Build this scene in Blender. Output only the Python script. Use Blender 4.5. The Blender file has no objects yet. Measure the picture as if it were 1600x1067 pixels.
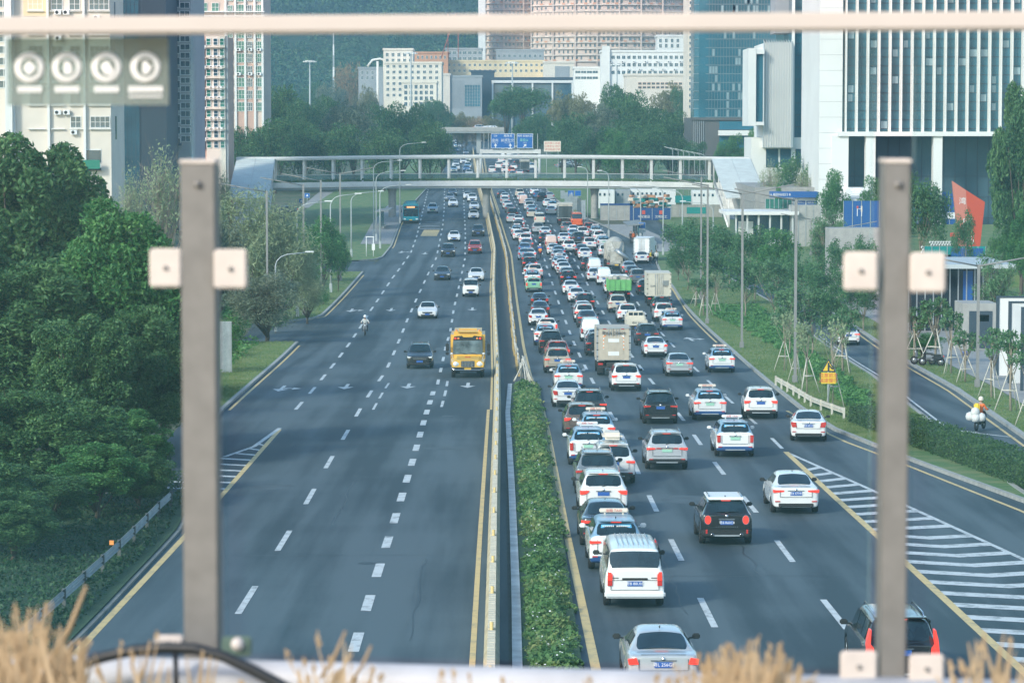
import bpy, bmesh, math, random
from mathutils import Vector, Matrix, noise
from math import sin, cos, pi, radians, atan, atan2, sqrt
R = random.Random(11)
SC = bpy.context.scene
COL = SC.collection
# ---------------------------------------------------------------- camera, sky, sun, exposure
F, CX, CY, YH, CZ = 4600.0, 800.0, 533.5, 200.0, 17.5
PITCH = atan((CY - YH) / F)
cd = bpy.data.cameras.new('camera'); cam = bpy.data.objects.new('camera', cd); COL.objects.link(cam)
cam.location = (0, 0, CZ); cam.rotation_euler = (pi / 2 - PITCH, 0, 0)
cd.sensor_width = 36; cd.lens = 36 * F / 1600; cd.clip_start = .1; cd.clip_end = 12000
cd.dof.use_dof = True; cd.dof.focus_distance = 190; cd.dof.aperture_fstop = 11.5
SC.camera = cam
SUN_EL, SUN_ROT = radians(30), radians(222)
w = bpy.data.worlds.new('World'); SC.world = w; w.use_nodes = True
nt = w.node_tree; bg = nt.nodes['Background']
sky = nt.nodes.new('ShaderNodeTexSky'); sky.sky_type = 'NISHITA'; sky.sun_disc = False
sky.sun_elevation = SUN_EL; sky.sun_rotation = SUN_ROT; sky.air_density = 1.0; sky.dust_density = 1.0; sky.ozone_density = 1.2
nt.links.new(sky.outputs[0], bg.inputs[0]); bg.inputs[1].default_value = .13
sl = bpy.data.lights.new('sun', 'SUN'); sl.energy = 1.7; sl.angle = radians(9); sl.color = (1, .90, .78)
so = bpy.data.objects.new('sun', sl); COL.objects.link(so)
sdir = Vector((sin(SUN_ROT) * cos(SUN_EL), cos(SUN_ROT) * cos(SUN_EL), sin(SUN_EL)))
so.rotation_euler = sdir.to_track_quat('Z', 'Y').to_euler(); so.location = (0, 0, 80)
SC.view_settings.view_transform = 'Standard'; SC.view_settings.look = 'None'
SC.view_settings.gamma = 1; SC.view_settings.exposure = 1.14
SC.render.film_transparent = False
SC.cycles.use_denoising = True
SC.cycles.max_bounces = 7; SC.cycles.diffuse_bounces = 3; SC.cycles.glossy_bounces = 3
SC.cycles.transparent_max_bounces = 10; SC.cycles.volume_bounces = 0; SC.cycles.caustics_reflective = False; SC.cycles.caustics_refractive = False

# ---------------------------------------------------------------- terrain height (depends on Y only)
GT = [(-200, CZ - 7.9), (0, CZ - 12.2), (100, CZ - 14.37), (180, CZ - 16.1), (220, CZ - 16.95), (263, CZ - 17.45), (300, CZ - 17.4), (340, CZ - 16.95), (400, CZ - 16.1),
      (460, CZ - 15.2), (530, CZ - 14.05), (657, CZ - 12.0), (800, CZ - 9.8), (1000, CZ - 7.5), (1500, CZ - 5), (9000, CZ - 5)]
def _gz(Y):
    if Y <= GT[0][0]: return GT[0][1]
    for i in range(len(GT) - 1):
        if Y <= GT[i + 1][0]:
            def sl_(k):
                if k <= 0 or k >= len(GT) - 1: return (GT[min(k + 1, len(GT) - 1)][1] - GT[max(k - 1, 0)][1]) / (GT[min(k + 1, len(GT) - 1)][0] - GT[max(k - 1, 0)][0])
                return (GT[k + 1][1] - GT[k - 1][1]) / (GT[k + 1][0] - GT[k - 1][0])
            x0, y0 = GT[i]; x1, y1 = GT[i + 1]; h = x1 - x0; t = (Y - x0) / h
            return (2*t**3-3*t*t+1)*y0 + (t**3-2*t*t+t)*h*sl_(i) + (-2*t**3+3*t*t)*y1 + (t**3-t*t)*h*sl_(i+1)
    return GT[-1][1]
ROWS = [-40 + 5 * k for k in range(0, 250)] + [1210 + 40 * k for k in range(0, 10)] + [1700 + 300 * k for k in range(0, 25)]
RZ = [_gz(y) for y in ROWS]
def gz(Y):
    if Y <= ROWS[0]: return RZ[0]
    if Y < 1205:
        k = int((Y + 40) // 5)
    else:
        k = 0
        while k < len(ROWS) - 2 and ROWS[k + 1] < Y: k += 1
    k = min(k, len(ROWS) - 2)
    t = (Y - ROWS[k]) / (ROWS[k + 1] - ROWS[k])
    return RZ[k] * (1 - t) + RZ[k + 1] * t
def gslope(Y): return atan((gz(Y + 3) - gz(Y - 3)) / 6)
def ray(px, py):
    u = (px - CX) / F; v = (py - CY) / F
    return Vector((u, cos(PITCH) - v * sin(PITCH), -sin(PITCH) - v * cos(PITCH)))
def unp(px, py, h=0.0):
    d = ray(px, py); a, b = 40.0, None; y = 40.0
    f = lambda Y: CZ + d.z / d.y * Y - gz(Y) - h
    while y < 4000:
        if f(y) <= 0: b = y; break
        a = y; y += 6
    if b is None: b = 4000
    for _ in range(30):
        m = (a + b) / 2
        if f(m) > 0: a = m
        else: b = m
    Y = (a + b) / 2
    return Vector((d.x / d.y * Y, Y, gz(Y) + h))
def atY(px, py, Y):
    d = ray(px, py); t = Y / d.y
    return Vector((d.x * t, Y, CZ + d.z * t))
def px2m(Y): return Y / F     # metres per photograph pixel at that depth (approx)
class Curve1:                  # X as a function of Y along a road line
    def __init__(s, pts, h=0):
        P = sorted([(p.y, p.x) for p in (unp(a, b, h) for a, b in pts)])
        s.P = P
    def __call__(s, Y):
        P = s.P
        if Y <= P[0][0]: i = 0
        elif Y >= P[-1][0]: i = len(P) - 2
        else:
            i = 0
            while P[i + 1][0] < Y: i += 1
        return P[i][1] + (P[i + 1][1] - P[i][1]) * (Y - P[i][0]) / (P[i + 1][0] - P[i][0])

# ---------------------------------------------------------------- materials
MATS = {}
def mat(name, col, rough=.6, metal=0, var=0.0, scale=5.0, bump=0.0, spec=.5, coat=0, col2=None, emis=None, objcol=False, detail=4):
    if name in MATS: return MATS[name]
    m = bpy.data.materials.new(name); m.use_nodes = True; n = m.node_tree.nodes; l = m.node_tree.links
    b = n['Principled BSDF']; b.inputs['Base Color'].default_value = (*col, 1); b.inputs['Roughness'].default_value = rough
    b.inputs['Metallic'].default_value = metal; b.inputs['Specular IOR Level'].default_value = spec
    if coat: b.inputs['Coat Weight'].default_value = coat; b.inputs['Coat Roughness'].default_value = .08
    src = None
    if objcol:
        oi = n.new('ShaderNodeObjectInfo'); src = oi.outputs['Color']
    if var > 0 or col2:
        tc = n.new('ShaderNodeTexCoord'); nz = n.new('ShaderNodeTexNoise'); nz.inputs['Scale'].default_value = scale; nz.inputs['Detail'].default_value = detail
        l.new(tc.outputs['Object'], nz.inputs['Vector'])
        if col2:
            mx = n.new('ShaderNodeMix'); mx.data_type = 'RGBA'; rp = n.new('ShaderNodeValToRGB')
            rp.color_ramp.elements[0].position = .38; rp.color_ramp.elements[1].position = .62
            l.new(nz.outputs[0], rp.inputs[0]); l.new(rp.outputs[0], mx.inputs[0])
            mx.inputs[6].default_value = (*col, 1); mx.inputs[7].default_value = (*col2, 1); src = mx.outputs[2]
        else:
            hv = n.new('ShaderNodeHueSaturation'); mr = n.new('ShaderNodeMapRange')
            mr.inputs[3].default_value = 1 - var; mr.inputs[4].default_value = 1 + var
            mr.inputs[1].default_value = .25; mr.inputs[2].default_value = .75
            l.new(nz.outputs[0], mr.inputs[0]); l.new(mr.outputs[0], hv.inputs['Value'])
            if src: l.new(src, hv.inputs['Color'])
            else: hv.inputs['Color'].default_value = (*col, 1)
            src = hv.outputs[0]
        if bump:
            bp = n.new('ShaderNodeBump'); bp.inputs['Strength'].default_value = bump; l.new(nz.outputs[0], bp.inputs['Height']); l.new(bp.outputs[0], b.inputs['Normal'])
    if src: l.new(src, b.inputs['Base Color'])
    if emis: b.inputs['Emission Color'].default_value = (*emis[0], 1); b.inputs['Emission Strength'].default_value = emis[1]
    MATS[name] = m; return m
def leafmat(name, c1, c2, c3, trans=.25, nsc=.45):
    if name in MATS: return MATS[name]
    m = bpy.data.materials.new(name); m.use_nodes = True; n = m.node_tree.nodes; l = m.node_tree.links
    out = n['Material Output']; b = n['Principled BSDF']; b.inputs['Roughness'].default_value = .55; b.inputs['Specular IOR Level'].default_value = .35
    g = n.new('ShaderNodeNewGeometry'); rp = n.new('ShaderNodeValToRGB'); e = rp.color_ramp.elements
    e[0].color = (*c1, 1); e[1].color = (*c3, 1); k = e.new(.5); k.color = (*c2, 1)
    tc = n.new('ShaderNodeTexCoord'); nz = n.new('ShaderNodeTexNoise'); nz.inputs['Scale'].default_value = nsc; nz.inputs['Detail'].default_value = 3
    l.new(tc.outputs['Object'], nz.inputs['Vector'])
    ad = n.new('ShaderNodeMath'); ad.operation = 'MULTIPLY_ADD'; ad.inputs[1].default_value = .45
    l.new(g.outputs['Random Per Island'], ad.inputs[0])
    mr = n.new('ShaderNodeMapRange'); mr.inputs[1].default_value = .3; mr.inputs[2].default_value = .7; mr.inputs[3].default_value = 0; mr.inputs[4].default_value = .55
    l.new(nz.outputs[0], mr.inputs[0]); l.new(mr.outputs[0], ad.inputs[2]); l.new(ad.outputs[0], rp.inputs[0])
    l.new(rp.outputs[0], b.inputs['Base Color'])
    t = n.new('ShaderNodeBsdfTranslucent'); l.new(rp.outputs[0], t.inputs[0]); mx = n.new('ShaderNodeMixShader'); mx.inputs[0].default_value = trans
    l.new(b.outputs[0], mx.inputs[1]); l.new(t.outputs[0], mx.inputs[2]); l.new(mx.outputs[0], out.inputs[0])
    MATS[name] = m; return m

# ---------------------------------------------------------------- mesh builder
class MB:
    def __init__(s): s.v = []; s.f = []; s.m = []; s.sm = []
    def add(s, vs, fs, mi=0, smooth=False, M=None):
        o = len(s.v)
        s.v += [(M @ Vector(v)) if M else Vector(v) for v in vs]
        s.f += [tuple(i + o for i in f) for f in fs]; s.m += [mi] * len(fs); s.sm += [smooth] * len(fs); return s
    def box(s, c, d, mi=0, rz=0, M=None, bev=0):
        x, y, z = d[0] / 2, d[1] / 2, d[2] / 2
        T = Matrix.Translation(c) @ Matrix.Rotation(rz, 4, 'Z')
        if M: T = M @ T
        if bev:
            bm = bmesh.new(); bmesh.ops.create_cube(bm, size=1); bmesh.ops.scale(bm, vec=d, verts=bm.verts)
            bmesh.ops.bevel(bm, geom=bm.edges[:], offset=bev, segments=2, affect='EDGES')
            bm.verts.index_update(); vs = [v.co.copy() for v in bm.verts]; fs = [[v.index for v in f.verts] for f in bm.faces]; bm.free()
            return s.add(vs, fs, mi, False, T)
        vs = [(-x,-y,-z),(x,-y,-z),(x,y,-z),(-x,y,-z),(-x,-y,z),(x,-y,z),(x,y,z),(-x,y,z)]
        return s.add(vs, [(0,3,2,1),(4,5,6,7),(0,1,5,4),(1,2,6,5),(2,3,7,6),(3,0,4,7)], mi, False, T)
    def bb(s, x0, x1, y0, y1, z0, z1, mi=0, bev=0): return s.box(((x0+x1)/2, (y0+y1)/2, (z0+z1)/2), (abs(x1-x0), abs(y1-y0), abs(z1-z0)), mi, 0, None, bev)
    def tube(s, pts, rs, n=8, mi=0, cap=True, smooth=True):
        pts = [Vector(p) for p in pts]
        if not hasattr(rs, '__len__'): rs = [rs] * len(pts)
        o = []; fs = []
        up = None
        for i, p in enumerate(pts):
            d = (pts[min(i + 1, len(pts) - 1)] - pts[max(i - 1, 0)]).normalized()
            if up is None: up = Vector((0, 0, 1)) if abs(d.z) < .9 else Vector((1, 0, 0))
            a = d.cross(up).normalized(); b = d.cross(a).normalized(); up = -b if False else up
            for k in range(n):
                t = 2 * pi * k / n; o.append(p + (a * cos(t) + b * sin(t)) * rs[i])
        for i in range(len(pts) - 1):
            for k in range(n):
                fs.append((i*n+k, i*n+(k+1) % n, (i+1)*n+(k+1) % n, (i+1)*n+k))
        if cap: fs.append(tuple(range(n))[::-1]); fs.append(tuple((len(pts)-1)*n + k for k in range(n)))
        return s.add(o, fs, mi, smooth)
    def cyl(s, a, b, r, n=12, mi=0, r2=None, smooth=True): return s.tube([a, b], [r, r if r2 is None else r2], n, mi, True, smooth)
    def lathe(s, prof, c=(0, 0, 0), axis='Z', n=20, mi=0, M=None):
        vs = []; fs = []
        for r, h in prof:
            for k in range(n):
                t = 2 * pi * k / n; x, y = r * cos(t), r * sin(t)
                vs.append(Vector(c) + Vector((x, y, h) if axis == 'Z' else (h, x, y) if axis == 'X' else (y, h, x)))
        for i in range(len(prof) - 1):
            for k in range(n): fs.append((i*n+k, i*n+(k+1) % n, (i+1)*n+(k+1) % n, (i+1)*n+k))
        return s.add(vs, fs, mi, True, M)
    def poly(s, pts, th, mi=0, M=None):           # polygon in XZ plane extruded by th along +Y
        n = len(pts); vs = [(x, 0, z) for x, z in pts] + [(x, th, z) for x, z in pts]
        return s.add(vs, [tuple(range(n)), tuple(range(2*n-1, n-1, -1))] + [(i, i + n, (i+1) % n + n, (i+1) % n) for i in range(n)], mi, False, M)
    def quad(s, a, b, c, d, mi=0): return s.add([a, b, c, d], [(0, 1, 2, 3)], mi)
    def build(s, name, mats, parent=None, loc=None, rz=0):
        me = bpy.data.meshes.new(name); me.from_pydata([tuple(v) for v in s.v], [], s.f)
        for m in (mats if isinstance(mats, (list, tuple)) else [mats]): me.materials.append(m)
        me.polygons.foreach_set('material_index', s.m); me.polygons.foreach_set('use_smooth', s.sm)
        me.update(); return link(name, me, parent, loc, rz)
def link(name, me, parent=None, loc=None, rz=0):
    o = bpy.data.objects.new(name, me); COL.objects.link(o)
    if parent: o.parent = parent
    if loc is not None: o.location = loc
    if rz: o.rotation_euler.z = rz
    return o
def fixn(o):
    bm = bmesh.new(); bm.from_mesh(o.data); bmesh.ops.recalc_face_normals(bm, faces=bm.faces); bm.to_mesh(o.data); bm.free(); return o
def tag(o, label, cat, group=None, kind=None):
    o['label'] = label; o['category'] = cat
    if group: o['group'] = group
    if kind: o['kind'] = kind
    return o
def struct(o): o['kind'] = 'structure'; return o
def empty(name, loc=(0, 0, 0), rz=0):
    o = bpy.data.objects.new(name, None); COL.objects.link(o); o.location = loc; o.rotation_euler.z = rz; o.empty_display_size = .3; return o
def thing(name, label, cat, loc=(0, 0, 0), rz=0, group=None): return tag(empty(name, loc, rz), label, cat, group)
KIDS = {}
def copy_tree(o, parent=None, skip=()):
    c = o.copy(); COL.objects.link(c)
    if parent is not None: c.parent = parent
    for ch in kids(o):
        if ch.name.split('.')[0] in skip: continue
        copy_tree(ch, c, skip)
    return c
def kids(o):
    if o.name not in KIDS: KIDS[o.name] = list(o.children)
    return KIDS[o.name]
def drop(o):
    for ch in list(o.children): drop(ch)
    bpy.data.objects.remove(o)
def text(name, body, size, m, parent=None, M=None, ext=.004, align='CENTER'):
    c = bpy.data.curves.new(name, 'FONT'); c.body = body; c.size = size; c.extrude = ext; c.align_x = align; c.align_y = 'CENTER'; c.resolution_u = 2
    t = bpy.data.objects.new(name, c); COL.objects.link(t); bpy.context.view_layer.update()
    me = bpy.data.meshes.new_from_object(t); bpy.data.objects.remove(t)
    me.materials.clear(); me.materials.append(m)
    o = link(name, me, parent)
    if M: o.matrix_local = M
    return o
FACE = Matrix.Rotation(pi / 2, 4, 'X')      # text facing -Y (towards the camera)
def face_at(x, y, z): return Matrix.Translation((x, y, z)) @ FACE
# ---------------------------------------------------------------- ground, roads, markings
def asphalt():
    m = bpy.data.materials.new('asphalt'); m.use_nodes = True; n = m.node_tree.nodes; l = m.node_tree.links; b = n['Principled BSDF']
    tc = n.new('ShaderNodeTexCoord'); mp = n.new('ShaderNodeMapping'); mp.inputs['Scale'].default_value = (.62, .018, 1)
    nz = n.new('ShaderNodeTexNoise'); nz.inputs['Scale'].default_value = 1.0; nz.inputs['Detail'].default_value = 4      # lengthwise wear from tyres
    n2 = n.new('ShaderNodeTexNoise'); n2.inputs['Scale'].default_value = .12; n2.inputs['Detail'].default_value = 6      # large patches
    n3 = n.new('ShaderNodeTexNoise'); n3.inputs['Scale'].default_value = 14; n3.inputs['Detail'].default_value = 3       # grain
    l.new(tc.outputs['Object'], mp.inputs[0]); l.new(mp.outputs[0], nz.inputs['Vector'])
    l.new(tc.outputs['Object'], n2.inputs['Vector']); l.new(tc.outputs['Object'], n3.inputs['Vector'])
    mp2 = n.new('ShaderNodeMapping'); mp2.inputs['Scale'].default_value = (.02, .4, 1); n4 = n.new('ShaderNodeTexNoise'); n4.inputs['Scale'].default_value = .5
    l.new(tc.outputs['Object'], mp2.inputs[0]); l.new(mp2.outputs[0], n4.inputs['Vector'])
    def mul(a, b_, c):
        q = n.new('ShaderNodeMath'); q.operation = 'MULTIPLY_ADD'; l.new(a, q.inputs[0]); q.inputs[1].default_value = b_
        if isinstance(c, float): q.inputs[2].default_value = c
        else: l.new(c, q.inputs[2])
        return q.outputs[0]
    s = mul(nz.outputs[0], 1.25, -.42); s = mul(n2.outputs[0], .4, s); s = mul(n3.outputs[0], .22, s); s = mul(n4.outputs[0], .16, s)
    rp = n.new('ShaderNodeValToRGB'); e = rp.color_ramp.elements; e[0].position = .47; e[1].position = .72
    e[0].color = (.026, .042, .052, 1); e[1].color = (.078, .104, .118, 1); l.new(s, rp.inputs[0]); l.new(rp.outputs[0], b.inputs['Base Color'])
    b.inputs['Roughness'].default_value = .72; b.inputs['Specular IOR Level'].default_value = .45
    bp = n.new('ShaderNodeBump'); bp.inputs['Strength'].default_value = .12; l.new(n3.outputs[0], bp.inputs['Height']); l.new(bp.outputs[0], b.inputs['Normal'])
    return m
M_ASPH = asphalt()
M_GRASS = mat('grass', (.075, .165, .050), .9, var=.0, scale=.9, col2=(.17, .21, .085), bump=.6, detail=9)
M_GRASS2 = mat('dark_undergrowth', (.018, .05, .020), .95, col2=(.035, .075, .03), scale=.8, bump=.8, detail=9)  # darker mottled green for undergrowth, planter soil, hedge core and hill
M_SOIL = mat('ground', (.055, .085, .035), .95, col2=(.10, .10, .06), scale=.15, bump=.3, detail=8)
M_PAINT = mat('road_paint_white', (.55, .57, .57), .6, var=.38, scale=7, detail=10)
def worn(m, col, dark=(.17, .19, .20)):
    n = m.node_tree.nodes; l = m.node_tree.links; b = n['Principled BSDF']; tc = n.new('ShaderNodeTexCoord'); a = n.new('ShaderNodeTexNoise'); a.inputs['Scale'].default_value = 2.2; a.inputs['Detail'].default_value = 9; a.inputs['Roughness'].default_value = .75
    l.new(tc.outputs['Object'], a.inputs['Vector']); r = n.new('ShaderNodeValToRGB'); e = r.color_ramp.elements; e[0].position = .50; e[1].position = .66; e[0].color = (*col, 1); e[1].color = (*dark, 1); l.new(a.outputs[0], r.inputs[0]); l.new(r.outputs[0], b.inputs['Base Color'])
worn(M_PAINT, (.58, .60, .60))
M_YEL = mat('road_paint_yellow', (.66, .48, .20), .6, var=.2, scale=4, detail=8)
worn(M_YEL, (.66, .48, .20), (.34, .28, .17))
M_KERB = mat('kerb_stone', (.33, .33, .31), .8, var=.25, scale=2.5)
M_CONC = mat('concrete', (.36, .35, .33), .8, var=.15, scale=1.5)
M_PAVE = mat('paving', (.30, .29, .28), .8, var=.15, scale=1.2)
M_BARR = mat('barrier_concrete', (.46, .38, .24), .8, var=.22, scale=2.0)
M_GALV = mat('galvanised_steel', (.42, .45, .47), .45, metal=.6, var=.15, scale=3)
M_WORN2 = mat('grimy_kerb', (.16, .17, .165), .85, var=.35, scale=1.2, detail=7)
M_WORN = mat('worn_side_strip', (.075, .080, .078), .8, var=.3, scale=1.5, detail=7)

def strip(name, xl, xr, Y0, Y1, dz, m, side=0.0):     # a sheet following the terrain rows between two lines
    ys = [Y0] + [y for y in ROWS if Y0 < y < Y1] + [Y1]
    mb = MB(); vs = []; fs = []
    for i, y in enumerate(ys):
        a, b = (xl(y) if callable(xl) else xl), (xr(y) if callable(xr) else xr)
        z = gz(y) + dz; vs += [(a, y, z), (max(b, a + .001), y, z)]
        if i: k = 2 * i; fs.append((k - 2, k - 1, k + 1, k))
    mb.add(vs, fs)
    return mb.build(name, m) if name else mb
gm = MB(); vs = []; fs = []; XS = [-2600, -900, -300, -120, -40, 0, 40, 120, 300, 900, 2600]
for i, y in enumerate(ROWS):
    for x in XS: vs.append((x, y, gz(y) - .06))
    if i:
        for k in range(len(XS) - 1): a = (i-1)*len(XS)+k; b = i*len(XS)+k; fs.append((a, a+1, b+1, b))
gm.add(vs, fs); struct(gm.build('ground', M_SOIL))

# lines read off the photograph, carried to the ground as curves
LA = Curve1([(1106,958),(1060,866),(1024,795),(997,738),(976,689),(958,653),(937,616),(923,590),(911.5,567),(902,547),(893,527),(886,508),(880,491),(874,476),(865,449),(858,428),(849,400),(835,373),(828,358),(821,346.5),(815,335),(809.7,325),(804.6,315),(801,306.5),(796.6,298),(786,276),(779,252),(775,235)])
LB = Curve1([(1305,960),(1231,868),(1179,797),(1130,740),(1093,692),(1067,655),(1015,592),(997,569),(955,509),(945,493),(936,477),(928,462),(915,439),(904,418),(894,400),(871.7,366.4),(861,353),(853,340.6),(838,319.5),(829,308),(824.4,299),(808,274),(793,250),(785,235)])
LC = Curve1([(1305,794),(1216,694),(1180,661),(1135,621),(1104,593),(1059,548),(1041,528.6),(999,477.5),(989,462),(961,428),(933,390),(900,357),(868,325),(849,303),(830,277),(808,250),(796,235)])
LY = Curve1([(930,1040),(885,830),(857,679),(847,638),(836,592),(823,541),(816,498),(808,445),(802,398),(787,352),(769,298.5),(762,277),(758,253),(755,235)])
BARX = Curve1([(768,1040),(772,830),(777,640),(777,579),(773.5,502),(771,455),(773,395),(762.7,342),(750,298.6),(746,280),(741,249),(739,235)])
LP = Curve1([(550,1025),(557,1001),(591,891),(617.5,809),(645,719),(663.5,654),(678,609),(686,575),(694,540),(700.8,518),(706.4,483.5),(713,456),(720.6,423),(724.8,403),(725.6,364),(724,330),(722.7,301),(722,277),(722,250),(722,235)])
LQ = Curve1([(385,938),(440,850),(481,782),(514,722),(543,674),(565,635),(581.6,609),(602,581.5),(621,538),(636,500.5),(649.7,469.6),(661,445),(671,423.7),(681.5,404),(687,378),(691.7,353),(694,327),(694.5,301),(698,272)])
LR = Curve1([(468,633),(491,606.6),(520,571),(545,538),(557.7,519),(579,485),(597.7,457.5),(613,434.7),(628.7,414),(642,395),(651,370),(661.5,327),(668,300)])
KL = Curve1([(100,1035),(127,1011),(289,838),(345,776),(420,685),(437,671),(325,658),(345,640),(400,592),(462,537),(438,522),(438,507),(497,497),(565,428),(594.6,404.5),(610,385),(626,348),(652,315),(664,298),(690,277),(700,242),(708,215)])
KR = Curve1([(1700,820),(1600,786),(1420,720),(1300,672),(1250,640),(1208,606),(1145,551),(1110,520),(1068,477),(1050,449),(1030,424),(1022,405),(985,374),(940,352),(900,335),(870,314),(854,298),(848,285),(838,262),(818,240),(806,225)])
KLw = lambda Y: KL(Y) - (1.0 if Y < 175 else 0)
struct(strip('road', KLw, KR, 55, 1500, 0.0, M_ASPH))
# side roads and mouths
def quadroad(name, pts_l, pts_r, m=M_ASPH, dz=-.006, y0=None, y1=None):
    a, b = Curve1(pts_l), Curve1(pts_r)
    Y0 = y0 if y0 else max(a.P[0][0], b.P[0][0]); Y1 = y1 if y1 else min(a.P[-1][0], b.P[-1][0])
    return struct(strip(name, a, b, Y0, Y1, dz, m)), a, b
_, SL, SR = quadroad('service_road', [(1720,846),(1600,772),(1463,666),(1417,630),(1365,588),(1320,560),(1220,480),(1100,410),(1030,372),(985,345),(975,335)],
                     [(1760,790),(1650,722),(1591,680),(1492,610),(1418,568),(1348,521),(1316,500),(1180,420),(1075,372),(1030,348),(1015,335)])
quadroad('service_road', [(480,352),(504,325),(539,299)], [(518,352),(535,336),(568,299)])
quadroad('path', [(470,325),(477,318),(499,300)], [(492,325),(500,318),(522,300)], M_PAVE, .01)
quadroad('side_road', [(180,790),(210,740),(260,690),(300,640)], [(300,800),(420,690),(437,668),(440,640)], dz=-.004)
quadroad('side_road', [(380,530),(395,506)], [(475,530),(500,496)], dz=-.003, y0=unp(440,536).y, y1=unp(440,504).y)
quadroad('side_road', [(430,424),(440,409)], [(575,424),(590,404)], dz=-.002, y0=unp(540,426).y, y1=unp(540,408).y)
# grass verges (raised) with kerbs
def kerb(line, Y0, Y1, m=M_KERB, side=1, wd=.22, h=.15, name='kerb'):
    ys = [Y0] + [y for y in ROWS if Y0 < y < Y1] + [Y1]; mb = MB(); vs = []; fs = []
    for i, y in enumerate(ys):
        x = line(y); z = gz(y)
        a, b = (x, x + wd * side)
        vs += [(a, y, z - .05), (a, y, z + h), (b, y, z + h), (b, y, z - .05)]
        if i:
            k = 4 * i
            for j in range(3): fs.append((k-4+j, k-3+j, k+1+j, k+j))
    mb.add(vs, fs); return struct(mb.build(name, m))
def verge(name, xl, xr, Y0, Y1, m=M_GRASS): return struct(strip(name, xl, xr, Y0, Y1, .12, m))
yv1 = unp(286, 775).y
E1 = Curve1([(70,1045),(105,1011),(149,967),(210,902),(274,834),(286,812)])
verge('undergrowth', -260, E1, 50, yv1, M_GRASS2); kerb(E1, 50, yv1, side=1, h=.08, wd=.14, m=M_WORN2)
E2 = Curve1([(300,690),(345,640),(400,592),(462,536)]); ya, yb = unp(330, 655).y, unp(462, 536).y
verge('grass_verge', -200, E2, ya, yb); kerb(E2, ya, yb)
E3 = Curve1([(428,508),(440,504),(497,497),(565,426)]); ya, yb = unp(440, 504).y, unp(565, 426).y
verge('grass_verge', -200, E3, ya, yb); kerb(E3, ya, yb)
E4 = Curve1([(540,409),(580,407),(594.6,404),(610,385),(623,350),(640,325),(650,312),(664,297),(690,275),(698,240)]); ya, yb = unp(560, 408).y, 900
verge('grass_verge', lambda Y: -36 if Y > 420 else -36, E4, ya, yb); kerb(E4, ya, 760)
E5 = KR
def RL(Y): return KR(Y) + .22
ys5 = unp(1600, 786).y
verge('grass_verge', RL, lambda Y: SL(Y) - .2, 60, unp(1030, 372).y); kerb(KR, 60, 800)
kerb(SL, 60, 400, side=-1)
verge('grass_verge', lambda Y: SR(Y) + .3, lambda Y: SR(Y) + 2.6, 60, 300); kerb(SR, 60, 420, side=1, wd=.3)
struct(strip('pavement', lambda Y: SR(Y) + 2.6, lambda Y: SR(Y) + 60, 60, 300, .14, M_PAVE))
verge('grass_verge', lambda Y: SR(Y) + .3, 240, 300, 900)
verge('grass_verge', lambda Y: KR(Y) + .25, lambda Y: KR(Y) + 25, 490, 900)
struct(strip('bus_platform', lambda Y: E4(Y) - 4.2, lambda Y: E4(Y) - .05, unp(585,383).y, unp(640,322).y, .15, M_PAVE))
struct(strip('bus_platform', lambda Y: KR(Y) + .22, lambda Y: KR(Y) + 5, unp(1020,395).y, unp(950,352).y, .15, M_PAVE))
# worn strips beside the barrier
struct(strip('road_shoulder', lambda Y: BARX(Y) + .45, lambda Y: LY(Y) - .3 if Y > 165 else BARX(Y) + 1.25, 60, 1000, .004, M_WORN))

# ---- painted markings: one sheet per line group
MZ = .010
def seg(mb, line, w, y0, y1, off=0.0, dz=MZ):
    n = max(1, int((y1 - y0) / 5)); 
    for k in range(n):
        a, b = y0 + (y1-y0)*k/n, y0 + (y1-y0)*(k+1)/n
        xa, xb = line(a) + off, line(b) + off
        mb.quad((xa-w/2, a, gz(a)+dz), (xa+w/2, a, gz(a)+dz), (xb+w/2, b, gz(b)+dz), (xb-w/2, b, gz(b)+dz))
def dashes(line, y_first, period, ln, y_end, w=.16, dz=MZ):
    mb = MB(); y = y_first
    while y < y_end: seg(mb, line, w, y, min(y + ln, y_end), dz=dz); y += period
    return struct(mb.build('lane_marking', M_PAINT))
def solid(line, w, y0, y1, m, off=0.0, dz=MZ):
    mb = MB(); seg(mb, line, w, y0, y1, off, dz); return struct(mb.build('lane_marking', m))
P0 = unp(1119, 980).y
dashes(LA, P0 - 15, 15, 6, 900, .2)
dashes(LB, unp(1326, 983).y - 15, 15, 6, 900, .2)
dashes(LC, unp(1223, 701).y, 15, 6, 900, .18)
ypd = unp(550, 1018).y; y2 = unp(678, 614).y
dashes(LP, ypd, 7.6, 3.4, y2 + 4, .30)
dashes(lambda Y: LP(Y) + .15, y2 + 8, 13, 5, 900, .2)
dashes(lambda Y: LP(Y) + .75, unp(682, 636).y, 9, 5, unp(686, 598).y + 2, .16)
dashes(LQ, unp(371, 959).y, 15, 6, 800, .2)
dashes(lambda Y: LQ(Y) + .75, unp(572, 640).y, 9, 5, unp(588, 598).y + 3, .14)
dashes(LR, unp(461, 640).y, 13, 6, 620, .2)
solid(LY, .25, 60, unp(846, 637).y, M_YEL); solid(LY, .22, unp(846, 637).y, 900, M_YEL, off=-.25)
solid(BARX, .16, 60, unp(778, 640).y, M_YEL, off=-.5)
solid(BARX, .13, unp(778, 640).y, 900, M_YEL, off=-.35)
EY = Curve1([(100,1040),(127,1011),(289,838),(345.6,775),(437,671)])
solid(EY, .22, 60, unp(437, 671).y, M_YEL)
solid(lambda Y: E2(Y), .16, unp(350, 641).y, unp(462, 540).y, M_YEL, off=.5)
solid(lambda Y: E3(Y), .16, unp(497, 500).y, unp(562, 430).y, M_YEL, off=.5)
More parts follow.
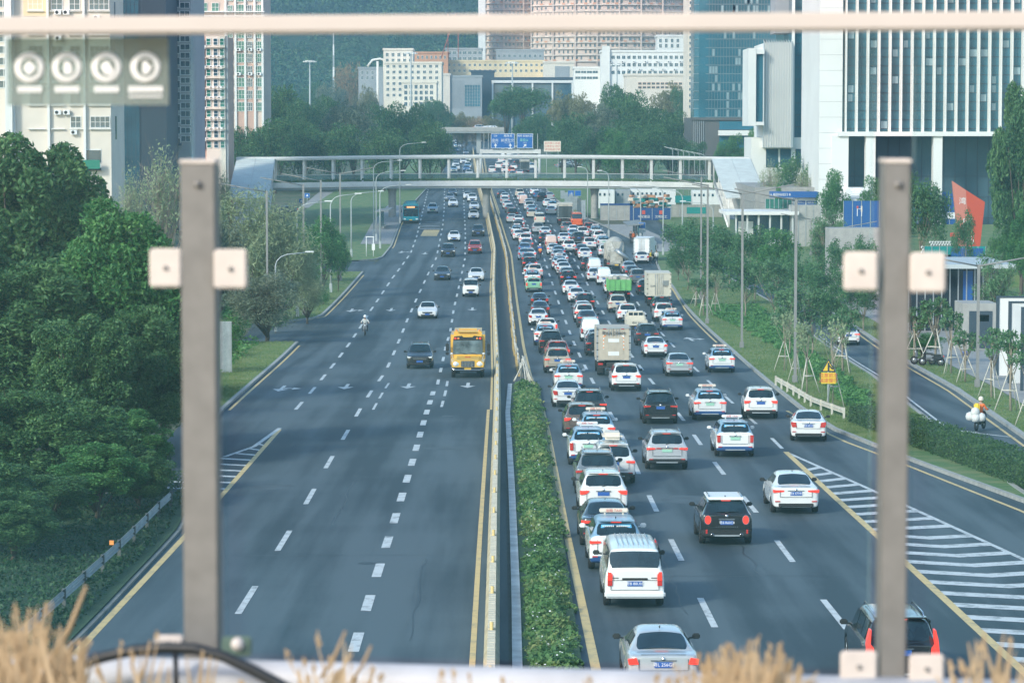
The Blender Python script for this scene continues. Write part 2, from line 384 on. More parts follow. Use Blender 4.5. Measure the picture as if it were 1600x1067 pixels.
solid(lambda Y: E4(Y), .16, unp(610, 388).y, unp(630, 340).y, M_YEL, off=.5)
solid(LY, .15, 500, 900, M_YEL, off=.0)
YR = Curve1([(1120,535.5),(1075,490),(1050.5,451.5),(1030,428)])
solid(YR, .16, YR.P[0][0], YR.P[-1][0], M_YEL)
YR2 = Curve1([(1700,846),(1600,800),(1374,710),(1330,694),(1302,682),(1230,642)])
solid(YR2, .18, 60, YR2.P[-1][0], M_YEL)
GY = Curve1([(1600,1050),(1420,884),(1374,840),(1300,773),(1228,706)]); solid(GY, .26, 60, GY.P[-1][0], M_YEL)
GW = Curve1([(1700,920),(1600,874),(1372,770),(1232,708)]); solid(GW, .2, 60, GW.P[-1][0], M_PAINT)
# right chevrons
mb = MB(); yt = GY.P[-1][0]
y = 62.0; 
while y < yt - 6:
    def ends(yy, c): 
        return Vector((c(yy), yy, gz(yy) + MZ - .003))
    wln = GW(y) - GY(y)
    if wln > .8:
        # each bar: from yellow line, dips toward camera, then runs up to the white line
        xa, xb = GY(y), GW(y + 1.6); xm = xa + min(2.6, wln * .5)
        t = .9
        pts = [(xa + .1, y + 1.0), (xm, y), (GW(y + (xb - xm) * .42) - .1, y + (xb - xm) * .42)]
        if wln < 3.4: pts = [(xa + .1, y), (xb, y + 1.2)]
        for (x0, y0), (x1, y1) in zip(pts, pts[1:]):
            mb.quad((x0, y0, gz(y0)+MZ-.003), (x1, y1, gz(y1)+MZ-.003), (x1, y1+t, gz(y1+t)+MZ-.003), (x0, y0+t, gz(y0+t)+MZ-.003))
    y += 2.55 if y < yt else 2
struct(mb.build('lane_marking', M_PAINT))
# left gore bars
WL = Curve1([(275,750),(300,733),(350,714),(395,699),(437,669)]); mb = MB()
seg(mb, WL, .22, unp(350,714).y, unp(437, 669).y)
y = unp(345, 775).y
while y < unp(437, 671).y - 3:
    a, b = EY(y) - .1, max(WL(y + .8) if y + .8 > WL.P[0][0] else EY(y) - 6, EY(y) - 6.5)
    if a - b > .3: mb.quad((b, y + .9, gz(y+.9)+.007), (a, y, gz(y)+.007), (a, y+.6, gz(y+.6)+.007), (b, y+1.5, gz(y+1.5)+.007))
    y += 2.6
struct(mb.build('lane_marking', M_PAINT))
# service road lines
solid(SL, .14, 60, 245, M_PAINT, off=.45); solid(SR, .16, 60, 300, M_YEL, off=-.45)
# arrows painted on the lanes: (px, py, heading 0 = straight away from camera, turn)
def arrow(px, py, turn=0, flip=False, sc=1.0, dirang=0):
    p = unp(px, py); mb = MB(); L = 4.5 * sc
    T = Matrix.Translation((p.x, p.y, 0)) @ Matrix.Rotation(dirang + (pi if flip else 0), 4, 'Z')
    def fl(pts):
        vs = [T @ Vector((x, y_, 0)) for x, y_ in pts]; vs = [Vector((v.x, v.y, gz(v.y) + MZ)) for v in vs]
        mb.add(vs, [tuple(range(len(vs)))])
    fl([(-.11, -L/2), (.11, -L/2), (.11, L*.1), (-.11, L*.1)])
    if turn != 2: fl([(-.5, L*.1), (.5, L*.1), (0, L/2)])
    if turn: 
        s = -1 if turn < 0 else 1
        fl([(0, -L*.18), (s*.75, -L*.02), (s*.75, L*.06), (0, -L*.07)] if s > 0 else [(0, -L*.07), (s*.75, L*.06), (s*.75, -L*.02), (0, -L*.18)])
        fl([(s*.7, -L*.16), (s*1.25, L*.02), (s*.7, L*.2)] if s > 0 else [(s*.7, L*.2), (s*1.25, L*.02), (s*.7, -L*.16)])
    struct(mb.build('arrow_marking', M_PAINT))
for a in [(731,602,0,True,1.1),(638,603,0,True,1.1),(541,604,0,True,1.1),(440,607,-1,True,1.2),(738,483,0,True,1.0),(611,484,0,True,1.0),(549,485,-1,True,1.1),(664,396,0,True,1),(627,394,-1,True,1),(1078,530,1,False,1.1,.05),(1529,677,0,False,1.3,.5)]: arrow(*a)
# speed box and zig-zags on the left lanes
p0, p1 = unp(660, 369), unp(680, 359.5)
mb = MB(); mb.quad((p0.x-.3, p0.y, gz(p0.y)+MZ), (p0.x+2.1, p0.y, gz(p0.y)+MZ), (p0.x+2.1, p1.y, gz(p1.y)+MZ), (p0.x-.3, p1.y, gz(p1.y)+MZ)); struct(mb.build('yellow_marking', M_YEL))
mb = MB()
for py in (348, 354, 358):
    q = unp(672, py)
    for sx in (-1, 1): mb.quad((q.x, q.y+.9, gz(q.y+.9)+MZ), (q.x, q.y+1.8, gz(q.y+1.8)+MZ), (q.x+sx*1.6, q.y+.6, gz(q.y+.6)+MZ), (q.x+sx*1.6, q.y-.1, gz(q.y)+MZ))
struct(mb.build('lane_marking', M_PAINT))
mb = MB()
for k in range(4):
    q = unp(508 + 8*k, 328.5); mb.quad((q.x, q.y, gz(q.y)+.01), (q.x+.5, q.y, gz(q.y)+.01), (q.x+.5, q.y+2.5, gz(q.y+2.5)+.01), (q.x, q.y+2.5, gz(q.y+2.5)+.01))
struct(mb.build('lane_marking', M_PAINT))

# ---- median planter with its kerb
PLx = Curve1([(816,1040),(813,941),(805,775),(797,650),(800,606)]); PRx = Curve1([(908,1040),(888,900),(866,750),(850,650),(842,606)])
yP = unp(820, 604).y
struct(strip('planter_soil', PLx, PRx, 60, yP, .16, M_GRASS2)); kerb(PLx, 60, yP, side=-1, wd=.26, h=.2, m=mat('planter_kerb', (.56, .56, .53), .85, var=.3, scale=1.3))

# patches, seams and stains in the carriageways
M_PATCH = mat('asphalt_patch', (.040, .057, .068), .85, var=.25, scale=1.5, detail=7); M_SEAM = mat('bitumen_seam', (.016, .020, .022), .5); M_PATCHL = mat('asphalt_worn_patch', (.072, .096, .110), .8, var=.25, scale=1.0, detail=8)
rq = random.Random(77)
def flat(name, pts, m, dz):
    vs = [(x, y, gz(y) + dz) for x, y in pts]; mb = MB(); mb.add(vs, [tuple(range(len(vs)))]); return struct(mb.build(name, m))
for (px, py, w_, l_, m) in [(420,760,2.2,2.4,M_PATCHL),(700,700,2.8,2,M_PATCHL),(1080,780,2.4,3.4,M_PATCHL),(690,545,1.2,5,M_PATCHL),(930,650,.8,3,M_PATCHL),(1390,620,2,4,M_PATCH)]:
    P = unp(px, py); k = 9; pts = [(P.x + w_/2*cos(2*pi*j/k)*rq.uniform(.75, 1.15), P.y + l_/2*sin(2*pi*j/k)*rq.uniform(.75, 1.15)) for j in range(k)] if m is M_PATCHL else [(P.x-w_/2, P.y-l_/2), (P.x+w_/2, P.y-l_/2+rq.uniform(-.2,.2)), (P.x+w_/2, P.y+l_/2), (P.x-w_/2, P.y+l_/2)]
    flat('asphalt_patch', pts, m, .0035)
def crack(x0, y0, x1, y1, w_=.035, n=14):
    mb = MB(); px_, py_ = x0, y0
    for j in range(1, n+1):
        t = j/n; x = x0+(x1-x0)*t + rq.uniform(-.12, .12)*(j < n); y = y0+(y1-y0)*t + rq.uniform(-.12, .12)*(j < n); dx, dy = (0, w_) if abs(x1-x0) > abs(y1-y0) else (w_, 0)
        mb.quad((px_-dx, py_-dy, gz(py_-dy)+.0042), (px_+dx, py_-dy if dx else py_+dy, gz(py_)+.0042), (x+dx, y if dx else y+dy, gz(y)+.0042), (x-dx, y-dy, gz(y)+.0042)) if dx else mb.quad((px_, py_-dy, gz(py_)+.0042), (x, y-dy, gz(y)+.0042), (x, y+dy, gz(y)+.0042), (px_, py_+dy, gz(py_)+.0042))
        px_, py_ = x, y
    struct(mb.build('road_crack', M_SEAM))
for py in (640, 745, 868, 700): P = unp(560, py); crack(KL(P.y)+1.5, P.y, BARX(P.y)-.6, P.y+.3, .03, 22)
for py in (655, 770, 900, 560): P = unp(1100, py); crack(LY(P.y)+.3, P.y, LC(P.y)+1, P.y+.2, .03, 20)
for px, py, L_ in ((640, 1000, 18), (760, 940, 26), (1075, 960, 20), (1190, 900, 24), (520, 820, 16), (985, 700, 20)): P = unp(px, py); crack(P.x, P.y, P.x-.1, P.y+L_, .02, 16)
for px, py in ((575, 880), (1210, 760), (1015, 870), (700, 650)):
    P = unp(px, py); mb = MB(); mb.lathe([(.02, 0), (.30, 0), (.34, -.002)], (P.x, P.y, gz(P.y)+.008)); struct(mb.build('manhole_cover', M_SEAM))
# ---------------------------------------------------------------- vehicles: prototypes
M_BODY = mat('car_paint', (.8, .8, .8), .22, spec=.5, coat=.8, objcol=True, var=.035, scale=1.2)
M_GLASS = mat('car_glass', (.012, .026, .036), .10, spec=.6, coat=.25, var=.5, scale=1.8)
M_TRIM = mat('black_trim', (.016, .017, .018), .5)
M_TYRE = mat('tyre_rubber', (.014, .014, .015), .85)
M_RIM = mat('alloy_rim', (.45, .46, .48), .3, metal=.8)
M_CHROME = mat('chrome', (.7, .7, .72), .15, metal=1)
M_RED = mat('tail_lamp_red', (.55, .030, .022), .2, spec=.8, coat=.6)
M_REDON = mat('brake_lamp_lit', (.7, .035, .025), .3, emis=((1, .06, .03), .32))
M_AMB = mat('amber_lamp', (.8, .28, .05), .3)
M_HEAD = mat('headlamp_clear', (.75, .78, .8), .12, spec=1, coat=.8)
M_PLB = mat('plate_blue', (.03, .11, .38), .4)
M_PLG = mat('plate_green', (.35, .62, .47), .4)
M_PLY = mat('plate_yellow', (.75, .45, .04), .4)
M_WHITE = mat('white_paint', (.78, .78, .77), .4, var=.05, scale=2)
M_DKBLUE = mat('taxi_dark_blue', (.02, .075, .22), .3, coat=.5)
M_LTBLUE = mat('taxi_light_blue', (.20, .33, .46), .28, coat=.5)
M_INK = mat('dark_lettering', (.03, .035, .05), .6)
M_INKW = mat('white_lettering', (.8, .8, .8), .5)
M_INKR = mat('red_lettering', (.6, .08, .05), .5)
M_FILM = mat('window_sticker_blue', (.10, .42, .75), .5)
M_BEIGE = mat('painted_sign', (.75, .66, .55), .5)

def car_body(p, mats=(M_BODY, M_TRIM), zdark=None, taxi=False, sub=2):
    f = p['L'] / 2; hw = p['W'] / 2; H = p['H']
    wr = .345 if H > 1.55 else .325; p['wr'] = wr
    yf, yr = f - p.get('fo', .88), -f + p.get('ro', .9); p['yf'], p['yr'] = yf, yr
    g = p.get('gc', .2)
    def lerp(tab, y):
        tab = sorted(tab)
        if y <= tab[0][0]: return tab[0][1]
        for (a, va), (b, vb) in zip(tab, tab[1:]):
            if y <= b: return va + (vb - va) * (y - a) / (b - a)
        return tab[-1][1]
    T_w = [(f, .80), (f - .08, .90), (f - .4, .985), (0, 1), (-f + .5, .985), (-f + .08, p.get('rw', .94)), (-f, p.get('rw', .94) - .07)]
    T_s = [(f, p['zh'] - .16), (f - .10, p['zh'] - .05), (f - .45, p['zh']), (p['ywb'], p['zc']), (p['yrb'], p['zt']), (-f + .08, p['zt'] - .01), (-f, p['zt'] - p.get('rd', .07))]
    T_b = [(f, g + .08), (f - .1, g), (-f + .1, g + .02), (-f, g + .1)]
    T_r = [(p['ywb'], 0), (p['ywt'], 1), (p['yrt'], 1), (p['yrb'], 0)]
    T_z = [(p['ywt'], H - .035), ((p['ywt'] + p['yrt']) / 2 + .2, H), (p['yrt'], H - p.get('rdrop', .05))]
    ys = {f, f - .08, f - .4, p['ywb'], p['ywt'], (p['ywt'] + p['yrt']) / 2, p['yrt'], p['yrb'], -f + .08, -f, p['ywt'] - .12, p['yrt'] + .12}
    for w in (yf, yr):
        for d in (-.42, -.36, -.2, 0, .2, .36, .42): ys.add(w + d)
    ys = sorted(ys, reverse=True); ys = [y for i, y in enumerate(ys) if i == 0 or ys[i - 1] - y > .035]
    verts = []; rings = []
    for y in ys:
        w = hw * lerp(T_w, y); zs = lerp(T_s, y); zb = lerp(T_b, y); c = lerp(T_r, y); c = max(0, min(1, c)) if p['yrb'] <= y <= p['ywb'] else 0
        for wy in (yf, yr):
            d = abs(y - wy)
            if d < .37: zb = max(zb, wr + sqrt(max(0, .40 ** 2 - d * d)) * 1.0 if d < .36 else zb)
        zr = lerp(T_z, y); rw = p['Wr'] / 2
        zm = max(zb + .08, min(zs - .2, .52)); z2 = max(zb + .03, min(.32, zm - .04))
        s = w - .035
        P = [(0, zb), (w * .9, zb), (w * .975, z2), (w, zm), (w * .995, (zm + zs) / 2 + .04), (s, zs), (s - .06, zs + .03),
             ((s - .10) * (1 - c) + rw * c, zs + .035 + c * (zr - .085 - zs - .035)), ((s - .30) * (1 - c) + (rw - .13) * c, zs + .045 + c * (zr - .01 - zs - .045)), (0, zs + .055 + c * (zr - zs - .055))]
        r = []
        for x, z in P: verts.append((x, y, z)); r.append(len(verts) - 1)
        l_ = [r[0]]
        for x, z in P[1:-1]: verts.append((-x, y, z)); l_.append(len(verts) - 1)
        l_.append(r[-1]); rings.append((r, l_))
    fs = []
    for (r0, l0), (r1, l1) in zip(rings, rings[1:]):
        for i in range(len(r0) - 1):
            fs.append((r0[i], r0[i+1], r1[i+1], r1[i])); fs.append((l0[i+1], l0[i], l1[i], l1[i+1]))
    for (r, l_), s in ((rings[0], 1), (rings[-1], -1)):
        for i in range(len(r) - 1):
            q = [r[i], r[i+1], l_[i+1], l_[i]]
            q = [k for j, k in enumerate(q) if k not in q[:j]]
            fs.append(tuple(q if s < 0 else q[::-1]))
    me = bpy.data.meshes.new('body'); me.from_pydata(verts, [], fs); me.polygons.foreach_set('use_smooth', [True] * len(fs))
    o = bpy.data.objects.new('body', me); COL.objects.link(o)
    md = o.modifiers.new('s', 'SUBSURF'); md.levels = sub; md.render_levels = sub
    bpy.context.view_layer.update()
    m2 = bpy.data.meshes.new_from_object(o.evaluated_get(bpy.context.evaluated_depsgraph_get())); bpy.data.objects.remove(o)
    m2.name = 'body'; m2.materials.clear()
    for m in (mats if not taxi else (M_BODY, M_DKBLUE, M_LTBLUE)): m2.materials.append(m)
    for pl in m2.polygons:
        z = pl.center.z
        if z < (zdark if zdark else g + .06): pl.material_index = 1
        elif taxi and (z > p['zt'] + (.0 if pl.center.y > p['yrb'] + .02 else .2) or (pl.center.y > p['ywb'] - .1 and z > p['zh'] - .07)): pl.material_index = 2
    bm = bmesh.new(); bm.from_mesh(m2); bmesh.ops.recalc_face_normals(bm, faces=bm.faces); bm.to_mesh(m2); bm.free()
    return m2
def slope_panel(p, rear=True, t0=.08, t1=.9, off=.035, name='rear_window', root=None, inset=.13):
    if rear: yb, yt, zb, zt = p['yrb'], p['yrt'], p['zt'] + .05, p['H'] - p.get('rdrop', .05)
    else: yb, yt, zb, zt = p['ywb'], p['ywt'], p['zc'] + .05, p['H'] - .035
    wb = p['W'] / 2 * .96 - .035 - inset - .09; wt = p['Wr'] / 2 - inset + .05
    n = Vector((0, -(zt - zb), (yb - yt) * -1 if rear else 0))
    d = Vector((0, yt - yb, zt - zb)); nr = Vector((0, -d.z, d.y)).normalized() if rear else Vector((0, d.z, -d.y)).normalized()
    mb = MB(); vs = []; fs = []; NX, NZ = 8, 4
    for j in range(NZ + 1):
        t = t0 + (t1 - t0) * j / NZ; w = wb + (wt - wb) * t
        if j in (0, NZ): w -= .05
        for i in range(NX + 1):
            u = -1 + 2 * i / NX; c = Vector((u * w, yb, zb)) + d * t + nr * (off + .03 * (1 - u * u) - .03); c.z -= .02 * u * u
            vs.append(c)
    for j in range(NZ):
        for i in range(NX): a = j*(NX+1)+i; fs.append((a, a+1, a+NX+2, a+NX+1) if rear else (a+1, a, a+NX+1, a+NX+2))
    mb.add(vs, fs, 0, True)
    return mb.build(name, M_GLASS, root)
def side_windows(p, root, cuts):
    for s in (-1, 1):
        for (a0, a1, b0, b1) in cuts:      # bottom y from/to, top y from/to
            zb = p['zc'] + .07; zt = p['H'] - .15
            xb = p['W'] / 2 * .985 - .10; xt = p['Wr'] / 2 + .012
            vs = [(s*(xb+.02), a0, zb), (s*(xb+.02), a1, zb), (s*(xt+.02), b1, zt), (s*(xt+.02), b0, zt)]
            mb = MB(); mb.add(vs, [(0, 1, 2, 3) if s < 0 else (3, 2, 1, 0)]); mb.build('side_window', M_GLASS, root)
def wheels(p, root, rims=True, r=None, w=.215, ys=None, dual=False):
    r = r or p['wr'] - .005
    for y in ys or (p['yf'], p['yr']):
        for s in (-1, 1):
            x = s * (p['W'] / 2 - w / 2 - .015)
            mb = MB(); h = w / 2
            mb.lathe([(r*.62, -h), (r*.92, -h), (r, -h*.7), (r, h*.7), (r*.92, h), (r*.62, h)], axis='X', n=20)
            mb.lathe([(.02, -h*.6), (r*.62, -h*.6)], axis='X', n=20); mb.lathe([(.02, h*.6), (r*.62, h*.6)], axis='X', n=20)
            t = mb.build('wheel', M_TYRE, root, (x, y, r))
            if rims:
                mb = MB(); fx = s * h * .78
                mb.lathe([(r*.64, fx), (r*.58, fx*.9), (r*.56, fx*.6)], axis='X', n=20); mb.lathe([(.01, fx), (r*.16, fx)], axis='X', n=10)
                for k in range(5):
                    a = 2*pi*k/5; mb.tube([(fx*.9, .05*cos(a), .05*sin(a)), (fx*.95, r*.58*cos(a), r*.58*sin(a))], [.03, .022], 5, cap=False)
                mb.build('rim', M_RIM, t)
def plate(p, root, z, y, m=M_PLB, s=-1, txt=None, lit=None, w=.44):
    mb = MB(); mb.box((0, y, z), (w, .02, .14)); o = mb.build('number_plate', m, root)
    fm = face_at(0, y - .012, z) if s < 0 else Matrix.Translation((0, y + .012, z)) @ Matrix.Rotation(pi, 4, 'Z') @ FACE
    if txt: text('plate_number', txt, .115, lit or M_INKW, o, fm, .002)
    return o
def mirrors(p, root, y=None, z=None, m=M_TRIM):
    y = y if y is not None else p['ywb'] - .35
    for s in (-1, 1):
        mb = MB(); mb.box((s * (p['W'] / 2 + .10), y, (z or p['zc'] + .08)), (.2, .12, .14), bev=.03); mb.cyl((s*(p['W']/2-.08), y, (z or p['zc']+.08)-.05), (s*(p['W']/2+.06), y, (z or p['zc']+.08)-.03), .025, 6)
        mb.build('mirror', m, root)
def lamp(root, name, pts, y, th=.06, m=M_RED, x=0, s=1, tilt=0):
    P = [(s * a, b) for a, b in pts]
    if s < 0: P = P[::-1]
    mb = MB(); mb.poly(P, th); o = mb.build(name, m, root, (0, y, 0)); return fixn(o)
def high_brake(p, root, lit=True, top=True):
    y = p['yrt'] - .06 if top else p['yrb'] + .2; z = p['H'] - .075 if top else p['zt'] + .12
    mb = MB(); mb.box((0, y, z), (.34, .06, .045), bev=.012); mb.build('brake_light', M_REDON if lit else M_RED, root)
PROTO = {}
def sedan(key, L=4.75, W=1.82, H=1.46, lamps='wedge', lit=True, front='plain', plt=M_PLB, txt=None, darkroof=False):
    p = dict(L=L, W=W, H=H, zh=.74, zc=.93, zt=1.0, ywb=L/2-1.15, ywt=L/2-1.95, yrt=-L/2+1.55, yrb=-L/2+.62, Wr=W-.62, rdrop=.05)
    r = empty('car'); f = L / 2
    b = link('body', car_body(p), r)
    slope_panel(p, True, root=r, inset=.10); slope_panel(p, False, name='windscreen', root=r, inset=.10)
    side_windows(p, r, [(p['ywb']-.45, .05, p['ywt']-.12, .05), (-.03, p['yrb']+.55, -.03, p['yrt']+.1)])
    wheels(p, r); mirrors(p, r)
    if front != 'only':
        sh = {'wedge': [(.60, .81), (.84, .80), (.87, .93), (.66, .97)], 'wide': [(.46, .86), (.86, .83), (.87, .94), (.44, .92)], 'leaf': [(.56, .72), (.80, .72), (.86, .88), (.84, .98), (.62, .95)]}[lamps]
        sc = W / 1.82
        for s in (-1, 1):
            o = lamp(r, 'tail_light', [(a*sc, b_) for a, b_ in sh], -f - .005, .12, M_REDON if lit else M_RED, s=s)
        plate(p, r, .80, -f - .012, plt, txt=txt, lit=M_INKW if plt is M_PLB else M_INK)
        mb = MB(); mb.box((0, -f + .0, .90), (.62, .03, .025)); mb.build('trim_strip', M_CHROME, r)
        mb = MB(); mb.box((0, -f + .01, .36), (W*.72, .06, .13), bev=.02)
        for s in (-1, 1): mb.cyl((s*.58, -f - .04, .30), (s*.58, -f + .1, .30), .045, 10)
        mb.build('rear_bumper_insert', M_TRIM, r)
        for s in (-1, 1):
            mb = MB(); mb.box((s*.70, -f + .005, .50), (.2, .03, .04)); mb.build('reflector', M_RED, r)
        if lit: high_brake(p, r, True, False)
        mb = MB(); mb.box((0, -f - .006, .66), (W*.66, .012, .012)); mb.box((0, -f + .10, p['zt'] + .028), (W*.6, .012, .01))
        for s in (-1, 1): mb.box((s*W*.33, -f - .006, .80), (.012, .012, .27))
        mb.build('boot_seam', M_TRIM, r); mb = MB(); mb.lathe([(.0, -.012), (.045, -.010), (.05, 0)], (0, -f - .008, .935), 'Y', 12); mb.build('badge', M_CHROME, r)
        mb = MB(); mb.box((0, p['yrt']+.25, H+.02), (.03, .12, .06), bev=.01); mb.build('antenna', M_TRIM, r)
    for s in (-1, 1): lamp(r, 'headlight', [(.48, .60), (.80, .62), (.84, .74), (.50, .68)], f - .17, .13, M_HEAD, s=s)
    mb = MB(); mb.poly([(-.42, .50), (.42, .50), (.48, .64), (-.48, .64)], .14); o = fixn(mb.build('grille', M_TRIM, r, (0, f-.13, 0)))
    mb = MB(); mb.poly([(-.55, .26), (.55, .26), (.62, .40), (-.62, .40)], .12); fixn(mb.build('air_intake', M_TRIM, r, (0, f-.12, 0)))
    mb = MB(); mb.box((0, f + .01, .57), (.4, .02, .02)); mb.build('chrome_bar', M_CHROME, r)
    plate(p, r, .42, f + .02, plt, s=1)
    PROTO[key] = (r, p); return r
def suv(key, L=4.6, W=1.86, H=1.68, lamps='wide', lit=True, rails=True, taxi=False, plt=M_PLB, txt=None, dark=.42, spoiler=True, mini=False, box=False, banner=False, wide_bar=False):
    p = dict(L=L, W=W, H=H, zh=.92, zc=1.06, zt=1.06, ywb=L/2-1.0, ywt=L/2-1.72, yrt=-L/2+.55, yrb=-L/2+.14, Wr=W-.52, rdrop=.06, rd=.05, gc=.24, fo=.86, ro=.82, rw=.96)
    r = empty('car'); f = L / 2
    link('body', car_body(p, zdark=dark, taxi=taxi), r)
    slope_panel(p, True, root=r, inset=.10, t1=.86); slope_panel(p, False, name='windscreen', root=r, inset=.10)
    side_windows(p, r, [(p['ywb']-.4, .1, p['ywt']-.1, .1), (.02, -1.0, .02, -1.0), (-1.08, p['yrb']+.5, -1.08, p['yrt']+.1)])
    wheels(p, r); mirrors(p, r, m=M_TRIM if not taxi else M_WHITE)
    sc = W / 1.86
    shp = {'wide': [(.52, .93), (.88, .90), (.89, 1.0), (.52, .99)], 'boom': [(.64, .88), (.87, .85), (.88, 1.0), (.54, 1.0), (.54, .97)], 'tall': [(.70, .70), (.85, .70), (.86, 1.02), (.70, 1.04)], 'oval': [(.66+.11*cos(t*pi/6), .90+.15*sin(t*pi/6)) for t in range(12)], 'pillar': [(.66, .78), (.88, .78), (.84, 1.2), (.78, 1.45), (.74, 1.45), (.76, 1.1), (.68, 1.0)]}[lamps]
    for s in (-1, 1):
        if lamps == 'oval':
            lamp(r, 'lamp_surround', [(.66+.135*cos(t*pi/8), .90+.175*sin(t*pi/8)) for t in range(16)], -f - .015, .1, M_CHROME, s=s)
        lamp(r, 'tail_light', [(a*sc, b_) for a, b_ in shp], -f - .03, .16 if lamps != 'pillar' else .3, M_REDON if lit else M_RED, s=s)
    if wide_bar:
        mb = MB(); mb.box((0, -f - .01, .97), (.95, .03, .05)); mb.build('light_bar', M_RED, r)
    plate(p, r, .88 if not mini else .80, -f - .014, plt, txt=txt, lit=M_INKW if plt is M_PLB else M_INK)
    mb = MB(); mb.box((0, -f - .02, .98 if not mini else .92), (.55, .03, .03 if not mini else .05)); mb.build('trim_strip', M_CHROME, r)
    mb = MB(); mb.box((0, -f + .0, .42), (W * .86, .12, .18), bev=.03); mb.build('bumper', M_TRIM if not taxi else M_DKBLUE, r)
    mb = MB(); mb.box((0, -f - .055, .36), (W * .5, .03, .05)); mb.build('skid_plate', M_GALV, r)
    for s in (-1, 1):
        mb = MB(); mb.box((s*.70, -f - .055, .50), (.17, .03, .04) if not mini else (.06, .03, .14)); mb.build('reflector', M_RED, r)
        if mini:
            mb = MB(); mb.lathe([(.06, 0), (.07, -.02), (.05, -.03)], (s*.5, -f - .07, .38), 'Y', 12); mb.build('exhaust', M_CHROME, r)
    if mini:
        mb = MB()
        for k in range(11): mb.box((-.36 + .072*k, -f - .03, .66), (.03, .02, .03))
        mb.build('lettering_row', M_CHROME, r)
    if lit: high_brake(p, r)
    mb = MB(); mb.box((0, -f - .014, .63), (W*.64, .012, .012))
    for s in (-1, 1): mb.box((s*W*.34, -f - .012, .84), (.012, .012, .40))
    mb.build('tailgate_seam', M_TRIM, r); mb = MB(); mb.lathe([(.0, -.012), (.045, -.010), (.05, 0)], (0, -f - .02, 1.03), 'Y', 12); mb.build('badge', M_CHROME, r)
    if spoiler:
        mb = MB(); mb.box((0, p['yrt'] + .0, H - .035), (W - .62, .3, .04), bev=.015); mb.build('spoiler', M_BODY if not (taxi or mini) else (M_LTBLUE if taxi else M_WHITE), r)
    mb = MB(); mb.tube([(-.05, -f+.13, 1.14), (.28, -f+.2, 1.2)], .012, 5); mb.build('wiper', M_TRIM, r)
    mb = MB(); mb.box((0, p['yrt']+.3, H+.03), (.03, .14, .07), bev=.01); mb.build('antenna', M_TRIM, r)
    if rails:
        for s in (-1, 1):
            mb = MB(); x = s * (W / 2 - .36); mb.tube([(x, p['ywt']-.2, H-.03), (x, p['ywt']-.35, H+.045), (x, p['yrt']+.35, H+.045), (x, p['yrt']+.15, H-.03)], .018, 6); mb.build('roof_rail', M_CHROME, r)
    if mini:
        mb = MB(); mb.box((0, (p['ywt']+p['yrt'])/2, H - .012), (W - .56, p['ywt']-p['yrt']-.1, .05), bev=.02); mb.build('roof_panel', M_WHITE, r)
    if taxi:
        mb = MB(); mb.box((0, .1, H + .10), (.95, .22, .13), bev=.03); mb.box((-.3, .1, H + .02), (.05, .1, .1)); mb.box((.3, .1, H + .02), (.05, .1, .1)); o = mb.build('roof_sign', M_BEIGE if banner else M_WHITE, r)
        text('sign_lettering', '出租 TAXI', .12, M_INKR, o, face_at(0, -.018, H + .10), .003)
    if taxi:
        mb = MB(); a = p['yrb'] + (p['yrt']-p['yrb'])*.72 - .075; mb.add([(-.5, a, H-.25), (.5, a, H-.25), (.48, a+.06, H-.15), (-.48, a+.06, H-.15)], [(0,1,2,3)]); o = mb.build('window_banner', M_FILM, r)
        mb = MB()
        for k in range(14): 
            if k != 6: mb.box((-.42 + .064*k, a+.0, H-.195), (.038, .02, .045))
        mb.build('banner_marks', M_INKW, o)
    if box:
        mb = MB(); mb.box((0, -.1, H + .22), (.85, 1.5, .3), bev=.12); mb.build('roof_box', M_BEIGE, r)
    for s in (-1, 1): lamp(r, 'headlight', [(.46, .74), (.84, .76), (.87, .88), (.50, .82)], f - .17, .14, M_HEAD, s=s)
    mb = MB(); mb.poly([(-.46, .55), (.46, .55), (.50, .80), (-.50, .80)], .14); fixn(mb.build('grille', M_TRIM, r, (0, f-.13, 0)))
    mb = MB(); mb.poly([(-.62, .30), (.62, .30), (.66, .44), (-.66, .44)], .12); fixn(mb.build('air_intake', M_TRIM, r, (0, f-.12, 0)))
    for z in (.80, .70): 
        mb = MB(); mb.box((0, f + .01, z), (.94, .02, .025)); mb.build('chrome_bar', M_CHROME, r)
    plate(p, r, .52, f + .03, plt, s=1)
    PROTO[key] = (r, p); return r
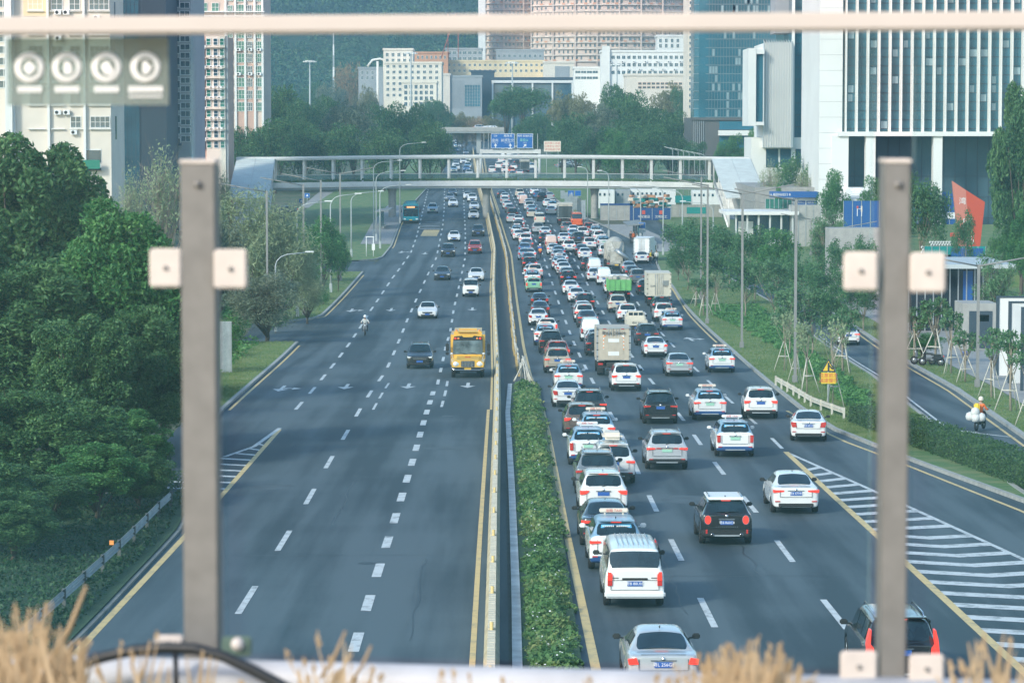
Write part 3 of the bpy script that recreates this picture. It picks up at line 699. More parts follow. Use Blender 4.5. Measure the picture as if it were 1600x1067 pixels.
def van(key, L=4.9, W=1.72, H=1.98, txt=None, panel=False, lit=True, plt=M_PLB, rear='big', round_=.3):
    p = dict(L=L, W=W, H=H, zh=1.0, zc=1.12, zt=1.12, ywb=L/2-.25, ywt=L/2-.95, yrt=-L/2+.22, yrb=-L/2+.07, Wr=W-.32, rdrop=.07, rd=.03, gc=.26, fo=1.0, ro=1.0, rw=.97)
    r = empty('van'); f = L / 2
    link('body', car_body(p, zdark=.30), r)
    if rear == 'big': slope_panel(p, True, root=r, inset=.03, t0=.1, t1=.86, off=.055)
    elif rear == 'small': 
        mb = MB(); a = -f + .1; mb.add([(-.3, a, 1.45), (.3, a, 1.45), (.28, a+.03, 1.72), (-.28, a+.03, 1.72)], [(0,1,2,3)]); mb.build('rear_window', M_GLASS, r)
    slope_panel(p, False, name='windscreen', root=r, inset=.05)
    side_windows(p, r, [(p['ywb']-.5, .9, p['ywt']-.05, .9)] + ([] if panel else [(.8, -.3, .8, -.3), (-.4, -1.4, -.4, -1.4), (-1.5, -f+.35, -1.5, -f+.45)]))
    wheels(p, r); mirrors(p, r, y=f - .75, z=1.2)
    for s in (-1, 1):
        lamp(r, 'tail_light', [(.66, .70), (.80, .70), (.80, .98), (.66, .98)], -f - .02, .1, M_RED, s=s)
        lamp(r, 'tail_light', [(.66, .86), (.80, .86), (.79, 1.1), (.72, 1.1), (.66, 1.02)], -f - .035, .1, M_REDON if lit else M_RED, s=s)
    mb = MB(); mb.box((0, -f - .01, .90), (.75, .03, .06), bev=.012); mb.build('tailgate_handle', M_TRIM, r)
    plate(p, r, .76, -f - .014, plt, txt=txt)
    mb = MB(); mb.box((0, -f + .04, .44), (W - .02, .22, .2), bev=.05); mb.build('bumper', M_BODY, r)
    mb = MB()
    mb.box((0, -f - .002, .575), (W*.78, .012, .012)); 
    for s in (-1, 1): mb.box((s*W*.39, -f - .002, .83), (.012, .012, .52)); mb.box((s*.58, -f - .002, .93), (.2, .012, .02))
    mb.box((0, -f - .002, .86), (W*.78, .012, .010)); mb.build('tailgate_seam', M_TRIM, r)
    if not panel:
        mb = MB()
        for k in range(7): mb.box((-.45 + .15*k, -.3, H - .005), (.018, L*.62, .02))
        mb.build('roof_ribs', M_GALV, r)
    for s in (-1, 1): lamp(r, 'headlight', [(.44, .72), (.78, .74), (.8, .90), (.46, .86)], f - .17, .14, M_HEAD, s=s)
    mb = MB(); mb.poly([(-.4, .60), (.4, .60), (.42, .78), (-.42, .78)], .14); fixn(mb.build('grille', M_TRIM, r, (0, f-.12, 0)))
    mb = MB(); mb.poly([(-.55, .30), (.55, .30), (.6, .42), (-.6, .42)], .12); fixn(mb.build('air_intake', M_TRIM, r, (0, f-.12, 0)))
    plate(p, r, .50, f + .03, plt, s=1)
    PROTO[key] = (r, p); return r
sedan('sedan'); sedan('sedan_off', lamps='leaf', lit=False, L=4.7, W=1.80); sedan('sedan_wide', lamps='wide', L=4.9, W=1.85, H=1.48)
sedan('camry', lamps='wide', L=4.9, W=1.83, H=1.47, txt='粤B 87V93'); sedan('merc', lamps='wedge', L=4.75, W=1.81, H=1.44, txt='粤L 256G8')
sedan('cclass', lamps='leaf', L=4.75, W=1.81, H=1.44, lit=False, txt='粤B 6K133')
sedan('ev_sedan', lamps='wide', L=4.8, W=1.86, H=1.5, plt=M_PLG)
suv('suv'); suv('suv_boom', lamps='boom', W=1.88, H=1.66, rails=False); suv('suv_off', lamps='wide', lit=False, H=1.7); suv('suv_box', box=True, lamps='wide'); suv('hatch', L=4.3, W=1.79, H=1.52, lamps='tall', rails=False, dark=.3)
suv('suv_red', lamps='boom', L=4.4, W=1.83, H=1.6, rails=False); suv('ev_suv', W=1.88, H=1.66, lamps='wide', plt=M_PLG, wide_bar=True)
suv('mini', L=4.3, W=1.84, H=1.6, lamps='oval', mini=True, txt='粤B R60C8', dark=.55); suv('volvo', L=4.9, W=1.94, H=1.72, lamps='pillar')
suv('taxi', L=4.56, W=1.82, H=1.63, taxi=True, plt=M_PLG, lamps='tall', rails=False, dark=.44, lit=False); suv('taxi_lit', L=4.56, W=1.82, H=1.63, taxi=True, plt=M_PLG, lamps='wide', rails=False, dark=.44, banner=True)
van('minibus', txt='粤B 88U05', W=1.8, L=4.7, H=1.84); van('mpv', L=4.6, W=1.75, H=1.82); van('panel_van', panel=True, rear='none', L=4.5, W=1.68, H=1.9, lit=False)
# ---------------------------------------------------------------- larger vehicles
M_TAN = mat('truck_box_tan', (.50, .43, .34), .6, var=.12, scale=2.5); M_CREAM = mat('truck_box_cream', (.60, .55, .45), .55, var=.06, scale=2)
M_DKBOX = mat('truck_box_dark', (.06, .08, .085), .6, var=.15); M_CHASSIS = mat('chassis_grime', (.03, .03, .032), .8)
M_ORANGE = mat('reflective_orange', (.85, .30, .07), .5); M_GREEN = mat('tipper_green', (.14, .40, .13), .55, var=.15, scale=2)
M_TEAL = mat('bus_teal', (.015, .25, .33), .25, coat=.6, var=.05); M_BUSY = mat('school_bus_yellow', (.78, .45, .06), .3, coat=.5, var=.05, scale=1.5)
M_MIXER = mat('mixer_drum_dirty', (.36, .34, .30), .85, col2=(.50, .48, .43), scale=2.2, bump=.3); M_LED = mat('route_display', (.5, .12, .05), .5, emis=((1, .35, .15), .9))
M_COACH = mat('van_orange', (.80, .13, .04), .35, coat=.4)
def big_wheels(r, W, ys, R_=.47, w=.28, dual=()):
    for i, y in enumerate(ys):
        for s in (-1, 1):
            ww = w * (2 if i in dual else 1); mb = MB(); h = ww / 2
            mb.lathe([(R_*.55, -h), (R_*.94, -h), (R_, -h*.8), (R_, h*.8), (R_*.94, h), (R_*.55, h)], axis='X', n=20); mb.lathe([(.02, -h*.5), (R_*.55, -h*.5)], axis='X', n=20); mb.lathe([(.02, h*.5), (R_*.55, h*.5)], axis='X', n=20)
            t = mb.build('wheel', M_TYRE, r, (s * (W/2 - h - .02), y, R_))
            mb = MB(); mb.lathe([(R_*.5, s*h*.55), (R_*.2, s*h*.62), (.03, s*h*.62)], axis='X', n=14); mb.build('rim', M_GALV, t)
def cab(r, W, H, f, col, L=1.9):
    mb = MB(); mb.box((0, f - L/2, H/2 + .35), (W, L, H - .7), bev=.12); mb.build('cab', col, r)
    mb = MB(); mb.box((0, f + .005, H*.68), (W*.86, .03, H*.27), bev=.01); mb.build('windscreen', M_GLASS, r)
    for s in (-1, 1):
        mb = MB(); mb.box((s*(W/2 + .003), f - .75, H*.66), (.02, .9, H*.24)); mb.build('side_window', M_GLASS, r)
        mb = MB(); mb.box((s*(W/2 + .18), f - .25, H*.66), (.08, .12, .45), bev=.02); mb.cyl((s*W/2, f-.25, H*.8), (s*(W/2+.18), f-.25, H*.78), .02, 6); mb.build('mirror', M_TRIM, r)
        mb = MB(); mb.box((s*W*.38, f + .01, .75), (.3, .05, .2), bev=.02); mb.build('headlight', M_HEAD, r)
    mb = MB(); mb.box((0, f + .0, .55), (W, .12, .3), bev=.03); mb.build('front_bumper', M_TRIM, r)
def box_truck(key, W, H, L, m_box, label_txt=None, m_top=None, chev=False, louvre=False, col=M_WHITE, hb=None, axles=2, R_=.46):
    r = empty('box_truck'); f = L/2; cl = 1.9; zb = 1.05
    cab(r, W*.92, min(2.5, H*.78), f, col)
    mb = MB(); mb.box((0, (-f + f - cl - .15)/2, (zb + H)/2), (W, L - cl - .15, H - zb), bev=.02); bx = mb.build('cargo_box', m_box, r)
    if m_top: mb = MB(); mb.box((0, (-cl-.15)/2, H - .12), (W + .05, L - cl - .1, .45), bev=.02); mb.build('box_header', m_top, r)
    y = -f - .01; mb = MB()
    mb.box((0, y, H - .05), (W, .05, .09)); mb.box((0, y, zb + .05), (W, .05, .1))
    for s in (-1, 1): mb.box((s*(W/2 - .05), y, (zb + H)/2), (.09, .05, H - zb))
    mb.build('door_frame', M_GALV if not louvre else m_box, r)
    mb = MB(); mb.box((0, y, (zb+H)/2), (.02, .04, H - zb)); 
    for s in (-1, 1):
        for k in range(5): mb.box((s*(W/2 - .07), y - .03, zb + .25 + k*(H-zb-.4)/4), (.12, .03, .06))
    mb.build('hinges', M_CHASSIS, r)
    mb = MB()
    for x in (-.3, -.14, .14, .3): mb.cyl((x*W/2, y-.04, zb+.1), (x*W/2, y-.04, H-.1), .018, 6); 
    mb.build('locking_bar', M_GALV if m_box is not M_DKBOX else M_CHASSIS, r)
    if chev:
        for s in (-1, 1):
            mb = MB(); x = s * W * .27; mb.box((x, y - .03, (zb+H)/2 + .1), (.16, .02, .95)); o = mb.build('reflective_strip', M_INKW, r)
            mb = MB()
            for k in range(4): zz = (zb+H)/2 - .33 + .24*k; mb.add([(x-.08, y-.045, zz), (x+.08, y-.045, zz - s*.1), (x+.08, y-.045, zz + .12 - s*.1), (x-.08, y-.045, zz+.12)], [(0,1,2,3)])
            mb.build('chevron', M_ORANGE, o)
        mb = MB(); mb.box((0, y-.05, zb + 1.32), (.72, .02, .22)); mb.box((0, y-.05, zb+.45), (.72, .02, .26)); mb.build('information_panel', M_WHITE, r)
        mb = MB(); mb.box((0, y-.04, zb + .8), (W*.56, .03, 1.5)); mb.box((0, y-.02, zb + .8), (W*.9, .03, 1.56)); mb.build('tail_lift', M_TAN, r)
        for s in (-1, 1): 
            mb = MB(); mb.box((s*.6, y-.03, H-.12), (.2, .03, .05)); mb.build('marker_light', M_RED, r)
    if louvre:
        mb = MB()
        for k in range(7): mb.box((W*.26, y - .02, H - .75 - .07*k), (.62, .03, .035))
        mb.build('vent_louvre', M_GALV, r)
    if label_txt:
        for tx, x, z, sz in label_txt: text('box_lettering', tx, sz, M_INK if m_box is not M_DKBOX else M_INKW, bx, face_at(x, y - .06, z), .003)
    mb = MB(); mb.box((0, -f/2 + .2, .78), (W*.42, L*.9, .26)); mb.box((0, -f + .12, .60), (W*.9, .1, .14)); mb.cyl((-W*.3, -f+1.7, .6), (W*.3, -f+1.7, .6), .12, 8); mb.build('chassis', M_CHASSIS, r)
    for s in (-1, 1):
        mb = MB(); mb.box((s*W*.38, -f + .02, .80), (.32, .06, .13), bev=.01); mb.build('tail_light', M_RED, r)
        mb = MB(); mb.box((s*W*.38, -f + .45, .45), (.42, .02, .5)); mb.build('mudflap', M_TRIM, r)
    mb = MB(); mb.box((0, -f - .02, .62), (.44, .02, .16)); mb.build('number_plate', M_PLY, r)
    big_wheels(r, W*.94, [f - .9, -f + 1.3] + ([-f + 2.4] if axles > 2 else []), R_, .25, dual=(1, 2))
    PROTO[key] = (r, dict(L=L, W=W, H=H)); return r
box_truck('tan_truck', 2.28, 3.25, 6.4, M_TAN, [('粤RA D8409', 0, 2.83, .30)], chev=True)
box_truck('cream_truck', 2.4, 3.3, 7.0, M_CREAM, [('SLKF', -.62, 2.02, .24), ('7262', .62, 2.02, .24)], louvre=True)
box_truck('dark_truck', 2.35, 3.3, 6.5, M_DKBOX, [('OPPEIN', 0, 2.45, .22)][:0], m_top=M_CREAM)
box_truck('white_truck', 2.1, 3.0, 5.8, M_WHITE)
def hauler(key):      # cement mixer
    r = empty('cement_mixer_truck'); L, W = 8.6, 2.5; f = L/2
    cab(r, 2.35, 2.9, f, M_MIXER, 2.0)
    mb = MB(); mb.box((0, -.8, .95), (1.0, L - 1.6, .35)); mb.box((0, -f + .15, .75), (2.3, .15, .25)); mb.box((0, -f+.5, 1.5), (1.5, .25, 1.4)); mb.build('chassis', M_MIXER, r)
    mb = MB(); M = Matrix.Translation((0, -f + 4.2, 2.35)) @ Matrix.Rotation(radians(13), 4, 'X')
    mb.lathe([(.25, 2.35), (.7, 2.2), (1.1, 1.3), (1.2, .3), (1.12, -.8), (.8, -2.1), (.55, -3.0), (.62, -3.1), (.45, -3.1)], n=26, M=M @ Matrix.Identity(4), axis='Y')
    mb.build('mixing_drum', M_MIXER, r)
    mb = MB(); mb.poly([(-.62, 3.35), (.62, 3.35), (.28, 2.55), (-.28, 2.55)], 1.0, M=Matrix.Translation((0, -f + .25, 0))); fixn(mb.build('loading_hopper', M_MIXER, r))
    mb = MB(); mb.tube([(0, -f + .35, 2.4), (.35, -f + .1, 2.05), (1.35, -f - .15, 1.3)], [.28, .26, .2], 10); mb.build('chute', M_GALV, r)
    mb = MB()
    for s in (-1, 1): mb.tube([(s*.75, -f+.6, 1.0), (s*.8, -f+.55, 3.3)], .06, 6)
    mb.tube([(-.8, -f+.55, 3.3), (.8, -f+.55, 3.3)], .06, 6); mb.tube([(-1.1, -f+.3, .8), (-1.05, -f+.4, 3.1)], .05, 6)
    for k in range(6): mb.tube([(-1.1, -f+.32, 1.0+.35*k), (-.8, -f+.32, 1.0+.35*k)], .03, 5)
    mb.build('ladder_frame', M_MIXER, r)
    for s in (-1, 1):
        mb = MB(); mb.box((s*1.0, -f + .05, .78), (.35, .06, .14)); mb.build('tail_light', M_RED, r)
    mb = MB(); mb.box((0, -f+.06, .6), (.44, .02, .16)); mb.build('number_plate', M_PLY, r)
    big_wheels(r, 2.45, [f - 1.2, f - 2.6, -f + 1.2, -f + 2.55], .5, .28, dual=(2, 3)); PROTO[key] = (r, dict(L=L, W=W))
hauler('mixer')
def tipper(key):
    r = empty('tipper_truck'); L, W = 6.6, 2.35; f = L/2; cab(r, 2.1, 2.4, f, M_WHITE)
    mb = MB(); zb, zt = 1.1, 2.2; y0, y1 = -f, f - 2.2
    for s in (-1, 1): mb.box((s*(W/2-.04), (y0+y1)/2, (zb+zt)/2), (.08, y1-y0, zt-zb)); 
    mb.box((0, y0+.04, (zb+zt)/2), (W-.16, .08, zt-zb)); mb.box((0, y1-.04, (zb+zt)/2), (W-.16, .08, zt-zb)); mb.box((0, (y0+y1)/2, zb+.05), (W-.17, y1-y0-.17, .1))
    for k in range(5): mb.box((-W/2+.1+k*(W-.2)/4, y0-.03, (zb+zt)/2), (.09, .06, zt-zb-.02))
    for k in range(6):
        for s in (-1, 1): mb.box((s*(W/2+.03), y0+.3+k*(y1-y0-.6)/5, (zb+zt)/2), (.06, .09, zt-zb-.02))
    mb.build('tipper_body', M_GREEN, r)
    mb = MB(); rr = random.Random(3)
    for k in range(26): mb.box((rr.uniform(-.9, .9), rr.uniform(y0+.4, y1-.4), zt - .1 + rr.uniform(0, .28)), (rr.uniform(.3, .7), rr.uniform(.3, .9), .3), rz=rr.uniform(0, 3), bev=.06)
    mb.build('load', M_MIXER, r)
    mb = MB(); mb.box((0, -.3, .8), (.9, L-.8, .3)); mb.build('chassis', M_CHASSIS, r)
    for s in (-1, 1): mb = MB(); mb.box((s*.9, -f+.02, .8), (.3, .06, .13)); mb.build('tail_light', M_RED, r)
    big_wheels(r, 2.2, [f-.95, -f+1.3], .45, .25, dual=(1,)); PROTO[key] = (r, dict(L=L, W=W))
tipper('tipper')
def pickup(key):
    r = suv(key, L=4.9, W=1.75, H=1.78, rails=False, spoiler=False, lit=False, lamps='tall'); drop(r)
    r = empty('pickup_truck'); L, W = 5.1, 1.75; f = L/2
    mb = MB(); mb.box((0, f - 1.35, 1.02), (W-.04, 2.7, .95), bev=.12); mb.box((0, f-1.5, 1.56), (W-.22, 1.75, .55), bev=.14); mb.build('cab', M_CREAM, r)
    for x, w_ in ((-.42, .34), (0, .34), (.42, .34)):
        mb = MB(); mb.box((x, f - 2.385, 1.6), (w_, .03, .27), bev=.012); mb.build('rear_window', M_GLASS, r)
    mb = MB()
    for s in (-1, 1): mb.box((s*(W/2-.03), -f+1.2, 1.0), (.05, 2.3, .42))
    mb.box((0, -f+.05, 1.0), (W-.12, .05, .42)); mb.box((0, -f+1.2, .82), (W-.12, 2.28, .05)); bd = mb.build('load_bed', M_CREAM, r)
    text('tailgate_lettering', '粤BE 1542', .2, M_INK, bd, face_at(0, -f+.018, 1.0), .003)
    mb = MB(); mb.box((0, f-2.45, 1.45), (W-.2, .04, .04)); mb.box((0, -.2, .6), (.7, L-.6, .2)); mb.build('chassis', M_CHASSIS, r)
    mb = MB(); mb.box((0, f-.95, 1.62), (W-.4, .5, .35)); mb.box((0, f-.02, .95), (1.2, .05, .2)); mb.build('windscreen', M_GLASS, r)
    for s in (-1, 1):
        mb = MB(); mb.box((s*.72, -f+.04, .68), (.16, .06, .16), bev=.01); mb.build('tail_light', M_REDON, r)
        mb = MB(); mb.box((s*(W/2+.1), f-.95, 1.4), (.16, .08, .2), bev=.02); mb.build('mirror', M_TRIM, r)
    mb = MB(); mb.box((0, -f+.02, .6), (.44, .02, .14)); mb.build('number_plate', M_PLB, r)
    big_wheels(r, W, [f-.85, -f+1.0], .34, .2); PROTO[key] = (r, dict(L=L, W=W))
pickup('pickup')
def bus(key, W=2.5, H=3.15, L=11.0):       # city bus, seen from its front
    r = empty('city_bus'); f = L/2
    mb = MB(); mb.box((0, 0, .35 + (H-.35)/2), (W, L, H-.35), bev=.16); mb.build('body', M_TEAL, r)
    mb = MB(); mb.box((0, f + .0, 1.75), (W*.9, .06, 1.15), bev=.02); mb.build('windscreen', M_GLASS, r)
    mb = MB(); mb.box((0, f + .01, 2.62), (W*.86, .06, .42), bev=.02); o = mb.build('route_panel', M_TRIM, r)
    mb = MB(); mb.box((0, f + .05, 2.62), (W*.5, .02, .24)); mb.build('route_display', M_LED, o)
    for s in (-1, 1):
        mb = MB(); mb.box((s*(W/2+.0), 0, 2.0), (.05, L-1.2, .95)); mb.build('side_windows_band', M_GLASS, r)
        mb = MB(); mb.box((s*.95, f+.02, .75), (.34, .06, .2), bev=.02); mb.build('headlight', M_HEAD, r)
        mb = MB(); mb.box((s*(W/2+.22), f+.1, 2.0), (.16, .16, .5), bev=.03); mb.tube([(s*W/2*.9, f, 2.75), (s*(W/2+.2), f+.12, 2.6), (s*(W/2+.22), f+.1, 2.2)], .03, 6); mb.build('mirror', M_TRIM, r)
    mb = MB(); mb.box((0, f+.02, .45), (W*.96, .08, .2), bev=.02); mb.build('front_bumper', M_TRIM, r)
    mb = MB(); mb.box((0, f+.07, .62), (.44, .02, .14)); mb.build('number_plate', M_PLY, r)
    mb = MB(); mb.box((0, -1.5, H+.1), (1.7, 3, .22), bev=.06); mb.box((0, 2.5, H+.08), (1.6, 1.6, .18), bev=.06); mb.build('roof_unit', M_TEAL, r)
    big_wheels(r, W, [f-2.3, -f+2.6], .48, .28); PROTO[key] = (r, dict(L=L, W=W))
bus('bus')
def school_bus(key):
    r = empty('school_bus'); W, H, L = 2.28, 3.0, 7.2; f = L/2
    mb = MB(); mb.box((0, -.65, .55 + (H-.55)/2), (W, L-1.3, H-.55), bev=.22); mb.build('body', M_BUSY, r)
    # bonnet: tapered
    mb = MB(); hb = [(-1.1, .55), (1.1, .55), (1.13, 1.2), (.75, 1.42), (-.75, 1.42), (-1.13, 1.2)]; hf = [(-1.02, .55), (1.02, .55), (1.05, 1.02), (.7, 1.18), (-.7, 1.18), (-1.05, 1.02)]
    y0, y1 = f - 1.35, f; mb.add([(x, y0, z) for x, z in hb] + [(x, y1, z) for x, z in hf], [tuple(range(6))[::-1], tuple(range(6, 12))] + [(i, (i+1) % 6, (i+1) % 6 + 6, i+6) for i in range(6)])
    bo = fixn(mb.build('bonnet', M_BUSY, r))
    mb = MB(); mb.box((0, f-1.29, 1.95), (1.96, .06, .92), bev=.02); mb.build('windscreen', mat('bus_windscreen', (.13, .18, .20), .15, spec=.7, var=.8, scale=1.6), r)
    mb = MB(); mb.poly([(-.98, 2.42), (.98, 2.42), (.9, 2.66), (.4, 2.72), (.3, 2.62), (-.3, 2.62), (-.4, 2.72), (-.9, 2.66)], .06, M=Matrix.Translation((0, f-1.31, 0))); o = fixn(mb.build('lamp_panel', M_TRIM, r))
    for x, m in ((-.82, M_REDON), (-.62, M_AMB), (.62, M_AMB), (.82, M_REDON)):
        mb = MB(); mb.lathe([(.075, 0), (.06, .03), (.01, .04)], (x, f-1.25, 2.54), 'Y', 12); mb.build('warning_light', m, o)
    mb = MB(); mb.box((0, -.8, H+.04), (1.25, 2.0, .1), bev=.03); mb.build('roof_hatch', M_BUSY, r); mb = MB()
    for k in range(15): mb.box((-.6+.086*k, f-1.5, H-.07), (.035, .25, .05))
    mb.build('roof_vent_row', M_TRIM, r)
    for s in (-1, 1):
        mb = MB(); mb.lathe([(.09, 0), (.08, .1), (.02, .14)], (s*.75, f-1.6, H-.02), 'Z', 12); mb.build('roof_lamp', M_AMB, r)
        mb = MB(); mb.lathe([(.0, .06), (.14, .05), (.18, .0), (.19, -.1)], (s*.78, f-.02, .92), 'Y', 16); mb.box((s*.78, f-.05, .92), (.5, .12, .26), bev=.06); mb.build('headlight', M_HEAD, r)
        mb = MB(); mb.box((s*(W/2+.22), f-1.15, 1.95), (.22, .1, .5), bev=.03); mb.box((s*(W/2+.22), f-1.15, 1.55), (.22, .1, .2), bev=.03); mb.tube([(s*W/2, f-1.3, 2.35), (s*(W/2+.22), f-1.15, 2.3), (s*(W/2+.22), f-1.15, 1.5)], .02, 6); mb.build('mirror', M_TRIM, r)
        for k in range(4):
            mb = MB(); mb.box((s*(W/2+.002), f-2.3-.95*k, 2.0), (.02, .8, .75)); mb.build('side_window', M_GLASS, r)
        mb = MB(); mb.tube([(s*.95, f+.02, 1.2), (s*1.05, f+.1, 1.55)], .015, 5); mb.lathe([(.0, .08), (.08, .04), (.1, -.02), (.0, -.05)], (s*1.05, f+.1, 1.6), 'Z', 10); mb.build('bonnet_mirror', M_WHITE, r)
    mb = MB(); mb.box((0, f+.0, .93), (.92, .06, .42), bev=.03); g = mb.build('grille', M_CHROME, r)
    mb = MB()
    for k in range(9): mb.box((-.38+.095*k, f+.035, .93), (.05, .02, .36))
    mb.build('grille_slots', M_TRIM, g)
    mb = MB(); mb.box((0, f+.06, .58), (W*.96, .18, .26), bev=.05); b = mb.build('front_bumper', M_TRIM, r)
    mb = MB(); mb.tube([(-1.08, f+.14, .66), (-.8, f+.17, .54), (.8, f+.17, .54), (1.08, f+.14, .66)], .025, 6); mb.build('bumper_trim', M_CHROME, b)
    plate(dict(), r, .60, f + .17, M_PLY, s=1)
    text('bonnet_lettering', '校车', .2, M_INKR, bo, Matrix.Translation((0, f-.75, 1.325)) @ Matrix.Rotation(pi, 4, 'Z') @ Matrix.Rotation(radians(12), 4, 'X'), .01)
    mb = MB(); mb.tube([(-.6, f-1.22, 1.5), (-.1, f-1.22, 1.62)], .012, 5); mb.tube([(.1, f-1.22, 1.5), (.6, f-1.22, 1.62)], .012, 5); mb.build('wiper', M_TRIM, r)
    big_wheels(r, 2.2, [f-.95, -f+2.1], .45, .26, dual=(1,)); PROTO[key] = (r, dict(L=L, W=W))
school_bus('school_bus')
van('orange_van', W=1.9, L=5.5, H=2.25, lit=False, rear='big')
# ---------------------------------------------------------------- traffic: every vehicle at its place
CC = dict(white=(.78,.78,.77), cream=(.66,.60,.50), silver=(.42,.44,.46), grey=(.16,.18,.20), dark=(.035,.042,.048), black=(.012,.014,.016), red=(.35,.035,.02), orange=(.78,.13,.03),
          green=(.30,.60,.38), blue=(.05,.13,.28), beige=(.42,.37,.30), brown=(.13,.10,.085), lblue=(.25,.40,.52), pinkw=(.72,.50,.42))
CN = dict(lblue='pale blue', pinkw='orange and white', dark='dark grey', beige='beige silver')
ORD = 'nearest second third fourth fifth sixth seventh eighth ninth tenth eleventh twelfth thirteenth fourteenth fifteenth sixteenth seventeenth eighteenth nineteenth twentieth'.split()
def ordn(n):
    if n < 20: return ORD[n] if n else 'first'
    t = {2: 'twenty', 3: 'thirty', 4: 'forty', 5: 'fifty'}[(n + 1) // 10]; u = (n + 1) % 10
    return {'twenty': 'twentieth', 'thirty': 'thirtieth', 'forty': 'fortieth', 'fifty': 'fiftieth'}[t] if u == 0 else t + '-' + (['first'] + ORD)[u] if u > 1 else t + '-first'
KIND = dict(sedan='sedan', sedan_off='sedan', sedan_wide='sedan', camry='sedan', merc='sedan', cclass='sedan', ev_sedan='sedan', suv='suv', suv_boom='suv', suv_off='suv', suv_box='suv', hatch='hatchback', suv_red='suv', ev_suv='suv',
            mini='small car', volvo='estate suv', taxi='taxi', taxi_lit='taxi', minibus='minibus', mpv='people carrier', panel_van='panel van', tan_truck='box truck', cream_truck='box truck', dark_truck='box truck', white_truck='box truck',
            mixer='cement mixer truck', tipper='tipper truck', pickup='pickup truck', bus='city bus', school_bus='school bus', orange_van='van')
NM = {'suv': 'suv_car', 'sedan': 'sedan_car', 'hatchback': 'hatchback_car', 'small car': 'small_car', 'estate suv': 'suv_car', 'people carrier': 'people_carrier', 'panel van': 'panel_van', 'minibus': 'minibus', 'taxi': 'taxi',
      'box truck': 'box_truck', 'cement mixer truck': 'cement_mixer_truck', 'tipper truck': 'tipper_truck', 'pickup truck': 'pickup_truck', 'city bus': 'city_bus', 'school bus': 'school_bus', 'van': 'van'}
USED = {}
SKIP_FAR = ('badge', 'boot_seam', 'rim', 'plate_number', 'number_plate', 'wiper', 'antenna', 'reflector', 'trim_strip', 'skid_plate', 'chrome_bar', 'air_intake', 'roof_rail', 'tailgate_seam', 'tailgate_handle', 'rear_bumper_insert', 'grille', 'headlight', 'windscreen', 'banner_marks', 'sign_lettering', 'mirror', 'roof_ribs', 'chrome_bar', 'bumper')
SKIP_FRONTFAR = ('badge', 'boot_seam', 'rim', 'plate_number', 'wiper', 'antenna', 'reflector', 'trim_strip', 'skid_plate', 'roof_rail', 'tailgate_seam', 'tailgate_handle', 'rear_bumper_insert', 'tail_light', 'rear_window', 'banner_marks', 'sign_lettering', 'brake_light', 'spoiler', 'bumper')
def put(key, P, ang, col, label, group, away=True, far=False, dz=0, pitch=None, away_vec=None):
    src, p = PROTO[key]
    if key not in USED and not far: c = src; USED[key] = 1
    else: c = copy_tree(src, None, (SKIP_FAR if away else SKIP_FRONTFAR) if far else ())
    c.name = NM[KIND[key]]
    d = Vector((sin(ang), cos(ang), 0)); L = p['L']
    pos = P + d * (L/2 - .75)
    z = gz(pos.y) + .004 + dz if dz is not None else P.z
    c.location = (pos.x, pos.y, z)
    s = gslope(pos.y) if pitch is None else pitch
    c.rotation_euler = (s if away else -s, 0, -ang + (0 if away else pi))
    tint = CC.get(col, (.7, .7, .7))
    j = R.uniform(.92, 1.06)
    def setc(o):
        o.color = (tint[0]*j, tint[1]*j, tint[2]*j, 1)
        for k in kids(o) if o is src else o.children: setc(k)
    setc(c)
    tag(c, label, {'taxi': 'taxi', 'minibus': 'van', 'panel van': 'van', 'van': 'van', 'people carrier': 'van', 'city bus': 'bus', 'school bus': 'bus'}.get(KIND[key], 'truck' if 'truck' in KIND[key] else 'car'), group)
    return c
def lane_ang(line, Y):
    return atan2(line(Y + 6) - line(Y - 4), 10.0)
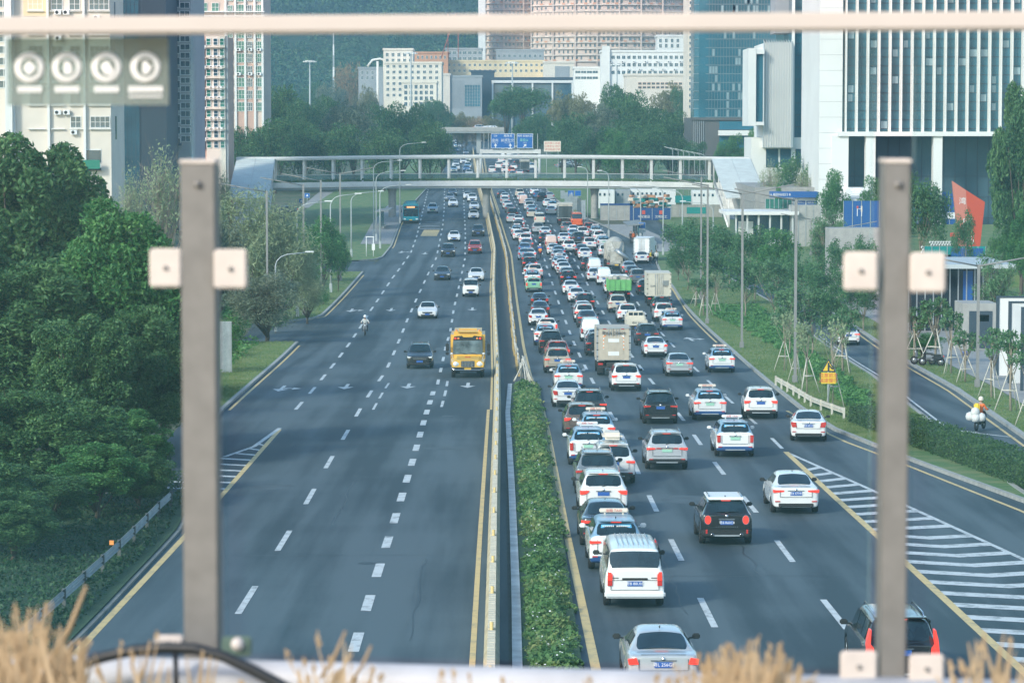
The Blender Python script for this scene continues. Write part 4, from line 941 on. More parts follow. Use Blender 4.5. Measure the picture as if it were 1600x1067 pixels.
RT = {   # receding queue: (kind, px, py, colour[, own label])
1: [('merc',1034,1083,'silver','silver sedan low at the bottom edge, half hidden by dry grass and the rail'),('minibus',990,948,'white','white minibus with a wide rear window and ribbed roof, nearest van in the queue'),
 ('taxi_lit',962,890,'white','taxi with blue window banner and cream roof sign, directly ahead of the white minibus'),('sedan_wide',947,853,'dark'),('suv_boom',942,806,'white'),('suv_off',933,772,'grey'),
 ('suv_box',958,756,'white','white suv carrying a cream roof box'),('taxi',919,727,'white'),('taxi_lit',932,700,'white'),('suv_boom',909,684,'brown'),('suv',921,660,'dark'),('sedan_off',887,637,'white'),('taxi_lit',888,612,'white'),
 ('suv',871,584,'beige'),('suv_red',871,569,'red'),('suv_off',861,553,'black'),('taxi_lit',852,541,'white'),('hatch',855,527,'white'),('sedan_off',841,510,'white'),('sedan_off',844,497,'dark'),('sedan_off',843,483,'black'),
 ('hatch',834,458,'green','mint green hatchback in the inner queue lane'),('taxi_lit',832,447,'white'),('suv',836,437,'white'),('sedan_off',830,435,'white'),('suv_red',828,424,'black'),('sedan_off',826,415.5,'dark'),('sedan',827,408,'white'),('sedan_off',820,408,'lblue'),
 ('sedan_off',820,399,'blue'),('sedan',823,392,'grey'),('suv',821,385,'white'),('suv',820,376,'white'),('sedan',811,377,'white'),('taxi',808,371,'white'),('suv_off',809,365,'black'),('sedan_off',811,359,'white'),('sedan_off',810,352,'white'),
 ('sedan',800,350,'silver'),('suv_off',801,343,'black'),('sedan_off',797,334,'grey'),('sedan_off',793,328,'white'),('sedan_off',789,321,'silver'),('sedan_off',789,315,'white'),('sedan',784,311,'dark')],
2: [('mini',1133,850,'black','small black car with a white roof, chrome ringed round lamps and roof rails'),('ev_suv',1041,734,'silver'),('suv_off',1031,663,'black'),('suv_boom',978,612,'white'),('tan_truck',958,588,'white','dirty tan box truck with orange striped strips on its tail lift'),
 ('suv_off',934,557,'black'),('sedan_off',932,545,'white'),('panel_van',923,535,'white'),('sedan_wide',918,513,'dark'),('suv_boom',913,505,'white'),('sedan',911,497,'white'),('suv',914,487,'black'),('sedan',901,474,'white'),('sedan',892,462,'white'),('suv_red',888,447,'black'),
 ('sedan_off',886,440,'dark'),('sedan_off',881,431,'white'),('sedan_off',878,426,'white'),('taxi',874,423,'white'),('sedan_off',877,415,'white'),('sedan_off',872,410,'silver'),('sedan_off',873,404,'blue'),('sedan',865,400,'white'),('suv',889,396,'white'),
 ('panel_van',861,391,'pinkw'),('suv_red',852,383,'dark'),('sedan_off',852,372,'white'),('suv_off',841,367,'silver'),('minibus',843,352,'cream'),('sedan_off',831,342,'cream'),('sedan_off',831,335,'lblue'),('suv_off',827,331,'white'),('sedan_off',826,325,'white'),('panel_van',818,322,'pinkw'),('sedan_off',815,315,'white'),('suv_off',812,310,'cream')],
3: [('volvo',1404,1069,'black','black estate suv with tall red corner lamps behind the right brown post'),('camry',1241,802,'white','white sedan beside the tip of the striped triangle, with wide rear lamps'),('taxi',1147,714,'white','blue and white taxi in the open lane ahead of the small black car'),('taxi_lit',1108,657,'white','blue and white taxi with a cream roof sign beside the black suv'),('ev_sedan',1061,589,'silver'),
 ('sedan',1024,559,'white'),('suv_off',1011,541,'dark'),('pickup',995,524,'cream','cream pickup truck with three rear panes and lettered tailgate'),('suv_boom',980,505,'white'),('suv_off',965,490,'cream'),('tipper',968,472,'green','green tipper truck heaped with pale sacks'),('sedan_off',957,460,'white'),('panel_van',944,447,'white'),('sedan_off',929,441,'white'),
 ('panel_van',929,431,'white'),('suv',920,425,'dark'),('sedan',914,407,'white'),('sedan_off',909,401,'dark'),('suv',921,392,'white'),('suv_off',904,383,'dark'),('sedan',881,382,'white'),('sedan_off',896,376,'lblue'),('sedan',896,369,'white'),('suv',910,374,'white'),('suv',886,366,'grey'),('dark_truck',883,353,'white','dark box truck with a cream header beside the orange van'),
 ('sedan_off',861,337,'white'),('taxi',864,330,'white'),('sedan',856,325,'white'),('suv_off',847,316,'black'),('sedan_off',859,314,'silver'),('sedan_off',840,311,'blue'),('sedan_off',835,306,'white')],
4: [('cclass',1263,690,'white','white sedan in the exit lane beside the metal guardrail'),('suv_boom',1188,655,'white','white suv in the exit lane beside the start of the guardrail'),('taxi_lit',1127,583,'white','blue and white taxi alone in the outer lane beside the grass verge'),('taxi_lit',1050,517,'white'),('suv',1037,504,'white'),('suv_boom',1034,492,'dark'),
 ('cream_truck',1029,480,'white','cream box truck with rear double doors and a louvred vent'),('suv_red',1009,462,'black'),('suv_off',996,446,'grey'),('sedan_off',988,437,'dark'),('sedan',983,430,'silver'),('mixer',963,423,'white','dusty cement mixer truck with a raised drum and side chute'),('sedan_off',1003,413,'white','white sedan stopped behind a white box truck in the bus bay'),
 ('suv',946,404,'white'),('taxi',943,389,'white'),('suv',936,381,'white'),('taxi',931,372,'white'),('suv',920,367,'red'),('orange_van',901,356,'orange','orange van with a large rear window next to the dark box truck')]}
LN = {1: 'innermost queue lane', 2: 'second queue lane', 3: 'third queue lane', 4: 'outer queue lane'}
LCv = {1: lambda Y: (LA(Y) + LY(Y)) / 2, 2: lambda Y: (LA(Y) + LB(Y)) / 2, 3: lambda Y: (LB(Y) + LC(Y)) / 2, 4: lambda Y: LC(Y) + 1.8}
for ln, lst in RT.items():
    lst = sorted(lst, key=lambda t: -t[2])
    for i, t in enumerate(lst):
        P = unp(t[1], t[2] - 1.5)
        a = lane_ang(LCv[ln], P.y)
        if t[0] == 'cclass': a += .09
        if t[1] == 1188: a += .05
        lab = t[4] if len(t) > 4 else f"{CN.get(t[3], t[3]) + ' ' if 'taxi' not in t[0] else 'two-tone '}{KIND[t[0]]}, {ordn(i)} from the bottom in the {LN[ln]}"
        put(t[0], P, a, t[3], lab, 'vehicles queueing on the right carriageway', True, far=P.y > 430)
LT = {1: [('school_bus',731,591,'orange','yellow school bus with its front facing the camera'),('mpv',735.5,465,'white','white people carrier coming down the lane beside the barrier'),('sedan',744,441,'white','white sedan just behind the white people carrier'),('suv',742,398,'red','red car oncoming below a black suv in the lane beside the barrier'),('suv',747,371,'black','black suv oncoming behind the red car'),
          ('sedan',740,344,'white'),('sedan',741,330,'white'),('suv',738,318,'white'),('sedan',731,313,'white')],
      2: [('suv',656,577,'black','black oncoming suv beside the yellow school bus'),('sedan_wide',668,499,'white','white sedan oncoming alone in the middle of the left carriageway'),('sedan_wide',691,439,'dark'),('suv',700,403,'black'),('sedan',709.5,379,'white'),('sedan',708,325,'white'),('sedan',703,316,'grey'),('sedan',707,308,'dark')],
      3: [('taxi',676,335,'white','blue and white taxi oncoming beside the teal bus'),('bus',642,351,'white','teal city bus stopped at the left bus shelter with its display lit')]}
LN2 = {1: 'oncoming lane beside the barrier', 2: 'middle oncoming lane', 3: 'outer oncoming lane'}
LC2 = {1: lambda Y: (LP(Y) + BARX(Y)) / 2, 2: lambda Y: (LP(Y) + LQ(Y)) / 2, 3: lambda Y: LQ(Y) - 2}
for ln, lst in LT.items():
    for i, t in enumerate(lst):
        P = unp(t[1], t[2] - 1.5); a = lane_ang(LC2[ln], P.y)
        lab = t[4] if len(t) > 4 else f"{CN.get(t[3], t[3])} {KIND[t[0]]}, {ordn(i)} from the bottom in the {LN2[ln]}"
        put(t[0], P, a, t[3], lab, 'oncoming vehicles on the left carriageway', False, far=P.y > 430 and t[0] != 'bus')
# beyond the footbridge
far_l = [(710,278,'grey'),(709,271,'lblue'),(713,268,'white'),(712,262,'white'),(733,277,'white'),(729,269,'blue'),(731,265,'white'),(731,254,'grey'),(728,243,'grey'),(712,239,'blue'),(713,232,'white'),(712,224,'white'),(712,218,'white'),(732,220,'blue'),(724,258,'white'),(722,232,'silver')]
far_r = [(769,272,'white'),(779,265,'white'),(774,279,'white'),(789,272,'white'),(799,273,'orange'),(791,279,'white'),(801,279,'silver'),(820,273,'dark'),(831,266,'white'),(808,259,'dark'),(795,253,'orange'),(795,244,'white'),(783,256,'white'),(790,262,'silver'),(803,266,'white'),(812,276,'white'),(786,247,'white'),(805,249,'black'),(812,243,'white'),(779,249,'grey'),(797,238,'white')]
for nm, lst, aw, grp in (('left', far_l, False, 'oncoming vehicles beyond the footbridge'), ('right', far_r, True, 'queueing vehicles beyond the footbridge')):
    lst = sorted(lst, key=lambda t: -t[1])
    for i, (x, y, c) in enumerate(lst):
        P = unp(x, y - 1); ln = LP if nm == 'left' else LB
        key = ['sedan', 'suv', 'taxi'][i % 3] if (x, y) not in ((820,273), (769,272), (779,265)) else ('dark_truck' if x == 820 else 'minibus')
        put(key, P, lane_ang(ln, P.y), c if key != 'taxi' else 'white', f"distant {CN.get(c, c) if key != 'taxi' else 'two-tone'} {KIND[key]} past the footbridge, {ordn(i)} nearest on the {nm} carriageway", grp, aw, far=key != 'dark_truck')
P = unp(1325, 539); put('sedan_wide', P, atan2(SR(P.y + 5) - SR(P.y - 5), 10), 'white', 'white sedan on the right service road beneath the verge trees', None, True)
P = unp(432, 336); put('hatch', P, radians(80), 'grey', 'grey hatchback parked side on at the foot of the left stair canopy', None, False)
for i, (x, y, c) in enumerate([(880,258,'white'),(888,262,'silver'),(873,263,'grey')]):
    P = unp(x, y); put('sedan', P, radians(60), c, f"{CN.get(c, c)} car parked on the far lot behind the footbridge", 'cars on the far lot', True, far=True)
P = unp(1004, 409) ; wt = put('white_truck', P, radians(12), 'white', 'white box truck stopped in the bus bay with people beside it', None, True)
for k, (r, p) in PROTO.items():
    if k not in USED: drop(r)
# ---------------------------------------------------------------- motorcycles and people
M_SKIN = mat('skin', (.45, .27, .19), .6); M_HAIR = mat('hair', (.015, .012, .010), .6)
def cloth(n, c): return mat(n, c, .85, var=.12, scale=9)
C_BLUE, C_WHITE, C_DARK, C_ORG, C_YEL, C_GREY = cloth('cloth_blue', (.02,.10,.38)), cloth('cloth_white', (.62,.62,.60)), cloth('cloth_dark', (.02,.022,.028)), cloth('cloth_orange', (.75,.16,.03)), cloth('cloth_yellow', (.75,.52,.05)), cloth('cloth_grey', (.2,.22,.25))
def skin_mesh(verts, edges, radii, root=0):
    me = bpy.data.meshes.new('b'); me.from_pydata(verts, edges, []); o = bpy.data.objects.new('b', me); COL.objects.link(o)
    o.modifiers.new('k', 'SKIN'); 
    for i, r_ in enumerate(radii): me.skin_vertices[0].data[i].radius = (r_, r_); me.skin_vertices[0].data[i].use_root = (i == root)
    s = o.modifiers.new('s', 'SUBSURF'); s.levels = 1; s.render_levels = 1
    bpy.context.view_layer.update(); m = bpy.data.meshes.new_from_object(o.evaluated_get(bpy.context.evaluated_depsgraph_get())); bpy.data.objects.remove(o)
    m.polygons.foreach_set('use_smooth', [True] * len(m.polygons)); return m
def person(pose, loc, rz, shirt, pants, label, helmet=None, s=1.0):
    # joints: pelvis, chest, neck, head, then arms and legs; front is +Y
    if pose == 'ride': pel, lean, knee, foot, hand, el = (0, 0, .86), .12, (.20, .42, .82), (.17, .30, .38), (.30, .52, 1.08), (.34, .22, 1.05)
    elif pose == 'stand': pel, lean, knee, foot, hand, el = (0, 0, .94), .02, (.10, .03, .50), (.11, 0, .07), (.24, .12, .82), (.25, -.02, 1.10)
    else: pel, lean, knee, foot, hand, el = (0, 0, .92), .06, (.10, .12, .50), (.10, -.08, .07), (.26, .22, .92), (.26, .02, 1.1)
    px_, py_, pz = pel; ch = (0, lean, pz + .32); ne = (0, lean * 1.6, pz + .53); 
    V = [pel, (0, lean*.5, pz + .16), ch, ne, (0, lean*1.8 + .02, pz + .60)]; Rr = [.15, .135, .165, .07, .055]; E_ = [(0, 1), (1, 2), (2, 3), (3, 4)]
    for q in (-1, 1):
        k = len(V); kk = knee if q > 0 or pose != 'walk' else (.10, .02, .5); ft = foot if q > 0 or pose != 'walk' else (.1, .3, .07)
        V += [(q*.19, lean, pz + .45), (q*el[0], el[1], el[2] if pose == 'ride' else pz + .18), (q*hand[0], hand[1], hand[2] if pose == 'ride' else hand[2])]; Rr += [.075, .05, .036]; E_ += [(2, k), (k, k+1), (k+1, k+2)]
        k = len(V); V += [(q*.10, .02, pz - .03), (q*kk[0], kk[1], kk[2]), (q*ft[0], ft[1], ft[2]), (q*ft[0], ft[1] + .17, ft[2] - .03)]; Rr += [.10, .065, .045, .035]; E_ += [(0, k), (k, k+1), (k+1, k+2), (k+2, k+3)]
    b = link('person', skin_mesh([tuple(c * s for c in v) for v in V], E_, [r_ * s for r_ in Rr])); b.location = loc; b.rotation_euler.z = rz
    me = b.data; me.materials.clear(); 
    for m in (M_SKIN, shirt, pants, C_DARK): me.materials.append(m)
    for pl in me.polygons:
        c = pl.center / s
        pl.material_index = 3 if c.z < foot[2] + .03 else 2 if c.z < pz + .03 and not (abs(c.x) > .22 and pose != 'ride') and not (pose == 'ride' and c.z > .96) else 0 if c.z > pz + .49 and abs(c.x) < .09 else 0 if (Vector((abs(c.x), c.y, c.z)) - Vector(hand)).length < .12 else 1
    hz = (pz + .70) * s; hy = (lean*1.8 + .04) * s
    mb = MB(); prof = [(.02, -.125), (.055, -.115), (.075, -.06), (.082, 0), (.085, .05), (.07, .095), (.03, .12), (.0, .125)]
    mb.lathe([(a*s, c*s) for a, c in prof], (0, hy, hz), 'Z', 14); mb.box((0, hy + .09*s, hz - .01), (.025*s, .03*s, .045*s), bev=.008)
    for q in (-1, 1): mb.box((q*.084*s, hy, hz), (.02*s, .035*s, .05*s), bev=.006)
    mb.build('head', M_SKIN, b)
    for q in (-1, 1):
        h0 = Vector((q*hand[0], hand[1], hand[2])) * s; mb = MB()
        for k in range(4): mb.tube([h0 + Vector((q*(-.03+.02*k), .02, -.01))*s, h0 + Vector((q*(-.03+.02*k), .06, -.03))*s, h0 + Vector((q*(-.03+.02*k), .075 - .004*k, -.065))*s], [.009*s, .008*s, .006*s], 5)
        mb.tube([h0 + Vector((-q*.035, 0, 0))*s, h0 + Vector((-q*.06, .04, -.02))*s], [.01*s, .007*s], 5); mb.build('fingers', M_SKIN, b)
    mb = MB()
    if helmet: mb.lathe([(.125*s, -.05*s), (.135*s, 0), (.13*s, .06*s), (.10*s, .12*s), (.04*s, .155*s), (0, .16*s)], (0, hy - .01, hz + .01), 'Z', 16); mb.build('helmet', helmet, b)
    else: mb.lathe([(.092*s, 0), (.094*s, .05*s), (.078*s, .10*s), (.03*s, .135*s), (0, .14*s)], (0, hy - .015, hz), 'Z', 14); mb.build('hair', M_HAIR, b)
    return tag(b, label, 'person')
def moto(loc, rz, col, label, box=None, name='motorcycle'):
    r = thing(name, label, 'motorcycle', loc, rz)
    for y in (-.62, .66):
        mb = MB(); n = 22
        mb.lathe([(.20, -.04), (.27, -.045), (.29, 0), (.27, .045), (.20, .04)], axis='X', n=n); w_ = mb.build('wheel', M_TYRE, r, (0, y, .29))
        mb = MB(); mb.lathe([(.02, -.03), (.19, -.02), (.19, .02), (.02, .03)], axis='X', n=n); mb.build('rim', M_RIM, w_)
    mb = MB(); mb.tube([(0, .66, .3), (0, .52, .75), (0, .44, 1.02)], .04, 8); mb.tube([(-.34, .40, 1.04), (0, .46, 1.02), (.34, .40, 1.04)], .018, 6); mb.build('handlebar', M_TRIM, r)
    mb = MB(); mb.box((0, .50, .72), (.34, .12, .46), bev=.05); mb.box((0, .1, .36), (.3, .7, .1), bev=.03); mb.box((0, -.4, .55), (.32, .75, .34), bev=.1); mb.build('body', col, r)
    mb = MB(); mb.box((0, -.30, .77), (.28, .75, .10), bev=.04); mb.build('seat', M_TRIM, r)
    mb = MB(); mb.lathe([(.07, 0), (.06, .04), (.0, .05)], (0, .57, .88), 'Y', 12); mb.build('headlight', M_HEAD, r)
    mb = MB(); mb.box((0, -.82, .68), (.2, .05, .07), bev=.015); mb.build('tail_light', M_REDON, r)
    for q in (-1, 1):
        mb = MB(); mb.tube([(q*.28, .42, 1.04), (q*.36, .44, 1.2)], .01, 5); mb.box((q*.38, .44, 1.24), (.12, .03, .08), bev=.012); mb.build('mirror', M_TRIM, r)
    if box:
        mb = MB(); mb.box((0, -.78, .98), (.42, .4, .34), bev=.04); mb.build('luggage_box', box, r)
    return r
P = unp(570.5, 524); lp = Vector((P.x, P.y, gz(P.y)+.01)); moto(lp, pi + .02, C_GREY, 'grey scooter ridden towards the camera in the outer left lane', name='scooter')
person('ride', lp + Vector((0, .15, 0)), pi + .02, C_WHITE, C_DARK, 'person in white shirt and white helmet riding the scooter on the left carriageway', M_WHITE)
P = unp(844, 402); lp = Vector((P.x, P.y, gz(P.y)+.01)); moto(lp, 0, M_TRIM, 'motorcycle with an orange reflective box threading between queue lanes', M_ORANGE)
person('ride', lp - Vector((0, .15, 0)), 0, C_BLUE, C_DARK, 'person in blue jacket riding the motorcycle between the queue lanes', M_WHITE)
P = unp(1531, 672); lp = Vector((P.x, P.y, gz(P.y)+.01)); moto(lp, -.45, M_TRIM, 'laden motorcycle on the right service road near the hedge')
person('ride', lp + Vector((-.05, -.12, 0)), -.45, C_ORG, C_DARK, 'person in orange and yellow vest riding on the right service road', M_BEIGE)
mb = MB()
for k, (x, y, z) in enumerate([(-.3, -.75, .75), (.28, -.7, .72), (0, -.85, 1.0), (.05, -.9, .7)]): mb.lathe([(.01, -.22), (.18, -.17), (.24, 0), (.19, .16), (.05, .24), (.0, .24)], (x, y, z), 'Z', 12)
tag(mb.build('sack', C_WHITE, None, lp, -.45), 'white sacks tied on the back of the motorcycle on the service road', 'sack')
mb = MB(); mb.box((-.1, -.42, 1.2), (.3, .22, .42), bev=.06); tag(mb.build('backpack', C_YEL, None, lp + Vector((.05, -.02, 0)), -.45), 'yellow bag worn by the orange-vested rider', 'bag')
for x, y, sh, lab in [(1016,415,C_YEL,'person in yellow top standing behind the stopped white sedan'),(1026,415,C_WHITE,'person in white shirt standing by the verge next to the white box truck'),(990,383,C_ORG,'person in orange top waiting under the right bus shelter'),(986,383,C_DARK,'person in dark clothes waiting under the right bus shelter'),(996,386,C_WHITE,'person in pale clothes waiting under the right bus shelter')]:
    P = unp(x, y); person('stand' if y < 400 else 'walk', Vector((P.x, P.y, gz(P.y)+.15)), R.uniform(0, 6), sh, C_DARK, lab)
for (x, y, c, lab) in [(1443, 573, C_GREY, 'motorcycle parked by the leftmost staked tree right of the post'), (1456, 575, C_DARK, 'second parked motorcycle beside the staked tree, dark body'), (1508, 572, C_BLUE, 'blue scooter parked alone on the paved footway')]:
    P = unp(x, y); moto(Vector((P.x, P.y, gz(P.y)+.16)), radians(70 if x < 1500 else 170), c, lab, name='motorcycle')
# ---------------------------------------------------------------- footbridge
M_BRW = mat('bridge_white_paint', (.72, .70, .68), .6, var=.10, scale=.8); M_BRG = mat('bridge_grey', (.34, .36, .36), .7, var=.1, scale=.5)
M_CANO = mat('canopy_sheet', (.70, .73, .70), .95, spec=.1, var=.10, scale=.6); M_STEEL = mat('painted_steel_pale', (.52, .53, .52), .5, var=.08)
M_POLE = mat('pole_grey_brown', (.24, .235, .23), .5, var=.08); M_POLEW = mat('pole_white', (.40, .43, .43), .45)
def glassmat(name, tint=(.86, .93, .94), gl=.10, haze=(.5, .6, .62), hz=.05):
    m = bpy.data.materials.new(name); m.use_nodes = True; n = m.node_tree.nodes; l = m.node_tree.links; out = n['Material Output']; n.remove(n['Principled BSDF'])
    t = n.new('ShaderNodeBsdfTransparent'); t.inputs[0].default_value = (*tint, 1); g = n.new('ShaderNodeBsdfGlossy'); g.inputs['Roughness'].default_value = .03
    d = n.new('ShaderNodeBsdfDiffuse'); d.inputs[0].default_value = (*haze, 1); a = n.new('ShaderNodeMixShader'); b = n.new('ShaderNodeMixShader')
    tc = n.new('ShaderNodeTexCoord'); nz = n.new('ShaderNodeTexNoise'); nz.inputs['Scale'].default_value = 1.3; mr = n.new('ShaderNodeMapRange'); mr.inputs[1].default_value = .3; mr.inputs[2].default_value = .7; mr.inputs[3].default_value = hz*.6; mr.inputs[4].default_value = hz*1.5
    l.new(tc.outputs['Object'], nz.inputs['Vector']); l.new(nz.outputs[0], mr.inputs[0]); l.new(mr.outputs[0], b.inputs[0])
    a.inputs[0].default_value = gl; l.new(t.outputs[0], a.inputs[1]); l.new(g.outputs[0], a.inputs[2]); l.new(a.outputs[0], b.inputs[1]); l.new(d.outputs[0], b.inputs[2]); l.new(b.outputs[0], out.inputs[0])
    MATS[name] = m; return m
M_BGL = glassmat('balustrade_glass', (.75, .86, .86), .12, (.4, .5, .5), .1)
YB = 485.0
def bx(px): return (px - 800) / F * YB
def bz(py): return atY(800, py, YB).z
fb = thing('footbridge', 'long white pedestrian footbridge with roof crossing the whole road', 'footbridge', (0, YB, 0))
def camber(x): return .35 * max(0, 1 - ((x - bx(790)) / bx(1140)) ** 2)
def beam(nm, z0, z1, y0, y1, m, xa, xb, n=24):
    mb = MB(); vs = []; fs = []
    for i in range(n + 1):
        x = xa + (xb - xa) * i / n; c = camber(x); vs += [(x, y0, z0+c), (x, y1, z0+c), (x, y1, z1+c), (x, y0, z1+c)]
        if i: k = 4*i; fs += [(k-4+j, k-4+(j+1) % 4, k+(j+1) % 4, k+j) for j in range(4)]
    fs += [(0,1,2,3), (4*n+3, 4*n+2, 4*n+1, 4*n)]; mb.add(vs, fs); return fixn(mb.build(nm, m, fb))
XA, XB = bx(428), bx(1112); zd0, zd1 = bz(297), bz(285.5)
beam('deck_edge', zd0 + .35, zd1, -2.3, -2.1, M_BRW, XA, XB); beam('deck_edge', zd0 + .35, zd1, 2.1, 2.3, M_BRW, XA, XB); beam('deck_slab', zd0, zd1 - .25, -2.09, 2.09, M_BRG, XA, XB); 
beam('roof', bz(251), bz(245.5), -2.4, 2.4, M_BRW, bx(372), bx(1168)); beam('roof_rail', bz(250), bz(247.6), -2.5, -2.41, M_STEEL, bx(428), bx(1112))
for i in range(16):
    x = bx(431) + (bx(1106) - bx(431)) * i / 15
    for y in (-2.0, 2.0):
        mb = MB(); mb.bb(x-.13, x+.13, y-.08, y+.08, zd1 + camber(x) - .3, bz(250.4) + camber(x)); mb.bb(x+.2, x+.3, y-.05, y+.05, zd1 + camber(x) - .3, bz(250.4)+camber(x)); mb.build('roof_post', M_BRW, fb)
for y in (-1.95, 1.95): beam('glass_balustrade', zd1, zd1 + 1.15, y-.01, y+.01, M_BGL, XA, XB); beam('handrail', zd1 + 1.15, zd1 + 1.22, y-.03, y+.03, M_STEEL, XA, XB)
# plants in a trough along the deck
mb = MB(); rr = random.Random(5)
for k in range(1500):
    x = rr.uniform(XA, XB); z = zd1 + camber(x) + rr.uniform(.0, .35); s = rr.uniform(.08, .2); a = rr.uniform(0, 6)
    mb.add([(x-s, -2.2, z), (x+s*.5, -2.2+.1*sin(a), z-.06), (x+s, -2.25, z+.08), (x-s*.2, -2.18, z+.2)], [(0,1,2,3)])
M_LG = leafmat('leaf_mid_green', (.020, .060, .018), (.045, .115, .030), (.10, .19, .05)); mb.build('trough_plants', M_LG, fb)
for px in (613, 760, 929):
    x = bx(px); mb = MB(); mb.lathe([(.62, gz(YB) - .2), (.62, zd0 - .5), (.85, zd0 + .36)], (x, 0, 0), 'Z', 20); mb.build('pier', M_CONC, fb)
def stair(x0, x1, dx, y1, label_side):
    zt = bz(248); zbm = atY(800, 310, y1).z; d = y1 - YB; n = 20
    mb = MB(); L_ = 20                    # curved translucent canopy over the stair flight
    for i in range(n):
        for t0, t1 in ((i/n, (i+1)/n - .006),):
            p = []
            for t in (t0, t1):
                for j in range(5):
                    u = j/4; x = x0 + (x1-x0)*u + dx*t; z = zt + (zbm - zt) * t + .06 * (1-(2*u-1)**2) - .0 ; p.append((x, d*t - 2.5*(1-t)*1, z))
            mb.add(p, [(j, j+1, j+6, j+5) for j in range(4)] , 0)
            mb.add([(a, b, c-.06) for a, b, c in p], [(j+5, j+6, j+1, j) for j in range(4)], 0)
    c = mb.build('stair_canopy', M_CANO, fb)
    mb = MB()
    for i in range(n+1):
        t = i/n; mb.tube([(x0+(x1-x0)*u/4 + dx*t, d*t - 2.5*(1-t), zt+(zbm-zt)*t + .06*(1-(u/2-1)**2) - .10) for u in range(5)], .05, 5)
    for u in (0, .5, 1): mb.tube([(x0+(x1-x0)*u + dx*t, d*t-2.5*(1-t), zt+(zbm-zt)*t + .06*(1-(2*u-1)**2)-.06) for t in (0, .5, 1)], .08, 5)
    mb.build('canopy_frame', M_STEEL, c)
    mb = MB(); gzb = gz(y1)
    for k in range(26):
        t = (k + .5)/26; mb.box((x0+(x1-x0)*.5+dx*t, d*t-2.2*(1-t), zd1 + (gzb - zd1)*t), (abs(x1-x0)*.8, abs(d)/26*1.02, .35))
    mb.build('stair_flight', M_BRW, fb)
    for u in (.06, .94):
        for t in (0, .33, .66, 1):
            x = x0+(x1-x0)*u+dx*t; mb = MB(); y = d*t-2.2*(1-t); mb.cyl((x, y, max(gz(YB+y)-.2, zd1+(gzb-zd1)*t-.2)), (x, y, zt+(zbm-zt)*t-.1), .09, 8); mb.build('canopy_post', M_BRW, fb)
        mb = MB(); p0 = Vector((x0+(x1-x0)*u, -2.2, zd1+.9)); p1 = Vector((x0+(x1-x0)*u+dx, d, gzb+.9)); mb.tube([p0, p1], .05, 6); mb.tube([p0-Vector((0,0,.9)), p1-Vector((0,0,.9))], .2, 6); mb.build('stair_handrail', M_BRW, fb)
def xat(px, Y): return (px - 800) / F * Y
Y1 = 452
stair(bx(373), bx(432), xat(388, Y1) - bx(402.5), Y1, 'l'); stair(bx(1110), bx(1170), xat(1167, Y1) - bx(1140), Y1, 'r')

# ---------------------------------------------------------------- median barrier: beige concrete segments with a top edge, each lifted separately
bgrp = 'concrete barrier segments along the left carriageway'
y = 62.0; proto = {}; BL = 7.0; k = 0
def barrier_mesh():
    mb = MB(); n = 9
    mb.poly([(-.21, 0), (.21, 0), (.21, .10), (.11, .28), (.085, .80), (-.085, .80), (-.11, .28), (-.21, .10)], BL - .10)
    return fixn(mb.build('concrete_barrier', M_BARR))
bp = barrier_mesh(); mbt = MB()
for j in range(int(BL/.42)): mbt.bb(-.10, .10, j*.42+.03, j*.42+.36, .801, .85)
cap_ = mbt.build('coping', mat('coping_pale', (.64, .56, .42), .8, var=.15, scale=2), bp); mbp = MB(); mbp.cyl((0, BL-.05, .2), (0, BL-.05, 1.02), .05, 8); mbp.build('yellow_marker', M_YEL, bp)
first = True
while y < 1000:
    o = bp if first else copy_tree(bp, None); first = False
    x0, x1 = BARX(y), BARX(y+BL); a = atan2(x1-x0, BL); o.location = (x0, y, gz(y)); o.rotation_euler = (atan((gz(y+BL)-gz(y))/BL), 0, -a)
    k += 1; tag(o, 'pale beige concrete barrier segment in the long row beside the left carriageway', 'barrier', bgrp)
    y += BL
# orange and white striped plastic tube fence on the right of the bare strip
M_RAILW = mat('rail_weathered_white', (.55, .52, .45), .7, var=.2, scale=2)
y = unp(820, 590).y + 1; first = None; DLx = lambda Y: LY(Y) - .95
mb = MB(); mb.tube([(0, 0, .75), (0, 5.9, .75)], .035, 6); mb.tube([(0, 0, .45), (0, 5.9, .45)], .03, 6); fp = mb.build('median_fence', M_RAILW)
for j in range(15):
    pass
mb = MB()
for j in range(15): mb.bb(-.17, .17, j*.4, j*.4+.14, 0.01, .16)
mb.build('striped_base', mat('faded_orange', (.52, .36, .14), .8, var=.25), fp); mb = MB(); mb.cyl((0, .03, 0), (0, .03, .92), .05, 8); mb.build('fence_post', M_RAILW, fp)
while y < 900:
    o = fp if first is None else copy_tree(fp, None); first = 1
    x0, x1 = DLx(y), DLx(y+6); o.location = (x0 + R.uniform(-.05, .05), y, gz(y)+.01); o.rotation_euler = (gslope(y+3), 0, -atan2(x1-x0, 6))
    tag(o, 'low weathered rail panel on faded orange feet lining the bare strip beside the queue', 'fence', 'median fence panels'); y += 6
# bundle of pale poles at the tip of the planter
P = unp(818, 596); t = thing('pole_bundle', 'bundle of pale poles and netting leaning at the far tip of the planter', 'poles', (P.x, P.y, gz(P.y)))
for j in range(14):
    mb = MB(); a = R.uniform(0, 6.28); mb.tube([(cos(a)*R.uniform(.3, 1.0), sin(a)*.5-.6, .1), (R.uniform(-.15, .15), .4, R.uniform(1.2, 1.7))], .035, 6); mb.build('pole', M_RAILW, t)
